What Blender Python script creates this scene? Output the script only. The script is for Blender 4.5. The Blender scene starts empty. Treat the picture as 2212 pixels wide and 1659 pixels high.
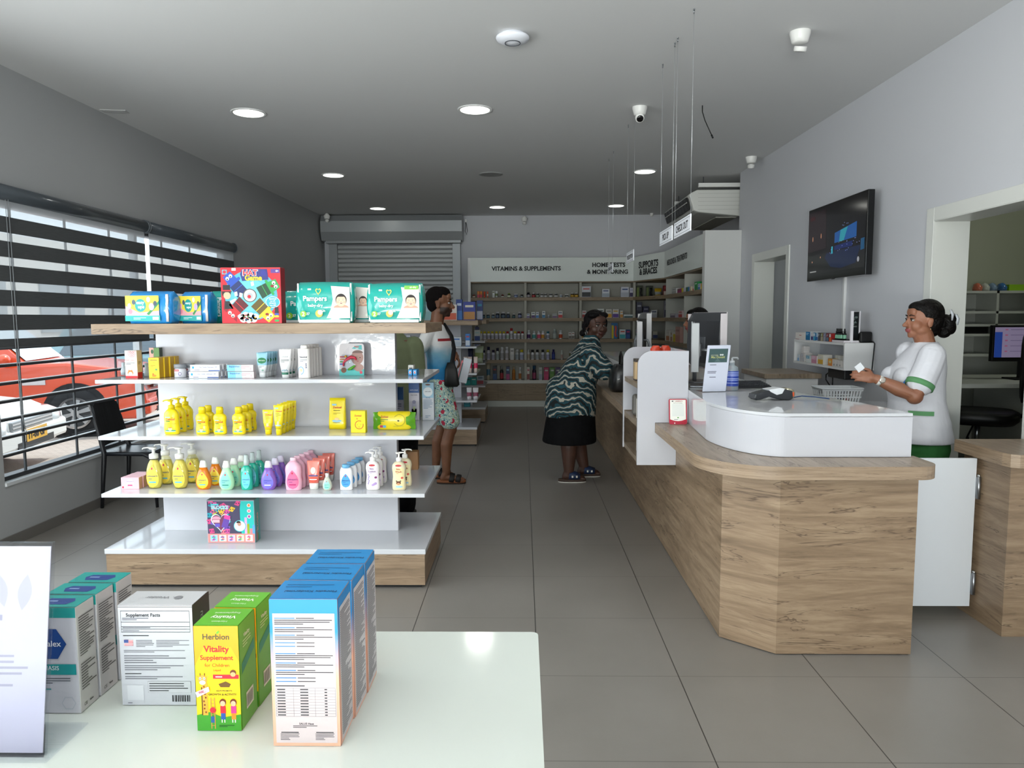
import bpy, bmesh, math, random
from mathutils import Matrix, Vector, Euler
random.seed(7)
SC = bpy.context.scene
COL = SC.collection
# ------------------------------------------------------------------ camera
FPX, PITCH, YAW, ROLL, EYE = 1573.66, .0901711, .0158097, -.0038335, 1.51859
cy_, sy_ = math.cos(YAW), math.sin(YAW)
FW = Vector((-sy_*math.cos(PITCH), cy_*math.cos(PITCH), -math.sin(PITCH)))
R0 = Vector((cy_, sy_, 0)); U0 = R0.cross(FW)
RT = R0*math.cos(ROLL)+U0*math.sin(ROLL); UP = -R0*math.sin(ROLL)+U0*math.cos(ROLL)
cam_d = bpy.data.cameras.new('camera'); cam = bpy.data.objects.new('camera', cam_d); COL.objects.link(cam)
cam_d.sensor_width = 36; cam_d.lens = FPX/2212*36; cam_d.clip_start = .05; cam_d.clip_end = 300
cam.matrix_world = Matrix(((RT.x, UP.x, -FW.x, 0), (RT.y, UP.y, -FW.y, 0), (RT.z, UP.z, -FW.z, EYE), (0, 0, 0, 1)))
SC.camera = cam
# ------------------------------------------------------------------ light
W = bpy.data.worlds.new('world'); SC.world = W; W.use_nodes = True
bg = W.node_tree.nodes['Background']; bg.inputs[0].default_value = (.80, .90, 1, 1); bg.inputs[1].default_value = 3.2
SC.view_settings.view_transform = 'Standard'; SC.view_settings.look = 'None'
SC.view_settings.exposure = -.28; SC.view_settings.gamma = 1; SC.view_settings.use_curve_mapping = False
def lamp(name, kind, loc, rot, power, size=None, size_y=None, color=(1, 1, 1), shape=None):
    d = bpy.data.lights.new(name, kind); d.energy = power; d.color = color
    if kind == 'AREA':
        d.shape = shape or 'RECTANGLE'; d.size = size
        if size_y: d.size_y = size_y
    if kind == 'SUN': d.angle = .01
    o = bpy.data.objects.new(name, d); COL.objects.link(o); o.location = loc; o.rotation_euler = rot
    return o
lamp('sun_light', 'SUN', (0, 0, 20), (math.radians(-22), math.radians(24), 0), 5.0, color=(1, .96, .9))
# daylight from the street, through the glazed shop front behind the camera
lamp('shopfront_daylight', 'AREA', (-1.3, -4.2, 1.75), (math.radians(90), 0, 0), 110, 4.2, 2.5, (.95, .98, 1))
lamp('street_bounce_light', 'AREA', (-1.3, -5.2, .25), (math.radians(132), 0, 0), 1900, 4.8, 2.0, (1, .97, .92))
lamp('added_window_fill', 'AREA', (-3.95, 2.3, 1.45), (0, math.radians(-97), 0), 150, 1.9, 3.9, (.97, .98, 1))  # added fill outside an invented window, brightens the counter's left side
po = lamp('window_portal', 'AREA', (-3.62, 6.66, 1.41), (0, math.radians(-90), 0), 1, 1.9, 3.8); po.data.cycles.is_portal = True
lamp('office_lamp', 'AREA', (4.2, 5.0, 3.05), (0, 0, 0), 9, .4, .4, (.95, 1, .85))
lamp('side_room_lamp', 'AREA', (4.2, 8.0, 3.05), (0, 0, 0), 7, .4, .4, (.9, 1, .95))
# ------------------------------------------------------------------ pixel to place (measuring helpers)
def ray(x, y): return FW*FPX+RT*(x-1106)-UP*(y-829.5)
CP = Vector((0, 0, EYE))
def onz(x, y, z): d = ray(x, y); return CP+d*((z-EYE)/d.z)
def ony(x, y, Y): d = ray(x, y); return CP+d*(Y/d.y)
def onx(x, y, X): d = ray(x, y); return CP+d*(X/d.x)
def ceil_z(Y): return 3.15+.0105*Y
# ------------------------------------------------------------------ materials
def lin(c):
    if isinstance(c, str):
        c = tuple(int(c[i:i+2], 16)/255 for i in (0, 2, 4))
    return tuple((v/12.92 if v <= .04045 else ((v+.055)/1.055)**2.4) for v in c)
MATS = {}
def mat(hexc, rough=.5, metal=0, trans=0, coat=0, emit=0, alpha=1, sss=0, ior=1.45, name=None):
    key = (hexc, rough, metal, trans, coat, emit, alpha, sss)
    if key in MATS: return MATS[key]
    m = bpy.data.materials.new(name or 'paint_'+hexc); m.use_nodes = True
    b = m.node_tree.nodes['Principled BSDF']; c = lin(hexc)
    b.inputs['Base Color'].default_value = (*c, 1); b.inputs['Roughness'].default_value = rough
    b.inputs['Metallic'].default_value = metal; b.inputs['IOR'].default_value = ior
    b.inputs['Transmission Weight'].default_value = trans; b.inputs['Coat Weight'].default_value = coat
    b.inputs['Coat Roughness'].default_value = .05; b.inputs['Alpha'].default_value = alpha
    if sss:
        b.inputs['Subsurface Weight'].default_value = sss; b.inputs['Subsurface Scale'].default_value = .01
    if emit:
        b.inputs['Emission Color'].default_value = (*c, 1); b.inputs['Emission Strength'].default_value = emit
    MATS[key] = m; return m
class NT:
    def __init__(s, name, rough=.5):
        s.m = bpy.data.materials.new(name); s.m.use_nodes = True; s.t = s.m.node_tree
        s.b = s.t.nodes['Principled BSDF']; s.b.inputs['Roughness'].default_value = rough
    def n(s, typ, **kw):
        nd = s.t.nodes.new(typ)
        for k, v in kw.items():
            if k.startswith('i_'):
                k2 = k[2:].replace('_', ' ')
                nd.inputs[int(k2) if k2.isdigit() else k2].default_value = v
            else: setattr(nd, k, v)
        return nd
    def l(s, a, b): s.t.links.new(a, b)
    def coords(s, scale=(1, 1, 1), kind='Object', rot=(0, 0, 0), loc=(0, 0, 0)):
        tc = s.n('ShaderNodeTexCoord'); mp = s.n('ShaderNodeMapping')
        mp.inputs['Scale'].default_value = scale; mp.inputs['Rotation'].default_value = rot; mp.inputs['Location'].default_value = loc
        s.l(tc.outputs[kind], mp.inputs[0]); return mp.outputs[0]
    def ramp(s, fac, stops, interp='LINEAR'):
        r = s.n('ShaderNodeValToRGB'); r.color_ramp.interpolation = interp
        e = r.color_ramp.elements
        while len(e) < len(stops): e.new(.5)
        for i, (p, c) in enumerate(stops):
            e[i].position = p; e[i].color = (*lin(c), 1)
        s.l(fac, r.inputs[0]); return r.outputs[0]
    def math(s, op, a, b=None, c=None):
        m = s.n('ShaderNodeMath', operation=op)
        for i, v in enumerate((a, b, c)):
            if v is None: continue
            if isinstance(v, (int, float)): m.inputs[i].default_value = v
            else: s.l(v, m.inputs[i])
        return m.outputs[0]
    def mix(s, fac, a, b):
        m = s.n('ShaderNodeMix', data_type='RGBA')
        for i, v in ((0, fac), (6, a), (7, b)):
            if isinstance(v, (int, float)): m.inputs[i].default_value = v
            elif isinstance(v, str): m.inputs[i].default_value = (*lin(v), 1)
            else: s.l(v, m.inputs[i])
        return m.outputs[2]
    def bump(s, h, strength=.1, dist=.01):
        b = s.n('ShaderNodeBump'); b.inputs['Strength'].default_value = strength; b.inputs['Distance'].default_value = dist
        s.l(h, b.inputs['Height']); s.l(b.outputs[0], s.b.inputs['Normal'])
    def color(s, o): s.l(o, s.b.inputs['Base Color'])
def wood_mat(name, scale, c0='725e49', c1='8c755d', c2='a18a70', rough=.42, rot=(0, 0, 0)):
    k = NT(name, rough); v = k.coords(scale, rot=rot)
    n1 = k.n('ShaderNodeTexNoise'); n1.inputs['Scale'].default_value = 1.0; n1.inputs['Detail'].default_value = 5; n1.inputs['Roughness'].default_value = .62; n1.inputs['Distortion'].default_value = 1.4; k.l(v, n1.inputs[0])
    n2 = k.n('ShaderNodeTexNoise'); n2.inputs['Scale'].default_value = 4.5; n2.inputs['Detail'].default_value = 6; n2.inputs['Roughness'].default_value = .7; n2.inputs['Distortion'].default_value = .6; k.l(v, n2.inputs[0])
    f = k.math('ADD', k.math('MULTIPLY', n1.outputs[0], .65), k.math('MULTIPLY', n2.outputs[0], .35))
    c = k.ramp(f, [(.34, c0), (.48, c1), (.62, c2)])
    n3 = k.n('ShaderNodeTexNoise'); n3.inputs['Scale'].default_value = 1.1; n3.inputs['Detail'].default_value = 4; n3.inputs['Roughness'].default_value = .6; n3.inputs['Distortion'].default_value = 1.1; k.l(v, n3.inputs[0])
    streak = k.ramp(n3.outputs[0], [(.575, '000000'), (.59, 'ffffff'), (.605, '000000'), (.66, '000000'), (.67, 'aaaaaa'), (.68, '000000')])
    k.color(k.mix(k.math('MULTIPLY', streak, .75), c, '4a382a'))
    k.bump(f, .08, .002); return k.m
WOOD = wood_mat('oak_laminate_front', (1.3, 1.3, 13))
WOODT = wood_mat('oak_laminate_top', (13, 1.5, 2), '7d6d5d', '94836f', 'a59482', .38)
WOODE = wood_mat('oak_laminate_edge', (2, 2, 60), '7d6a56', '98826b', 'a8927a', .45)
WOODD = wood_mat('oak_laminate_cabinet', (1.3, 1.3, 14), '77654f', '88755d', '978369', .5)
def gloss_mat(name, c, rough=.07, peel=.04, sc=24):
    k = NT(name, rough); k.b.inputs['Base Color'].default_value = (*lin(c), 1)
    n = k.n('ShaderNodeTexNoise'); n.inputs['Scale'].default_value = sc; n.inputs['Detail'].default_value = 3
    k.l(k.coords(), n.inputs[0]); k.bump(n.outputs[0], peel, .01); return k.m
GLOSS = gloss_mat('white_gloss_laminate', 'c6c6cc')
SHELF = gloss_mat('white_gloss_shelf', 'cdced2', .06, .012, 9)
TABLE = gloss_mat('white_table_lacquer', 'd2d8d2', .10, .01, 9)
WHITE = mat('e8e8e8', .4); OFFW = mat('d8d6cf', .5); BLACK = mat('0b0b0c', .45); DARK = mat('1c1d20', .4)
def paint_mat(name, c, rough=.7, sc=60, st=.05):
    k = NT(name, rough); n = k.n('ShaderNodeTexNoise'); n.inputs['Scale'].default_value = 1.1; n.inputs['Detail'].default_value = 3
    v = k.coords(); k.l(v, n.inputs[0])
    base = lin(c); k.color(k.mix(k.math('MULTIPLY', n.outputs[0], .06), c, 'c8c8c8'))
    n2 = k.n('ShaderNodeTexNoise'); n2.inputs['Scale'].default_value = sc; k.l(v, n2.inputs[0]); k.bump(n2.outputs[0], st, .002); return k.m
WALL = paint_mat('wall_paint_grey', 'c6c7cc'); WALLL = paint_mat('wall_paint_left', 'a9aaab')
CEIL = paint_mat('ceiling_paint', 'd6d6d6'); OFFICE = paint_mat('office_wall_paint', '9c9f8c'); TRIM = mat('d6d7d2', .35)
CHROME = mat('d0d2d5', .18, 1); STEEL = mat('a0a2a6', .32, 1)
def glass_mat(name, tint=(1, 1, 1), refl=.9):
    m = bpy.data.materials.new(name); m.use_nodes = True; t = m.node_tree; t.nodes.clear()
    o = t.nodes.new('ShaderNodeOutputMaterial'); mx = t.nodes.new('ShaderNodeMixShader'); tr = t.nodes.new('ShaderNodeBsdfTransparent')
    gl = t.nodes.new('ShaderNodeBsdfGlossy'); fr = t.nodes.new('ShaderNodeFresnel'); mu = t.nodes.new('ShaderNodeMath'); mu.operation = 'MULTIPLY'
    gl.inputs['Roughness'].default_value = .02; tr.inputs[0].default_value = (*tint, 1); fr.inputs[0].default_value = 1.5; mu.inputs[1].default_value = refl; t.links.new(fr.outputs[0], mu.inputs[0])
    ge = t.nodes.new('ShaderNodeNewGeometry'); su = t.nodes.new('ShaderNodeMath'); su.operation = 'SUBTRACT'; su.inputs[0].default_value = 1; t.links.new(ge.outputs['Backfacing'], su.inputs[1])
    m2 = t.nodes.new('ShaderNodeMath'); m2.operation = 'MULTIPLY'; t.links.new(mu.outputs[0], m2.inputs[0]); t.links.new(su.outputs[0], m2.inputs[1]); mu = m2
    t.links.new(mu.outputs[0], mx.inputs[0]); t.links.new(tr.outputs[0], mx.inputs[1]); t.links.new(gl.outputs[0], mx.inputs[2]); t.links.new(mx.outputs[0], o.inputs[0])
    return m
PANE = glass_mat('window_glass', (.93, .96, .96)); ACRYL = glass_mat('clear_acrylic', (.95, .96, .98))
# ------------------------------------------------------------------ mesh builder
TEXTS = {}
def text_geo(s, bold=0.0):
    if (s, bold) in TEXTS: return TEXTS[(s, bold)]
    cu = bpy.data.curves.new('t', 'FONT'); cu.body = s; cu.align_x = 'CENTER'; cu.align_y = 'CENTER'; cu.offset = bold; cu.resolution_u = 3
    ob = bpy.data.objects.new('t', cu); COL.objects.link(ob)
    dg = bpy.context.evaluated_depsgraph_get(); dg.update()
    me = bpy.data.meshes.new_from_object(ob.evaluated_get(dg))
    r = ([v.co.copy() for v in me.vertices], [tuple(p.vertices) for p in me.polygons])
    bpy.data.objects.remove(ob); bpy.data.curves.remove(cu); bpy.data.meshes.remove(me)
    xs = [v.x for v in r[0]] or [0]; ys = [v.y for v in r[0]] or [0]
    r = (r[0], r[1], max(xs)-min(xs), max(ys)-min(ys), (max(xs)+min(xs))/2, (max(ys)+min(ys))/2)
    TEXTS[(s, bold)] = r; return r
class MB:
    def __init__(s): s.bm = bmesh.new(); s.mats = []; s.X = Matrix()
    def slot(s, m):
        if m not in s.mats: s.mats.append(m)
        return s.mats.index(m)
    def raw(s, vs, fs, m, smooth=False):
        k = s.slot(m); nv = [s.bm.verts.new(s.X @ Vector(v)) for v in vs]
        for f in fs:
            try: fc = s.bm.faces.new([nv[i] for i in f])
            except ValueError: continue
            fc.material_index = k; fc.smooth = smooth
        return s
    def take(s, tb, m, smooth=False, mm=None):
        tb.verts.index_update(); mm = mm or Matrix()
        s.raw([mm @ v.co for v in tb.verts], [[v.index for v in f.verts] for f in tb.faces], m, smooth); tb.free(); return s
    def box(s, x0, x1, y0, y1, z0, z1, m, bev=0, seg=2, mm=None):
        tb = bmesh.new(); bmesh.ops.create_cube(tb, size=1)
        for v in tb.verts: v.co = Vector(((x0+x1)/2+v.co.x*(x1-x0), (y0+y1)/2+v.co.y*(y1-y0), (z0+z1)/2+v.co.z*(z1-z0)))
        if bev: bmesh.ops.bevel(tb, geom=tb.edges[:], offset=bev, segments=seg, profile=.5, affect='EDGES')
        return s.take(tb, m, False, mm)
    def loft(s, secs, m, n=24, e=2.0, caps=True, smooth=True):
        # secs: (z, cx, cy, a, b[, exponent])
        vs = []; fs = []
        for sc in secs:
            z, cx, cy, a, b = sc[:5]; ee = sc[5] if len(sc) > 5 else e
            for i in range(n):
                t = 2*math.pi*i/n; c = math.cos(t); d = math.sin(t)
                vs.append((cx+a*math.copysign(abs(c)**(2/ee), c), cy+b*math.copysign(abs(d)**(2/ee), d), z))
        for k in range(len(secs)-1):
            for i in range(n):
                j = (i+1) % n; fs.append((k*n+i, k*n+j, (k+1)*n+j, (k+1)*n+i))
        if caps: fs.append(tuple(reversed(range(n)))); fs.append(tuple((len(secs)-1)*n+i for i in range(n)))
        return s.raw(vs, fs, m, smooth)
    def lathe(s, prof, m, n=24, cx=0, cy=0, caps=True): return s.loft([(z, cx, cy, r, r) for r, z in prof], m, n, 2, caps)
    def tube(s, pts, r, m, n=10, ry=None, caps=True, flat=None):
        pts = [Vector(p) for p in pts]; N = len(pts); rs = r if isinstance(r, (list, tuple)) else [r]*N
        vs = []; fs = []; prev = None
        for i, p in enumerate(pts):
            t = (pts[min(i+1, N-1)]-pts[max(i-1, 0)]).normalized()
            if prev is None:
                up = Vector(flat) if flat else (Vector((0, 0, 1)) if abs(t.z) < .9 else Vector((0, 1, 0)))
                a = t.cross(up).normalized()
            else: a = (prev-t*prev.dot(t)).normalized()
            prev = a; b = t.cross(a); q = rs[i]; ra, rb = q if isinstance(q, (tuple, list)) else (q, q*(ry or 1))
            for k in range(n):
                w = 2*math.pi*k/n; vs.append(p+a*math.cos(w)*ra+b*math.sin(w)*rb)
        for i in range(N-1):
            for k in range(n):
                j = (k+1) % n; fs.append((i*n+k, i*n+j, (i+1)*n+j, (i+1)*n+k))
        if caps: fs.append(tuple(reversed(range(n)))); fs.append(tuple((N-1)*n+k for k in range(n)))
        return s.raw(vs, fs, m, True)
    def ball(s, c, r, m, n=16, mm=None):
        tb = bmesh.new(); bmesh.ops.create_uvsphere(tb, u_segments=n, v_segments=max(8, n*2//3), radius=1)
        rr = r if isinstance(r, (tuple, list)) else (r, r, r)
        for v in tb.verts: v.co = Vector((v.co.x*rr[0], v.co.y*rr[1], v.co.z*rr[2]))
        T = Matrix.Translation(c) @ (mm or Matrix())
        return s.take(tb, m, True, T)
    def prism(s, poly, z0, z1, m, bev=0, side=None, seg=2):
        tb = bmesh.new(); lo = [tb.verts.new((x, y, z0)) for x, y in poly]
        f = tb.faces.new(lo); r = bmesh.ops.extrude_face_region(tb, geom=[f])
        for v in [g for g in r['geom'] if isinstance(g, bmesh.types.BMVert)]: v.co.z = z1
        bmesh.ops.recalc_face_normals(tb, faces=tb.faces[:])
        if bev:
            es = [e for e in tb.edges if abs(e.verts[0].co.z-e.verts[1].co.z) < 1e-6]
            bmesh.ops.bevel(tb, geom=es, offset=bev, segments=seg, profile=.5, affect='EDGES')
        if side is None: return s.take(tb, m)
        tb.verts.index_update(); tb.normal_update()
        k0, k1 = s.slot(m), s.slot(side); nv = [s.bm.verts.new(s.X @ v.co) for v in tb.verts]
        for f in tb.faces:
            fc = s.bm.faces.new([nv[v.index] for v in f.verts]); fc.material_index = k0 if abs(f.normal.z) > .7 else k1
        tb.free(); return s
    def slab_y(s, poly, y0, y1, m, bev=0):          # outline in x,z extruded along y
        o = s.X.copy(); s.X = s.X @ Matrix(((1, 0, 0, 0), (0, 0, 1, 0), (0, 1, 0, 0), (0, 0, 0, 1)))
        s.prism(poly, y0, y1, m, bev); s.X = o; return s
    def slab_x(s, poly, x0, x1, m, bev=0):          # outline in y,z extruded along x
        o = s.X.copy(); s.X = s.X @ Matrix(((0, 0, 1, 0), (1, 0, 0, 0), (0, 1, 0, 0), (0, 0, 0, 1)))
        s.prism(poly, x0, x1, m, bev); s.X = o; return s
    def rect(s, x0, x1, z0, z1, m, y=0.0): return s.raw([(x0, y, z0), (x1, y, z0), (x1, y, z1), (x0, y, z1)], [(0, 1, 2, 3)], m)
    def poly(s, pts, m, y=0.0): return s.raw([(x, y, z) for x, z in pts], [tuple(range(len(pts)))], m)
    def disc(s, cx, cz, rx, rz, m, y=0.0, n=20, a0=0, a1=360):
        return s.poly([(cx+rx*math.cos(math.radians(a0+(a1-a0)*i/n)), cz+rz*math.sin(math.radians(a0+(a1-a0)*i/n))) for i in range(n if a1-a0 == 360 else n+1)], m, y)
    def text(s, t, cx, cz, w, h, m, y=0.0, bold=0.0, bend=None, rot=0.0):
        vs, fs, tw, th, ox, oy = text_geo(t, bold)
        if not vs: return s
        k = min(w/tw, h/th) if h else w/tw; c, d = math.cos(rot), math.sin(rot); out = []
        sx = w/tw if h and h < 0 else k
        for v in vs:
            x, z = (v.x-ox)*k, (v.y-oy)*k; x, z = cx+x*c-z*d, cz+x*d+z*c
            out.append((x, (bend(x, z)+y) if bend else y, z))
        return s.raw(out, fs, m)
    def lines(s, x0, x1, z0, z1, n, m, y=0.0, fill=.45, seed=0, bend=None):
        rnd = random.Random(seed); dz = (z1-z0)/n
        for i in range(n):
            z = z1-(i+.5)*dz; xr = x1-(x1-x0)*rnd.choice((0, 0, .04, .1, .3, .55) if i < n-1 else (.5,))
            if bend:
                vs = []; K = 6
                for j in range(K+1):
                    x = x0+(xr-x0)*j/K; vs += [(x, bend(x, z)+y, z-dz*fill/2), (x, bend(x, z)+y, z+dz*fill/2)]
                s.raw(vs, [(2*j, 2*j+2, 2*j+3, 2*j+1) for j in range(K)], m)
            else: s.rect(x0, xr, z-dz*fill/2, z+dz*fill/2, m, y)
        return s
    def build(s, name, parent=None, loc=(0, 0, 0), rot=(0, 0, 0), fix=False):
        if fix: bmesh.ops.recalc_face_normals(s.bm, faces=s.bm.faces[:])
        me = bpy.data.meshes.new(name); s.bm.to_mesh(me); s.bm.free()
        for m in s.mats: me.materials.append(m)
        o = bpy.data.objects.new(name, me); COL.objects.link(o); o.location = loc; o.rotation_euler = rot
        if parent: o.parent = parent
        return o
# ------------------------------------------------------------------ things
def tag(o, label, cat, group=None, kind=None):
    o['label'] = label; o['category'] = cat
    if group: o['group'] = group
    if kind: o['kind'] = kind
    return o
def thing(name, label, cat, loc=(0, 0, 0), rz=0, group=None, rot=None):
    o = bpy.data.objects.new(name, None); COL.objects.link(o); o.empty_display_size = .05
    o.location = loc; o.rotation_euler = rot or (0, 0, rz); return tag(o, label, cat, group)
KIDS = {}
def copy_tree(o, parent=None):
    c = o.copy(); COL.objects.link(c); c.parent = parent
    for ch in list(o.children): copy_tree(ch, c)
    return c
def row(root, n, dy, labels, dx=0, jitter=.003, dz=0):
    """the first thing stays, the rest stand behind it"""
    r = random.Random(len(labels[0])); out = [root]
    for i in range(1, n):
        c = copy_tree(root); c.location = root.location+Vector((dx*i+r.uniform(-jitter, jitter), dy*i, dz*i))
        c.rotation_euler.z += r.uniform(-.04, .04); c['label'] = labels[i]; out.append(c)
    root['label'] = labels[0]; return out
def struct(o): o['kind'] = 'structure'; return o
PI = math.pi
# ------------------------------------------------------------------ the room
XL, XR, YB, YF = -3.455, 2.61, 12.8, -3.7
def tile_mat():
    k = NT('grey_floor_tile', .32); v = k.coords(kind='Object')
    sep = k.n('ShaderNodeSeparateXYZ'); k.l(v, sep.inputs[0])
    def groove(o, off, w):
        f = k.math('FRACT', k.math('DIVIDE', k.math('SUBTRACT', o, off-60), .6))
        d = k.math('ABSOLUTE', k.math('SUBTRACT', f, .5)); return k.math('GREATER_THAN', d, .5-w/.6/2)
    gx = groove(sep.outputs[0], .0562, .0042); gy = groove(sep.outputs[1], 2.3821, .0028)
    n = k.n('ShaderNodeTexNoise'); n.inputs['Scale'].default_value = 1.6; n.inputs['Detail'].default_value = 6; n.inputs['Roughness'].default_value = .6; k.l(v, n.inputs[0])
    n2 = k.n('ShaderNodeTexNoise'); n2.inputs['Scale'].default_value = 220; k.l(v, n2.inputs[0])
    c = k.ramp(k.math('ADD', k.math('MULTIPLY', n.outputs[0], .85), k.math('MULTIPLY', n2.outputs[0], .15)), [(.3, '807b75'), (.7, '8c8781')])
    c = k.mix(k.math('MULTIPLY', gy, .85), c, '4a4744'); c = k.mix(k.math('MULTIPLY', gx, .92), c, '2c2a29'); k.color(c)
    rr = k.math('ADD', .27, k.math('MULTIPLY', n.outputs[0], .16)); k.l(rr, k.b.inputs['Roughness'])
    k.bump(k.math('SUBTRACT', k.math('MULTIPLY', n2.outputs[0], .05), k.math('ADD', gx, gy)), .12, .002); return k.m
b = MB(); b.box(XL-.15, 6.0, YF-.3, YB+.15, -.2, 0, tile_mat()); struct(b.build('floor'))
b = MB(); b.raw([(x, y, ceil_z(y)+dz) for dz in (0, .2) for x, y in ((XL-.15, YF-.3), (6.0, YF-.3), (6.0, YB+.15), (XL-.15, YB+.15))],
    [(3, 2, 1, 0), (4, 5, 6, 7), (0, 1, 5, 4), (1, 2, 6, 5), (2, 3, 7, 6), (3, 0, 4, 7)], CEIL); struct(b.build('ceiling'))
WY0, WY1, WZ0, WZ1 = 4.72, 8.62, .43, 2.42
b = MB()
b.box(XL-.15, XL, YF, .30, 0, 3.3, WALLL); b.box(XL-.15, XL, 4.25, WY0, 0, 3.3, WALLL); b.box(XL-.15, XL, .30, 4.25, 0, WZ0, WALLL); b.box(XL-.15, XL, .30, 4.25, WZ1, 3.3, WALLL); b.box(XL-.15, XL, WY1, YB, 0, 3.3, WALLL)  # includes an opening for the added window out of view
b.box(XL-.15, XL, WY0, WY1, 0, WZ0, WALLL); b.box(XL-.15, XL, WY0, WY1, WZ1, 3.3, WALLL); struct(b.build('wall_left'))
b = MB(); b.box(XL, 3.2, YB, YB+.15, 0, 3.35, WALL); struct(b.build('wall_back'))
A0, A1, AZ = 7.33, 8.32, 2.14; B0, B1, BZ = 3.80, 4.72, 2.12; JY = 8.98
b = MB(); T = .20
b.box(XR, XR+T, YF, B0, 0, 3.3, WALL); b.box(XR, XR+T, B0, B1, BZ, 3.3, WALL); b.box(XR, XR+T, B1, A0, 0, 3.3, WALL)
b.box(XR, XR+T, A0, A1, AZ, 3.3, WALL); b.box(XR, XR+T, A1, JY, 0, 3.3, WALL); b.box(XR+T, 3.2, JY-.12, JY, 0, 3.3, WALL); b.box(3.05, 3.2, JY, YB, 0, 3.35, WALL)
struct(b.build('wall_right'))
b = MB()
b.box(XL, XR, YF-.15, YF, 2.95, 3.3, WALL); b.box(XL, -3.25, YF-.15, YF, 0, 2.95, WALL); b.box(.75, XR, YF-.15, YF, 0, 2.95, WALL); b.box(-3.25, .75, YF-.15, YF, 0, .45, WALL); struct(b.build('wall_front'))
b = MB(); al = mat('8d9094', .35, .6)
for x in (-3.25, -1.95, -.6, .70): b.box(x, x+.05, YF-.11, YF-.05, .45, 2.95, al)
for z in (.45, 2.9): b.box(-3.25, .75, YF-.11, YF-.05, z, z+.05, al)
fw = struct(b.build('window_2')); b = MB(); b.box(-3.2, .7, YF-.085, YF-.08, .5, 2.9, PANE); b.build('pane', fw)
for nm, y0, y1, z1 in (('door_1', B0, B1, BZ), ('door_2', A0, A1, AZ)):
    b = MB(); w = .085
    b.box(XR-.012, XR+T+.012, y0-.02, y0+.004, 0, z1-.004, TRIM); b.box(XR-.012, XR+T+.012, y1-.004, y1+.02, 0, z1-.004, TRIM); b.box(XR-.012, XR+T+.012, y0, y1, z1-.004, z1+.02, TRIM, .004)
    for x0 in (XR-.014, XR+T):
        b.box(x0, x0+.014, y0-w, y0-.001, 0, z1+w, TRIM, .003); b.box(x0, x0+.014, y1+.001, y1+w, 0, z1+w, TRIM, .003); b.box(x0, x0+.014, y0, y1, z1+.001, z1+w, TRIM, .003)
    struct(b.build(nm))
bb = mat('6f6b67', .45)
b = MB(); b.box(XL, XL+.012, YF, YB, 0, .075, bb, .002); struct(b.build('baseboard_left'))
b = MB(); b.box(XR-.012, XR, YF, B0-.09, 0, .075, bb, .002); b.box(XR-.012, XR, B1+.09, A0-.09, 0, .075, bb, .002); b.box(XR-.012, XR, A1+.09, JY-.2, 0, .075, bb, .002); struct(b.build('baseboard_right'))
b = MB(); b.box(XL+.02, -.95, YB-.012, YB, 0, .075, bb, .002); struct(b.build('baseboard_back'))
# rooms behind the two doors
b = MB(); b.box(XR+T, 5.9, 6.25, 6.4, 0, 3.2, OFFICE); b.box(5.9, 6.0, 2.4, 9.5, 0, 3.2, OFFICE); b.box(XR+T, 5.9, 2.4, 2.5, 0, 3.2, OFFICE); struct(b.build('wall_office'))
b = MB(); b.box(XR+T, 5.9, 9.25, 9.4, 0, 3.25, paint_mat('side_room_paint', '77867e')); struct(b.build('wall_side_room'))
# ---- windows in the left wall; the nearer, unseen one is added for light
b = MB(); fr = mat('cfd1d3', .35)
for y in (.30, 2.25, 4.20): b.box(XL-.11, XL-.05, y, y+.05, WZ0, WZ1, fr, .003)
for z in (WZ0, WZ1-.05): b.box(XL-.11, XL-.05, .30, 4.25, z, z+.05, fr, .003)
w3 = struct(b.build('added_window')); b = MB(); b.box(XL-.085, XL-.08, .35, 4.2, WZ0+.05, WZ1-.05, PANE); b.build('pane', w3)  # unseen window, added to let light onto the counter's left side
b = MB(); fr = mat('cfd1d3', .35); dk = mat('2a2b2d', .4)
for y in (WY0, 6.60, WY1-.05): b.box(XL-.11, XL-.05, y, y+.05, WZ0, WZ1, fr, .003)
for z in (WZ1-.05, 2.28): b.box(XL-.11, XL-.05, WY0, WY1, z, z+.05, fr, .003)
b.box(XL-.12, XL-.04, WY0, WY1, WZ0, WZ0+.035, dk, .003); b.box(XL-.10, XL+.012, WY0, WY1, WZ0-.02, WZ0+.006, fr, .003)
wn = struct(b.build('window_1'))
b = MB(); b.box(XL-.085, XL-.08, WY0+.05, WY1-.05, WZ0+.03, 2.28, PANE); b.build('pane', wn)
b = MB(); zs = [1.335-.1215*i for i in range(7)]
for z in zs: b.box(XL-.058, XL-.03, WY0+.005, WY1-.005, z-.011, z+.006, mat('3a3c3f', .35), .002); b.box(XL-.058, XL-.03, WY0+.005, WY1-.005, z+.007, z+.012, fr)  # pale strip paints the highlight along each bar's top
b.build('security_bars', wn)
b = MB()
for y in (5.00, 5.60, 6.2, 7.1, 7.7): b.box(XL-.062, XL-.050, y, y+.016, WZ0+.02, 2.3, mat('45484b', .4))
b.build('bar_posts', wn)
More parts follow.
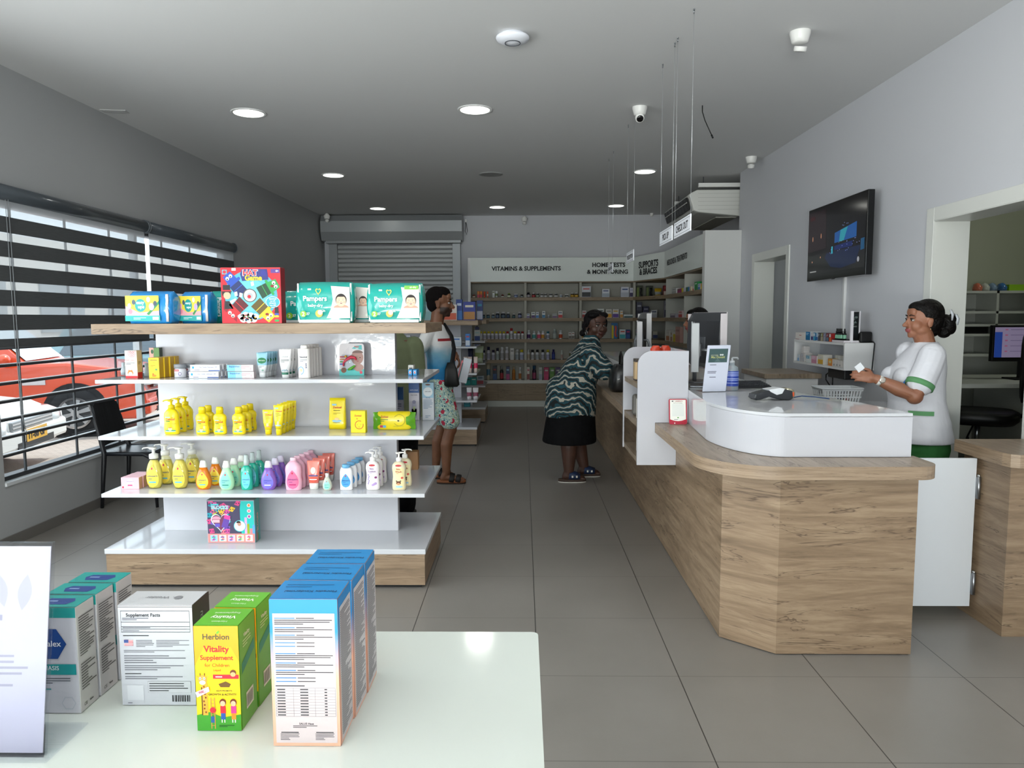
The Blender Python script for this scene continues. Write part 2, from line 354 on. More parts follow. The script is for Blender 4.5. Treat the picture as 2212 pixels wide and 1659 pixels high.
# ---- zebra blinds
def sheer():
    k = NT('sheer_blind_band', .8); k.b.inputs['Base Color'].default_value = (*lin('d9dde2'), 1); k.b.inputs['Alpha'].default_value = .42
    return k.m
SHEER = sheer()
def band():
    k = NT('dark_blind_band', .85); n = k.n('ShaderNodeTexNoise'); n.inputs['Scale'].default_value = 3; n.inputs['Detail'].default_value = 4
    k.l(k.coords((4, 4, 160)), n.inputs[0]); k.color(k.ramp(n.outputs[0], [(.3, '434547'), (.7, '4f5153')])); return k.m
BAND = band(); CAS = mat('4a5056', .28, .3, coat=.4)
def blind(y0, y1, lab):
    t = thing('zebra_blind', lab, 'window blind', (XL+.05, y0, 2.37), 0, 'zebra blinds on the left window')
    L = y1-y0; b = MB()
    b.tube([(0, .012, -.02), (0, L-.012, -.02)], [(.048, .052)]*2, CAS, 24); b.box(-.048, -.035, .012, L-.012, -.07, .03, CAS); b.box(-.02, .0, .012, L-.012, -.10, -.06, DARK); b.build('cassette', t)
    for y in (0, L-.012):
        b = MB(); b.tube([(0, y, -.02), (0, y+.012, -.02)], [(.054, .060)]*2, mat('5a6066', .35), 24); b.build('end_cap', t)
    zt = -.045; zb = -1.035
    b = MB(); b.box(.0075, .0085, .03, L-.03, zb, zt, SHEER); b.build('sheer_fabric', t)
    b = MB(); z = -.175
    while z > zb+.02:
        b.box(.010, .0125, .03, L-.03, max(z-.104, zb), z, BAND); z -= .160
    b.build('dark_bands', t)
    b = MB(); b.tube([(.01, .03, zb), (.01, L-.03, zb)], .010, mat('3a3c3f', .4), 12); b.build('bottom_rail', t)
    return t
bl = blind(4.35, 6.60, 'grey striped zebra blind, the nearer and wider of the two on the window')
b = MB(); b.tube([(.02, .45, -.05), (.022, .452, -.9), (.03, .46, -1.5), (.035, .49, -1.62), (.03, .47, -1.5), (.025, .47, -.05)], .0022, mat('8f9498', .5), 6); b.build('pull_chain', bl)
blind(6.62, 8.62, 'grey striped zebra blind, the farther and narrower of the two, behind the toy box')
# ---- roller shutter
SHY = 12.42
t = thing('roller_shutter', 'grey closed metal roller shutter with slatted curtain and box housing', 'roller shutter', (-3.42, YB, 0))
gm = mat('96999b', .38, .35); gs = NT('shutter_slats', .42); gs.b.inputs['Metallic'].default_value = .35
gs.b.inputs['Base Color'].default_value = (*lin('a0a2a2'), 1); gs = gs.m
b = MB(); y = -(YB-SHY)
b.slab_x([(-.005, 3.26), (y+.06, 3.26), (y, 3.16), (y, 2.98), (y+.06, 2.84), (-.005, 2.84)], .0, 2.39, gm, 0); b.box(.06, 2.36, y+.09, -.02, 2.80, 2.84, gm); b.build('shutter_box', t)
for x in (.07, 2.20):
    b = MB(); b.box(x, x+.14, -.12, -.001, 0, 2.80, gm, .004); b.build('guide_rail', t)
b = MB(); z = .02; vs = []; prof = []
while z < 2.78:
    prof += [(-.045, z), (-.062, z+.012), (-.062, z+.060), (-.045, z+.072)]; z += .077
b.raw([(x, yy, zz) for x in (.21, 2.20) for yy, zz in prof], [(i, i+len(prof), i+1+len(prof), i+1) for i in range(len(prof)-1)], gs); b.build('slat_curtain', t)
# ---- ceiling fittings
EMIT = mat('f4f7ea', .5, emit=5.0)
def downlight(x, y, lab):
    z = ceil_z(y); t = thing('ceiling_downlight', lab, 'ceiling light', (x, y, z), 0, 'round recessed ceiling downlights')
    b = MB(); b.lathe([(.142, -.001), (.142, -.006), (.138, -.009), (.122, -.009), (.120, -.004)], mat('dddddd', .4), 40); b.build('rim', t)
    b = MB(); b.lathe([(.119, -.003), (.119, -.0085)], EMIT, 40); b.build('diffuser', t)
    l = lamp('downlight_lamp', 'AREA', (0, 0, -.012), (0, 0, 0), (4 if y < 5 else (3 if y < 8 else 1.2)), .22, None, (1, .985, .93), 'DISK'); l.parent = t
    return t
places = [(-2.26, 6.146, 'nearest left one, above the toy box'), (-.39, 6.106, 'nearest middle one'), (-2.284, 8.93, 'left one of the second row'),
          (1.442, 8.833, 'right one, beside the air conditioner'), (-2.321, 11.809, 'farthest left one, above the roller shutter'), (-.409, 11.737, 'farthest middle one, above the supplements sign'), (1.461, 11.665, 'farthest right one, left of the air conditioner')]
for x, w_ in ((-2.29, 'left'), (-.39, 'middle'), (1.45, 'right')):
    for y, r_ in ((3.35, 'over the nearest gondola'), (.55, 'almost above the camera'), (-2.25, 'behind the camera')): places.append((x, y, w_+' one '+r_))
for x, y, s in places: downlight(x, y, 'round white lit ceiling downlight, '+s)
b = MB(); b.lathe([(.145, 0), (.145, -.006), (.11, -.010), (.10, -.006), (.0, -.006)], mat('9d9d9c', .6), 36, caps=False)
for i in range(4): b.lathe([(.02+.02*i, -.0065), (.028+.02*i, -.0085), (.034+.02*i, -.0065)], mat('8b8b8a', .6), 30, caps=False)
o = b.build('ceiling_speaker', None, (-.388, 8.94, ceil_z(8.94))); tag(o, 'unlit round grey ceiling disc among the downlights', 'ceiling speaker')
t = thing('access_point', 'round white dome wireless access point on the near ceiling', 'access point', (-.06, 4.50, ceil_z(4.5)))
b = MB(); b.lathe([(.075, 0), (.08, -.012), (.098, -.014), (.10, -.02), (.094, -.032), (.06, -.046), (.0, -.052)], mat('e6e8f0', .35), 40, caps=False); b.build('dome', t)
b = MB(); b.lathe([(.047, -.0478), (.047, -.052), (.043, -.052), (.043, -.050)], mat('4b4e55', .4), 32, caps=False); b.build('status_ring', t)
b = MB(); b.box(-.10, .10, -.045, .045, -.006, 0, mat('b7b7b7', .6), .003)
for i in range(4): b.box(-.08, .08, -.03+i*.02-.003, -.03+i*.02+.003, -.008, -.005, mat('8a8a8a', .6))
tag(b.build('ceiling_vent', None, (-3.33, 6.07, ceil_z(6.07)), (0, 0, .15)), 'small white ceiling vent plate near the left wall', 'vent')
CAMW = mat('e4e3e0', .35); LENS = mat('08080a', .12, coat=.5)
def dome_cam(x, y, z, yaw, tilt, lab, s=1.0, on=1):
    t = thing('security_camera', lab, 'security camera', (x, y, z), yaw, 'white dome security cameras')
    b = MB(); b.lathe([(.060*s, 0), (.060*s, -.012*s), (.052*s, -.04*s), (.046*s, -.062*s), (.030*s, -.068*s), (0, -.068*s)], CAMW, 28, caps=False); b.build('camera_base', t)
    T = Matrix.Translation((0, -.018*s, -.066*s)) @ Matrix.Rotation(tilt, 4, 'X')
    b = MB(); b.ball((0, 0, 0), .043*s, CAMW, 20); b.X = T; b.lathe([(.036*s, -.022*s), (.036*s, -.046*s), (.032*s, -.050*s), (0, -.050*s)], CAMW, 24, caps=False)
    k = b.build('camera_ball', t); k.location = (0, 0, 0)
    k.data.transform(Matrix.Identity(4)); 
    b = MB(); b.X = T; b.lathe([(.028*s, -.049*s), (.028*s, -.0515*s), (0, -.0525*s)], LENS, 24); b.build('lens', t)
    return t
dome_cam(1.64, 4.50, ceil_z(4.5), .15, .35, 'largest white dome camera, on the near ceiling at upper right')
dome_cam(.945, 6.08, ceil_z(6.08), PI, .9, 'white dome camera on the ceiling, facing away, in line with the hanging signs')
dome_cam(2.455, 8.06, ceil_z(8.06), -.25, .45, 'white dome camera on the ceiling close to the right wall')
dome_cam(-3.27, 12.30, 3.235, .3, .5, 'small white dome camera in front of the shutter box, left', .9)
dome_cam(.02, 12.66, 3.22, 0, .5, 'small white dome camera high on the back wall, left of the signs', .9)
dome_cam(2.52, 12.66, 3.24, -.3, .5, 'small white dome camera high on the back wall, behind the check out sign', .9)
b = MB(); b.lathe([(.03, 0), (.03, -.03), (.024, -.05), (0, -.055)], CAMW, 20, caps=False); tag(b.build('motion_sensor', None, (2.18, 12.6, ceil_z(12.6))), 'tiny white round sensor left of the farthest dome camera', 'sensor')
b = MB(); b.box(-.02, .02, -.02, .02, -.05, 0, CAMW, .004); b.tube([(0, -.01, -.05), (.0, -.012, -.1), (-.01, -.012, -.2), (.012, -.012, -.26), (.03, -.012, -.2), (.01, -.012, -.08), (0, -.01, -.05)], .004, BLACK, 6)
tag(b.build('shutter_switch', None, (-.99, YB-.03, 3.22)), 'small white switch with a hanging black loop beside the shutter box', 'switch')
b = MB(); b.tube([(0, 0, 0), (.0, -.003, -.05), (.02, -.01, -.12), (.05, -.02, -.19), (.075, -.02, -.24)], .004, BLACK, 6); b.tube([(.072, -.02, -.235), (.085, -.02, -.262)], .007, BLACK, 6)
tag(b.build('loose_cable', None, (1.442, 6.05, ceil_z(6.05))), 'loose black cable hanging from the ceiling above the signs', 'cable')
# ---- hanging signs
SIGN = mat('eceef4', .35); INK = mat('14151a', .5)
WIRE = mat('cfd2d4', .3, .7)
def hang_sign(y0, y1, txt, lab, z0=2.002, z1=2.095):
    t = thing('hanging_sign', lab, 'sign', (.935, (y0+y1)/2, z0), 0, 'hanging counter signs'); L = (y1-y0); H = z1-z0
    b = MB(); b.box(-.003, .003, -L/2, L/2, 0, H, SIGN, .001)
    for s in (-1, 1):
        b.X = Matrix.Rotation(PI/2*s, 4, 'Z'); yy = -.0036
        if txt: b.text(txt, 0, H*.5, L*.80, H*.46, INK, yy, .03)
        b.rect(-L/2+.012, L/2-.012, H-.012, H-.010, INK, yy); b.rect(-L/2+.012, L/2-.012, .010, .012, INK, yy)
    b.X = Matrix(); b.build('sign_board', t)
    for y in (-L/2+.012, L/2-.012):
        b = MB(); zz = ceil_z((y0+y1)/2+y)-z0; b.tube([(0, y, H-.002), (0, y, zz-.02)], .0011, WIRE, 6); b.build('hanging_wire', t)
        b = MB(); b.tube([(0, y+.012*math.sin(a*.7), zz-.014+.012*math.cos(a*.7)) for a in range(0, 8)], .0022, STEEL, 6); b.tube([(0, y, zz), (0, y, zz-.006)], .005, STEEL, 8); b.build('ceiling_hook', t)
hang_sign(4.14, 4.585, 'CHECK OUT', 'white hanging sign reading CHECK OUT')
hang_sign(4.645, 5.06, 'PICK UP', 'white hanging sign reading PICK UP')
hang_sign(6.25, 6.66, 'PRESCRIPTION', 'white hanging sign reading PRESCRIPTION, farther back than the first two')
hang_sign(7.70, 8.12, 'CONSULTATION', 'smallest and farthest white hanging sign, in front of the home tests lettering', 2.00, 2.09)
# ---- air conditioner
t = thing('ceiling_air_conditioner', 'white suspended air conditioner on brackets under the ceiling, upper right', 'air conditioner', (2.06, 9.15, 2.78))
ACW = mat('c9c9c4', .35)
sec = [(.06, .27), (.02, .22), (0, .14), (.05, .02), (.35, .0), (.66, .10), (.68, .32), (.20, .32)]
b = MB()
out = [(0.0, .26), (-.02, .24), (.04, .05), (.10, .03), (.60, -.02), (.66, .02), (.66, .30), (.08, .30)]
b.slab_y(out, .05, 1.50, ACW, .01); b.build('housing', t)
for y, yy in ((0, .05), (1.50, 1.55)):
    b = MB(); b.slab_y([(x*1.0, z) for x, z in out], y, yy, mat('d2d2cd', .35), .012)
    for i in range(5): b.box(.09, .655, y-.002 if y == 0 else yy-.001, y+.001 if y == 0 else yy+.002, .06+i*.048, .0625+i*.048, mat('a2a29c', .5))
    b.build('end_panel', t)
b = MB(); b.X = Matrix.Translation((-.012, 0, .145)) @ Matrix.Rotation(math.radians(-17), 4, 'Y')
b.box(-.012, .008, .08, 1.47, -.075, .075, BLACK); b.box(-.02, -.010, .08, 1.47, .01, .02, ACW)
for i in range(9): b.box(-.016, -.011, .15+i*.155, .165+i*.155, -.07, .07, DARK)
b.build('air_outlet', t)
b = MB(); b.box(.34, .60, .12, 1.42, -.026, -.012, mat('9b9a92', .6), .003); b.build('intake_grille', t)
for y in (.02, 1.45):
    b = MB(); b.box(.10, .99, y, y+.04, .335, .385, CAMW, .003)
    for x in (.16, .62): b.tube([(x, y+.02, .28), (x, y+.02, .46)], .006, STEEL, 8)
    b.build('mounting_bracket', t)
b = MB(); b.tube([(.66, .10, .30), (.70, .06, .24), (.70, .05, .05), (.665, .04, -.06), (.68, .04, -.13), (.655, .04, -.17)], .011, BLACK, 8); b.ball((.67, .04, -.04), (.022, .02, .05), BLACK, 10); b.build('drain_hose', t)
# ---- trim
b = MB(); b.box(1.05, 1.9, 9.9, 9.9, 0, 0, WHITE) if 0 else None
# ------------------------------------------------------------------ gondola shelving
GX0, GX1, GY, GD = -2.372, -.552, 3.98, .79
def gondola(y, lab):
    t = thing('gondola_shelf', lab, 'shelving unit', ((GX0+GX1)/2, y, 0), 0, 'white and oak gondola shelving')
    hw = (GX1-GX0)/2
    b = MB(); b.box(-hw+.03, hw-.03, .03, GD-.03, 0, .02, BLACK); b.box(-hw+.006, hw-.006, .006, GD-.006, .02, .198, WOOD); b.build('plinth', t)
    b = MB(); b.box(-hw, hw, 0, GD, .198, .227, SHELF, .003); b.build('base_shelf', t)
    b = MB(); b.box(-hw+.165, hw-.215, GD/2-.03, GD/2+.03, .227, 1.44, GLOSS, .002)
    for s in (-1, 1):
        for z in (.545, .871, 1.187):
            pass
    b.build('centre_panel', t)
    for z in (.545, .871, 1.187):
        b = MB(); b.box(-hw, hw, 0, GD, z-.022, z, SHELF, .003); b.build('shelf_board', t)
    b = MB(); b.box(-hw-.004, hw+.02, -.002, GD+.002, 1.438, 1.495, WOOD, .002); b.build('top_board', t)
    return t
G1 = gondola(GY, 'nearest white gondola shelf with oak top, full of yellow baby products')
G2 = copy_tree(G1); G2.location.y = 8.58; G2['label'] = 'white gondola shelf with oak top, behind the man in floral shorts'
G3 = copy_tree(G1); G3.location.y = 10.50; G3['label'] = 'farthest white gondola shelf, just before the back wall shelving'
# ------------------------------------------------------------------ foreground table
TZ = .98
b = MB(); t = thing('display_table', 'glossy white display table in the foreground, nearest the camera', 'table', (-.85, .4, 0))
def rrect(x0, x1, y0, y1, r, n=6, corners=(1, 1, 1, 1)):
    out = []
    for (cx, cy, a0), c in zip(((x1-r, y1-r, 0), (x0+r, y1-r, 90), (x0+r, y0+r, 180), (x1-r, y0+r, 270)), corners):
        if c: out += [(cx+r*math.cos(math.radians(a0+90*i/n)), cy+r*math.sin(math.radians(a0+90*i/n))) for i in range(n+1)]
        else: out.append({0: (x1, y1), 90: (x0, y1), 180: (x0, y0), 270: (x1, y0)}[a0])
    return out
b.prism(rrect(-.75, .874, -.5, .812, .012), TZ-.035, TZ, TABLE, 0); b.build('table_top', t)
for x in (-.70, .80):
    for y in (-.44, .75):
        b = MB(); b.box(x-.025, x+.025, y-.025, y+.025, 0, TZ-.035, WHITE, .004); b.build('leg', t)
for y in (-.46, .75):
    b = MB(); b.box(-.70, .80, y, y+.02, TZ-.11, TZ-.035, WHITE); b.build('apron', t)
# ------------------------------------------------------------------ the service counter
CZ = .88
t = thing('service_counter', 'long oak service counter with chamfered corner and oak worktop', 'counter', (0, 0, 0)); SCT = t
base = [(.928, 9.6), (.928, 4.432), (.960, 4.432), (.960, 4.402), (.928, 4.402), (.928, 3.362), (1.135, 3.184), (1.739, 3.184), (1.739, 3.75), (1.50, 3.95), (1.42, 9.6)]
b = MB(); b.prism([base[0]]+base[5:], 0.005, .612, WOOD); b.prism(base, .6121, .822, WOOD); b.build('front_panelling', t)
b = MB(); b.prism([(x+.012 if x < 1 else x, y+.01) for x, y in [base[0]]+base[5:7]]+[(1.73, 3.195), (1.73, 3.74), (1.49, 3.94), (1.41, 9.58)], 0, .006, BLACK); b.build('plinth', t)
arc = []
for i in range(33):
    a = math.radians(180+90*i/32); arc.append((1.135+.335*math.cos(a), 3.435+.345*math.sin(a)))
end = [(1.70+.095*math.cos(math.radians(a)), 3.185+.095*math.sin(math.radians(a))) for a in range(-90, 1, 15)]
work = [(.80, 4.40)]+[(.80, 3.60)]+arc[1:]+[(1.45, 3.090)]+end+[(1.795, 3.34), (1.6, 3.34), (1.2, 3.6), (1.2, 4.40)]
b = MB(); b.prism(work, .822, CZ, WOODT, 0, WOODE); b.build('worktop', t)
b = MB(); b.prism([(.93, 4.40), (1.2, 4.40), (1.45, 4.4), (1.45, 9.6), (.715, 9.6), (.715, 5.06), (.93, 5.06)], .822, CZ, WOODT, 0, WOODE); b.build('far_worktop', t)
# white raised counter
t = thing('raised_counter', 'glossy white raised counter block with rounded front corner, on the oak worktop', 'counter', (0, 0, CZ))
arc = []; cx, cy, rx, ry = 1.21, 3.80, .255, .497
for i in range(37):
    a = math.radians(180+90*i/36); arc.append((cx+rx*math.cos(a)*1, cy+ry*math.sin(a)))
rp = [(1.0, 4.42), (.972, 4.05)]+[(max(x, .955), y) for x, y in arc[0:]]+[(1.764, 3.303), (1.716, 3.76), (1.60, 3.80), (1.40, 4.0), (1.40, 4.42)]
b = MB(); b.prism(rp, .002, .188, GLOSS, .0); b.build('block', t)
b = MB(); b.prism([(x, y) for x, y in rp], .186, .202, SHELF, 0); b.build('top_panel', t)
t2 = SCT
b = MB(); b.prism([(1.025, 4.43), (1.56, 4.43), (1.50, 9.5), (1.025, 9.5)], 1.045, 1.080, mat('c6c9c6', .15), 0); b.build('desk_top', t2)
b = MB(); b.box(1.03, 1.05, 4.44, 9.48, CZ+.002, 1.045, WHITE); b.build('front_panel', t2)
b = MB(); b.prism([(1.40, 4.0), (1.60, 3.80), (1.716, 3.76), (1.56, 4.42), (1.41, 4.42)], 1.045, 1.080, mat('c6c9c6', .15)); b.build('return_top', t2)
b = MB(); b.box(1.44, 1.46, 4.46, 9.4, .0, 1.045, WHITE); b.build('support_panel', t2)
# display unit hung on the counter
t = thing('counter_display_unit', 'white counter display unit with rounded corner panels and three oak shelves', 'display unit', (.0, 0, 0))
def upanel(x0, x1, z0, z1, r):
    return [(x1, z0), (x1, z1)]+[(x0+r+r*math.cos(math.radians(90+90*i/10)), z1-r+r*math.sin(math.radians(90+90*i/10))) for i in range(11)]+[(x0, z0)]
b = MB(); pts = [(.955, .62), (.955, .815), (.998, .885), (1.00, 1.318)]+upanel(.692, 1.0, .62, 1.318, .085)[2:]
b.slab_y([(.955, .62), (.955, .80), (.955, .821), (.80, .821), (.80, .8815), (.998, .8815), (.998, 1.318)]+upanel(.692, 1.0, .62, 1.318, .085)[2:], 4.408, 4.426, GLOSS); b.build('near_side_panel', t)
b = MB(); b.slab_y([(.70, .62), (.70, .8815), (.998, .8815), (.998, 1.318)]+upanel(.692, 1.0, .62, 1.318, .085)[2:], 5.04, 5.058, GLOSS); b.build('far_side_panel', t)
b = MB(); b.box(.984, 1.0, 4.426, 5.04, .884, 1.318, GLOSS, .001); b.build('back_panel', t)
for z in (.655, .875, 1.115):
    b = MB(); b.box(.70, .984 if z > .9 else .922, 4.427, 5.039, z-.03, z, WOODT) ; b.build('shelf_board', t)
# swing gate
t = thing('swing_gate', 'white swing gate with chipped edge beside the oak counter end', 'gate', (1.75, 3.60, .06))
b = MB(); b.box(.0, .50, 0, .018, .0, .757, mat('d9dce0', .35), .002); b.build('gate_panel', t)
for z in (.12, .61):
    b = MB(); b.tube([(.508, -.008, z-.055), (.508, -.008, z+.055)], .0098, STEEL, 16); b.tube([(.508, -.008, z+.056), (.508, -.008, z+.066)], .008, CHROME, 12)
    b.box(.498, .502, -.004, .02, z-.05, z+.05, STEEL); b.build('hinge', t)
t = thing('counter_pedestal', 'oak pedestal with overhanging top at the right edge, holding the gate', 'cabinet', (2.27, 3.38, 0))
b = MB(); b.box(0.02, .338, 0, .36, .0, .822, WOOD); b.box(0.0, .02, .0, .36, 0, .822, WOOD); b.build('body', t)
b = MB(); b.prism([(-.03, .40), (-.03, .02), (-.02, -.025), (.01, -.045), (.338, -.045), (.338, .40)], .822, .884, WOODT, 0, WOODE); b.build('top_board', t)
# staff counter at the back, under the basket
t = thing('back_counter', 'low white back counter behind the raised counter, under the basket', 'cabinet', (1.95, 4.78, 0))
b = MB(); b.box(0, .645, 0, .36, 0, .90, WHITE, .003); b.build('body', t)
b = MB(); b.box(-.01, .645, -.01, .37, .90, .925, SHELF, .003); b.build('top_panel', t)
# far staff desk seen behind the sanitizer bottle
t = thing('staff_desk', 'small white desk with oak top beyond the counter, by the far doorway', 'desk', (1.98, 5.95, 0))
b = MB(); b.box(0, .42, 0, .6, 0, 1.02, WHITE, .003); b.build('body', t); b = MB(); b.box(-.02, .44, -.02, .62, 1.02, 1.06, WOODT, .004); b.build('top_board', t)
# ------------------------------------------------------------------ wall shelf on the right wall
SX = 2.385
t = thing('wall_shelf', 'white open box shelf with medicine boxes on the right wall under the television', 'shelf', (XR, 5.45, 1.12))
w = mat('dcdcdc', .4)
b = MB()
b.box(SX-XR, -.001, 0, .018, 0, .205, w, .001); b.box(SX-XR, -.001, 1.0, 1.018, 0, .205, w, .001); b.box(SX-XR, -.001, .018, 1.0, 0, .018, w); b.box(SX-XR, -.001, .018, 1.0, .187, .205, w); b.build('shelf_box', t)
# ------------------------------------------------------------------ back wall shelving
CY = 12.45
def cab_seg(P, Q, z0, z1, m, th=.03):
    b.prism([P, Q, (Q[0]+th*(P[1]-Q[1])/math.hypot(Q[0]-P[0], Q[1]-P[1])*-1, Q[1]+th*(Q[0]-P[0])/math.hypot(Q[0]-P[0], Q[1]-P[1])), (P[0]-th*(P[1]-Q[1])/math.hypot(Q[0]-P[0], Q[1]-P[1]), P[1]+th*(Q[0]-P[0])/math.hypot(Q[0]-P[0], Q[1]-P[1]))], z0, z1, m)
cx0 = ony(1013, 700, CY).x; cA = (1.86, CY); cB = (2.19, 11.45); cC = (2.19, 8.98); cD = (2.19, 8.86)
HZ0, HZ1 = 2.135, 2.535; LZ = [1.868, 1.517, 1.160, .805, .455]     # shelf tops
t = thing('back_wall_cabinet', 'long white wall shelving with sign header and oak shelves along the back wall', 'shelving unit', (0, 0, 0))
HEAD = mat('d4dad6', .2); CABW = mat('a9a79c', .6)
def front_line(): return [(cx0, CY), cA, cB, cC]
b = MB(); b.prism([(cx0, CY-.012), cA, cB, (2.19, 8.98), (2.215, 8.98), (2.215, 11.46), (1.87, CY+.02), (cx0, CY+.02)], HZ0, HZ1, HEAD)
b.build('header_panel', t)
b = MB(); b.box(cx0-.01, cx0+.035, CY-.012, YB-.002, 0, HZ1, WHITE, .002); b.build('left_side_panel', t)
b = MB(); b.box(2.175, XR-.001, 8.86, 8.98-.002, 0, 2.555, mat('cfcfcd', .35), .002); b.build('end_panel', t)
b = MB(); b.prism([(cx0+.03, YB-.03), (3.04, YB-.03), (3.04, YB-.002), (cx0+.03, YB-.002)], .455, HZ1, CABW); b.box(2.98, 3.04, 9.0, YB-.03, 0, HZ1, CABW); b.build('back_board', t)
def shelf_poly(o=0.0): return [(cx0+.035, CY+o), (cA[0], CY+o), (cB[0]+o, cB[1]), (cC[0]+o, 8.985), (2.97, 8.985), (2.97, YB-.035), (cx0+.035, YB-.035)]
for i, z in enumerate(LZ):
    b = MB(); b.prism(shelf_poly(.015), z-.055, z, WOODD if i < 4 else mat('c9c9c2', .4)); b.build('shelf_board', t)
b = MB(); b.prism(shelf_poly(.015), HZ0-.02, HZ0-.001, WOODD); b.build('top_board', t)
DX = [ony(x, 700, CY).x for x in (1135, 1254, 1370)]
for x in DX:
    for i in range(5):
        z0 = LZ[i]; z1 = (HZ0-.02) if i == 0 else LZ[i-1]-.055
        b = MB(); b.box(x-.02, x+.02, CY+.02, YB-.04, z0, z1, CABW); b.build('divider', t)
for y in (10.15, 11.45):
    b = MB(); b.box(2.22, 2.96, y-.01, y+.01, LZ[4], HZ0-.02, mat('b5b5ac', .6)); b.build('divider', t)
for i, z in enumerate(LZ[:4]): pass
# doors below
xs = [ony(x, 850, CY).x for x in (1016, 1076, 1135, 1194, 1254, 1312, 1370)]
for i in range(6):
    b = MB(); b.box(xs[i]+.003+(.035 if i == 0 else 0), xs[i+1]-.003, CY+.01, CY+.03, .11, .395, WOODD, .001); b.build('cupboard_door', t)
b = MB(); b.box(cx0+.035, cA[0], CY+.04, YB-.04, .10, .40, WOODD); b.prism([cA, cB, (2.19, 8.985), (2.9, 8.985), (2.9, YB-.05), (1.7, YB-.05)], .10, .40, WOODD); b.build('cupboard_body', t)
b = MB(); b.box(cx0+.035, cA[0], CY+.02, YB-.04, 0, .10, mat('c4c8c2', .4)); b.prism([(cA[0], CY+.02), (cB[0]+.02, cB[1]), (2.21, 8.985), (2.9, 8.985), (2.9, YB-.05), (1.7, YB-.05)], 0, .10, mat('c4c8c2', .4)); b.build('plinth', t)
# lettering on the header
LET = mat('101214', .5)
def head_text(lines_, px, y0, py_list, w, parent, ang=None, pos=None, h=.085):
    b = MB()
    for s, py in zip(lines_, py_list): b.text(s, 0, py, w, h, LET, -.002, .035)
    return b.build('lettering', parent, pos, (0, 0, ang or 0))
c = ony(1136.5, 580, CY-.012)
b = MB(); b.text('VITAMINS & SUPPLEMENTS', 0, 0, 1.17, .09, LET, -.003, .035); b.build('lettering', t, (c.x, CY-.013, c.z))
c1 = ony(1315, 572, CY-.012); c2 = ony(1312, 587, CY-.012)
for s_, x_, z_, w_ in (('HOME TESTS', 0, c1.z, .555), ('& MONITORING', -.02, c2.z, .69)):
    b = MB(); b.text(s_, x_, z_, w_, .082, LET, -.003, .035); b.build('lettering', t, (c1.x, CY-.013, 0))
mid = ((cA[0]+cB[0])/2, (cA[1]+cB[1])/2); ang = math.atan2(cB[1]-cA[1], cB[0]-cA[0])
for s_, z_, w_ in (('SUPPORTS', 2.385, .66), ('& BRACES', 2.27, .60)):
    b = MB(); b.text(s_, 0, z_, w_, .11, LET, -.004, .035); b.build('lettering', t, (mid[0], mid[1]-.002, 0), (0, 0, ang))
b = MB(); b.text('MEDICINES & TREATMENTS', 0, 2.345, 1.35, .085, LET, -.004, .035); b.build('lettering', t, (2.19, 10.55, 0), (0, 0, -PI/2))
# ------------------------------------------------------------------ television
TX = 2.50
p = [onx(1748, 452, TX), onx(1876, 408, TX), onx(1875, 592, TX), onx(1746, 605, TX)]
ty0, ty1 = p[1].y, p[0].y; tz0, tz1 = p[2].z, p[1].z
t = thing('television', 'black flat television with a dim blue concert scene, on the right wall', 'television', (XR, (ty0+ty1)/2, tz0))
L = ty1-ty0; H = tz1-tz0
b = MB(); b.box(-.11, -.06, -L/2, L/2, 0, H, mat('08090a', .12), .004); b.box(-.06, -.03, -L/2+.15, L/2-.15, .08, H-.12, BLACK, .01); b.build('casing', t)
def scr():
    k = NT('tv_screen_picture', .06); v = k.coords()
    k.b.inputs['Base Color'].default_value = (.004, .004, .005, 1)
    return k.m
b = MB(); b.X = Matrix.Translation((-.1105, 0, 0)) @ Matrix.Rotation(-PI/2, 4, 'Z')
S = lambda c, e: mat(c, .1, emit=e)
b.rect(-L/2+.012, L/2-.012, .03, H-.012, S('121114', .3), 0)
u = lambda f: -L/2+.012+f*(L-.024)
v = lambda f: .03+(1-f)*(H-.042)
def tvp(pts, c, e, y=-.0005): b.poly([(u(x), v(z)) for x, z in pts], S(c, e), y)
tvp([(0, .04), (.33, .04), (.35, .6), (0, .62)], '241a1e', .5); tvp([(.03, .1), (.12, .1), (.12, .15), (.03, .15)], '3a1418', .6, -.001)
tvp([(.50, .42), (.86, .34), (.86, .54), (.50, .56)], '1a5090', .5); tvp([(.60, .40), (.72, .375), (.66, .55), (.58, .555)], '2a8a9c', .55, -.001)
tvp([(.0, .68), (.35, .66), (1, .66), (1, .95), (0, .95)], '222224', .35, -.0004); tvp([(.36, .68), (.93, .66), (.86, .88), (.62, .92), (.44, .88), (.33, .74)], '1a2544', .4, -.0006); tvp([(.50, .60), (.80, .58), (.80, .65), (.50, .66)], '16265c', .5, -.0008)
tvp([(.45, .60), (.475, .60), (.475, .70), (.45, .70)], '35a0b4', .6, -.0012); tvp([(.93, .58), (.985, .575), (.985, .72), (.93, .73)], '1c4c70', .5, -.001)
for x, z in ((.09, .43), (.25, .41), (.09, .77), (.25, .72)): b.disc(u(x), v(z), .007, .022 if z < .6 else .008, S('b07a5c', .9), -.001, 10)
for i in range(26): b.disc(u(random.uniform(.4, .95)), v(random.choice((.33, .57, .62, .66, .70))+random.uniform(-.02, .02)), .0025, .003, S('9fb4ff', .9), -.0012, 6)
b.disc(u(.9), v(.84), .018, .020, S('8f8f96', .6), -.001, 16); b.text('VITAMINS & SUP', u(.42), v(.79), -.01 or .4, .03, S('10142e', .6), -.0015, .03) if 0 else None
b.lines(u(.05), u(.3), v(.935), v(.90), 1, S('9a9a9a', .5), -.001)
b.build('screen', t)
b = MB(); b.X = Matrix.Translation((-.112, 0, 0)); b.box(-.001, .003, -.03, .03, -.006, .006, BLACK, .002); b.build('sensor_bar', t)
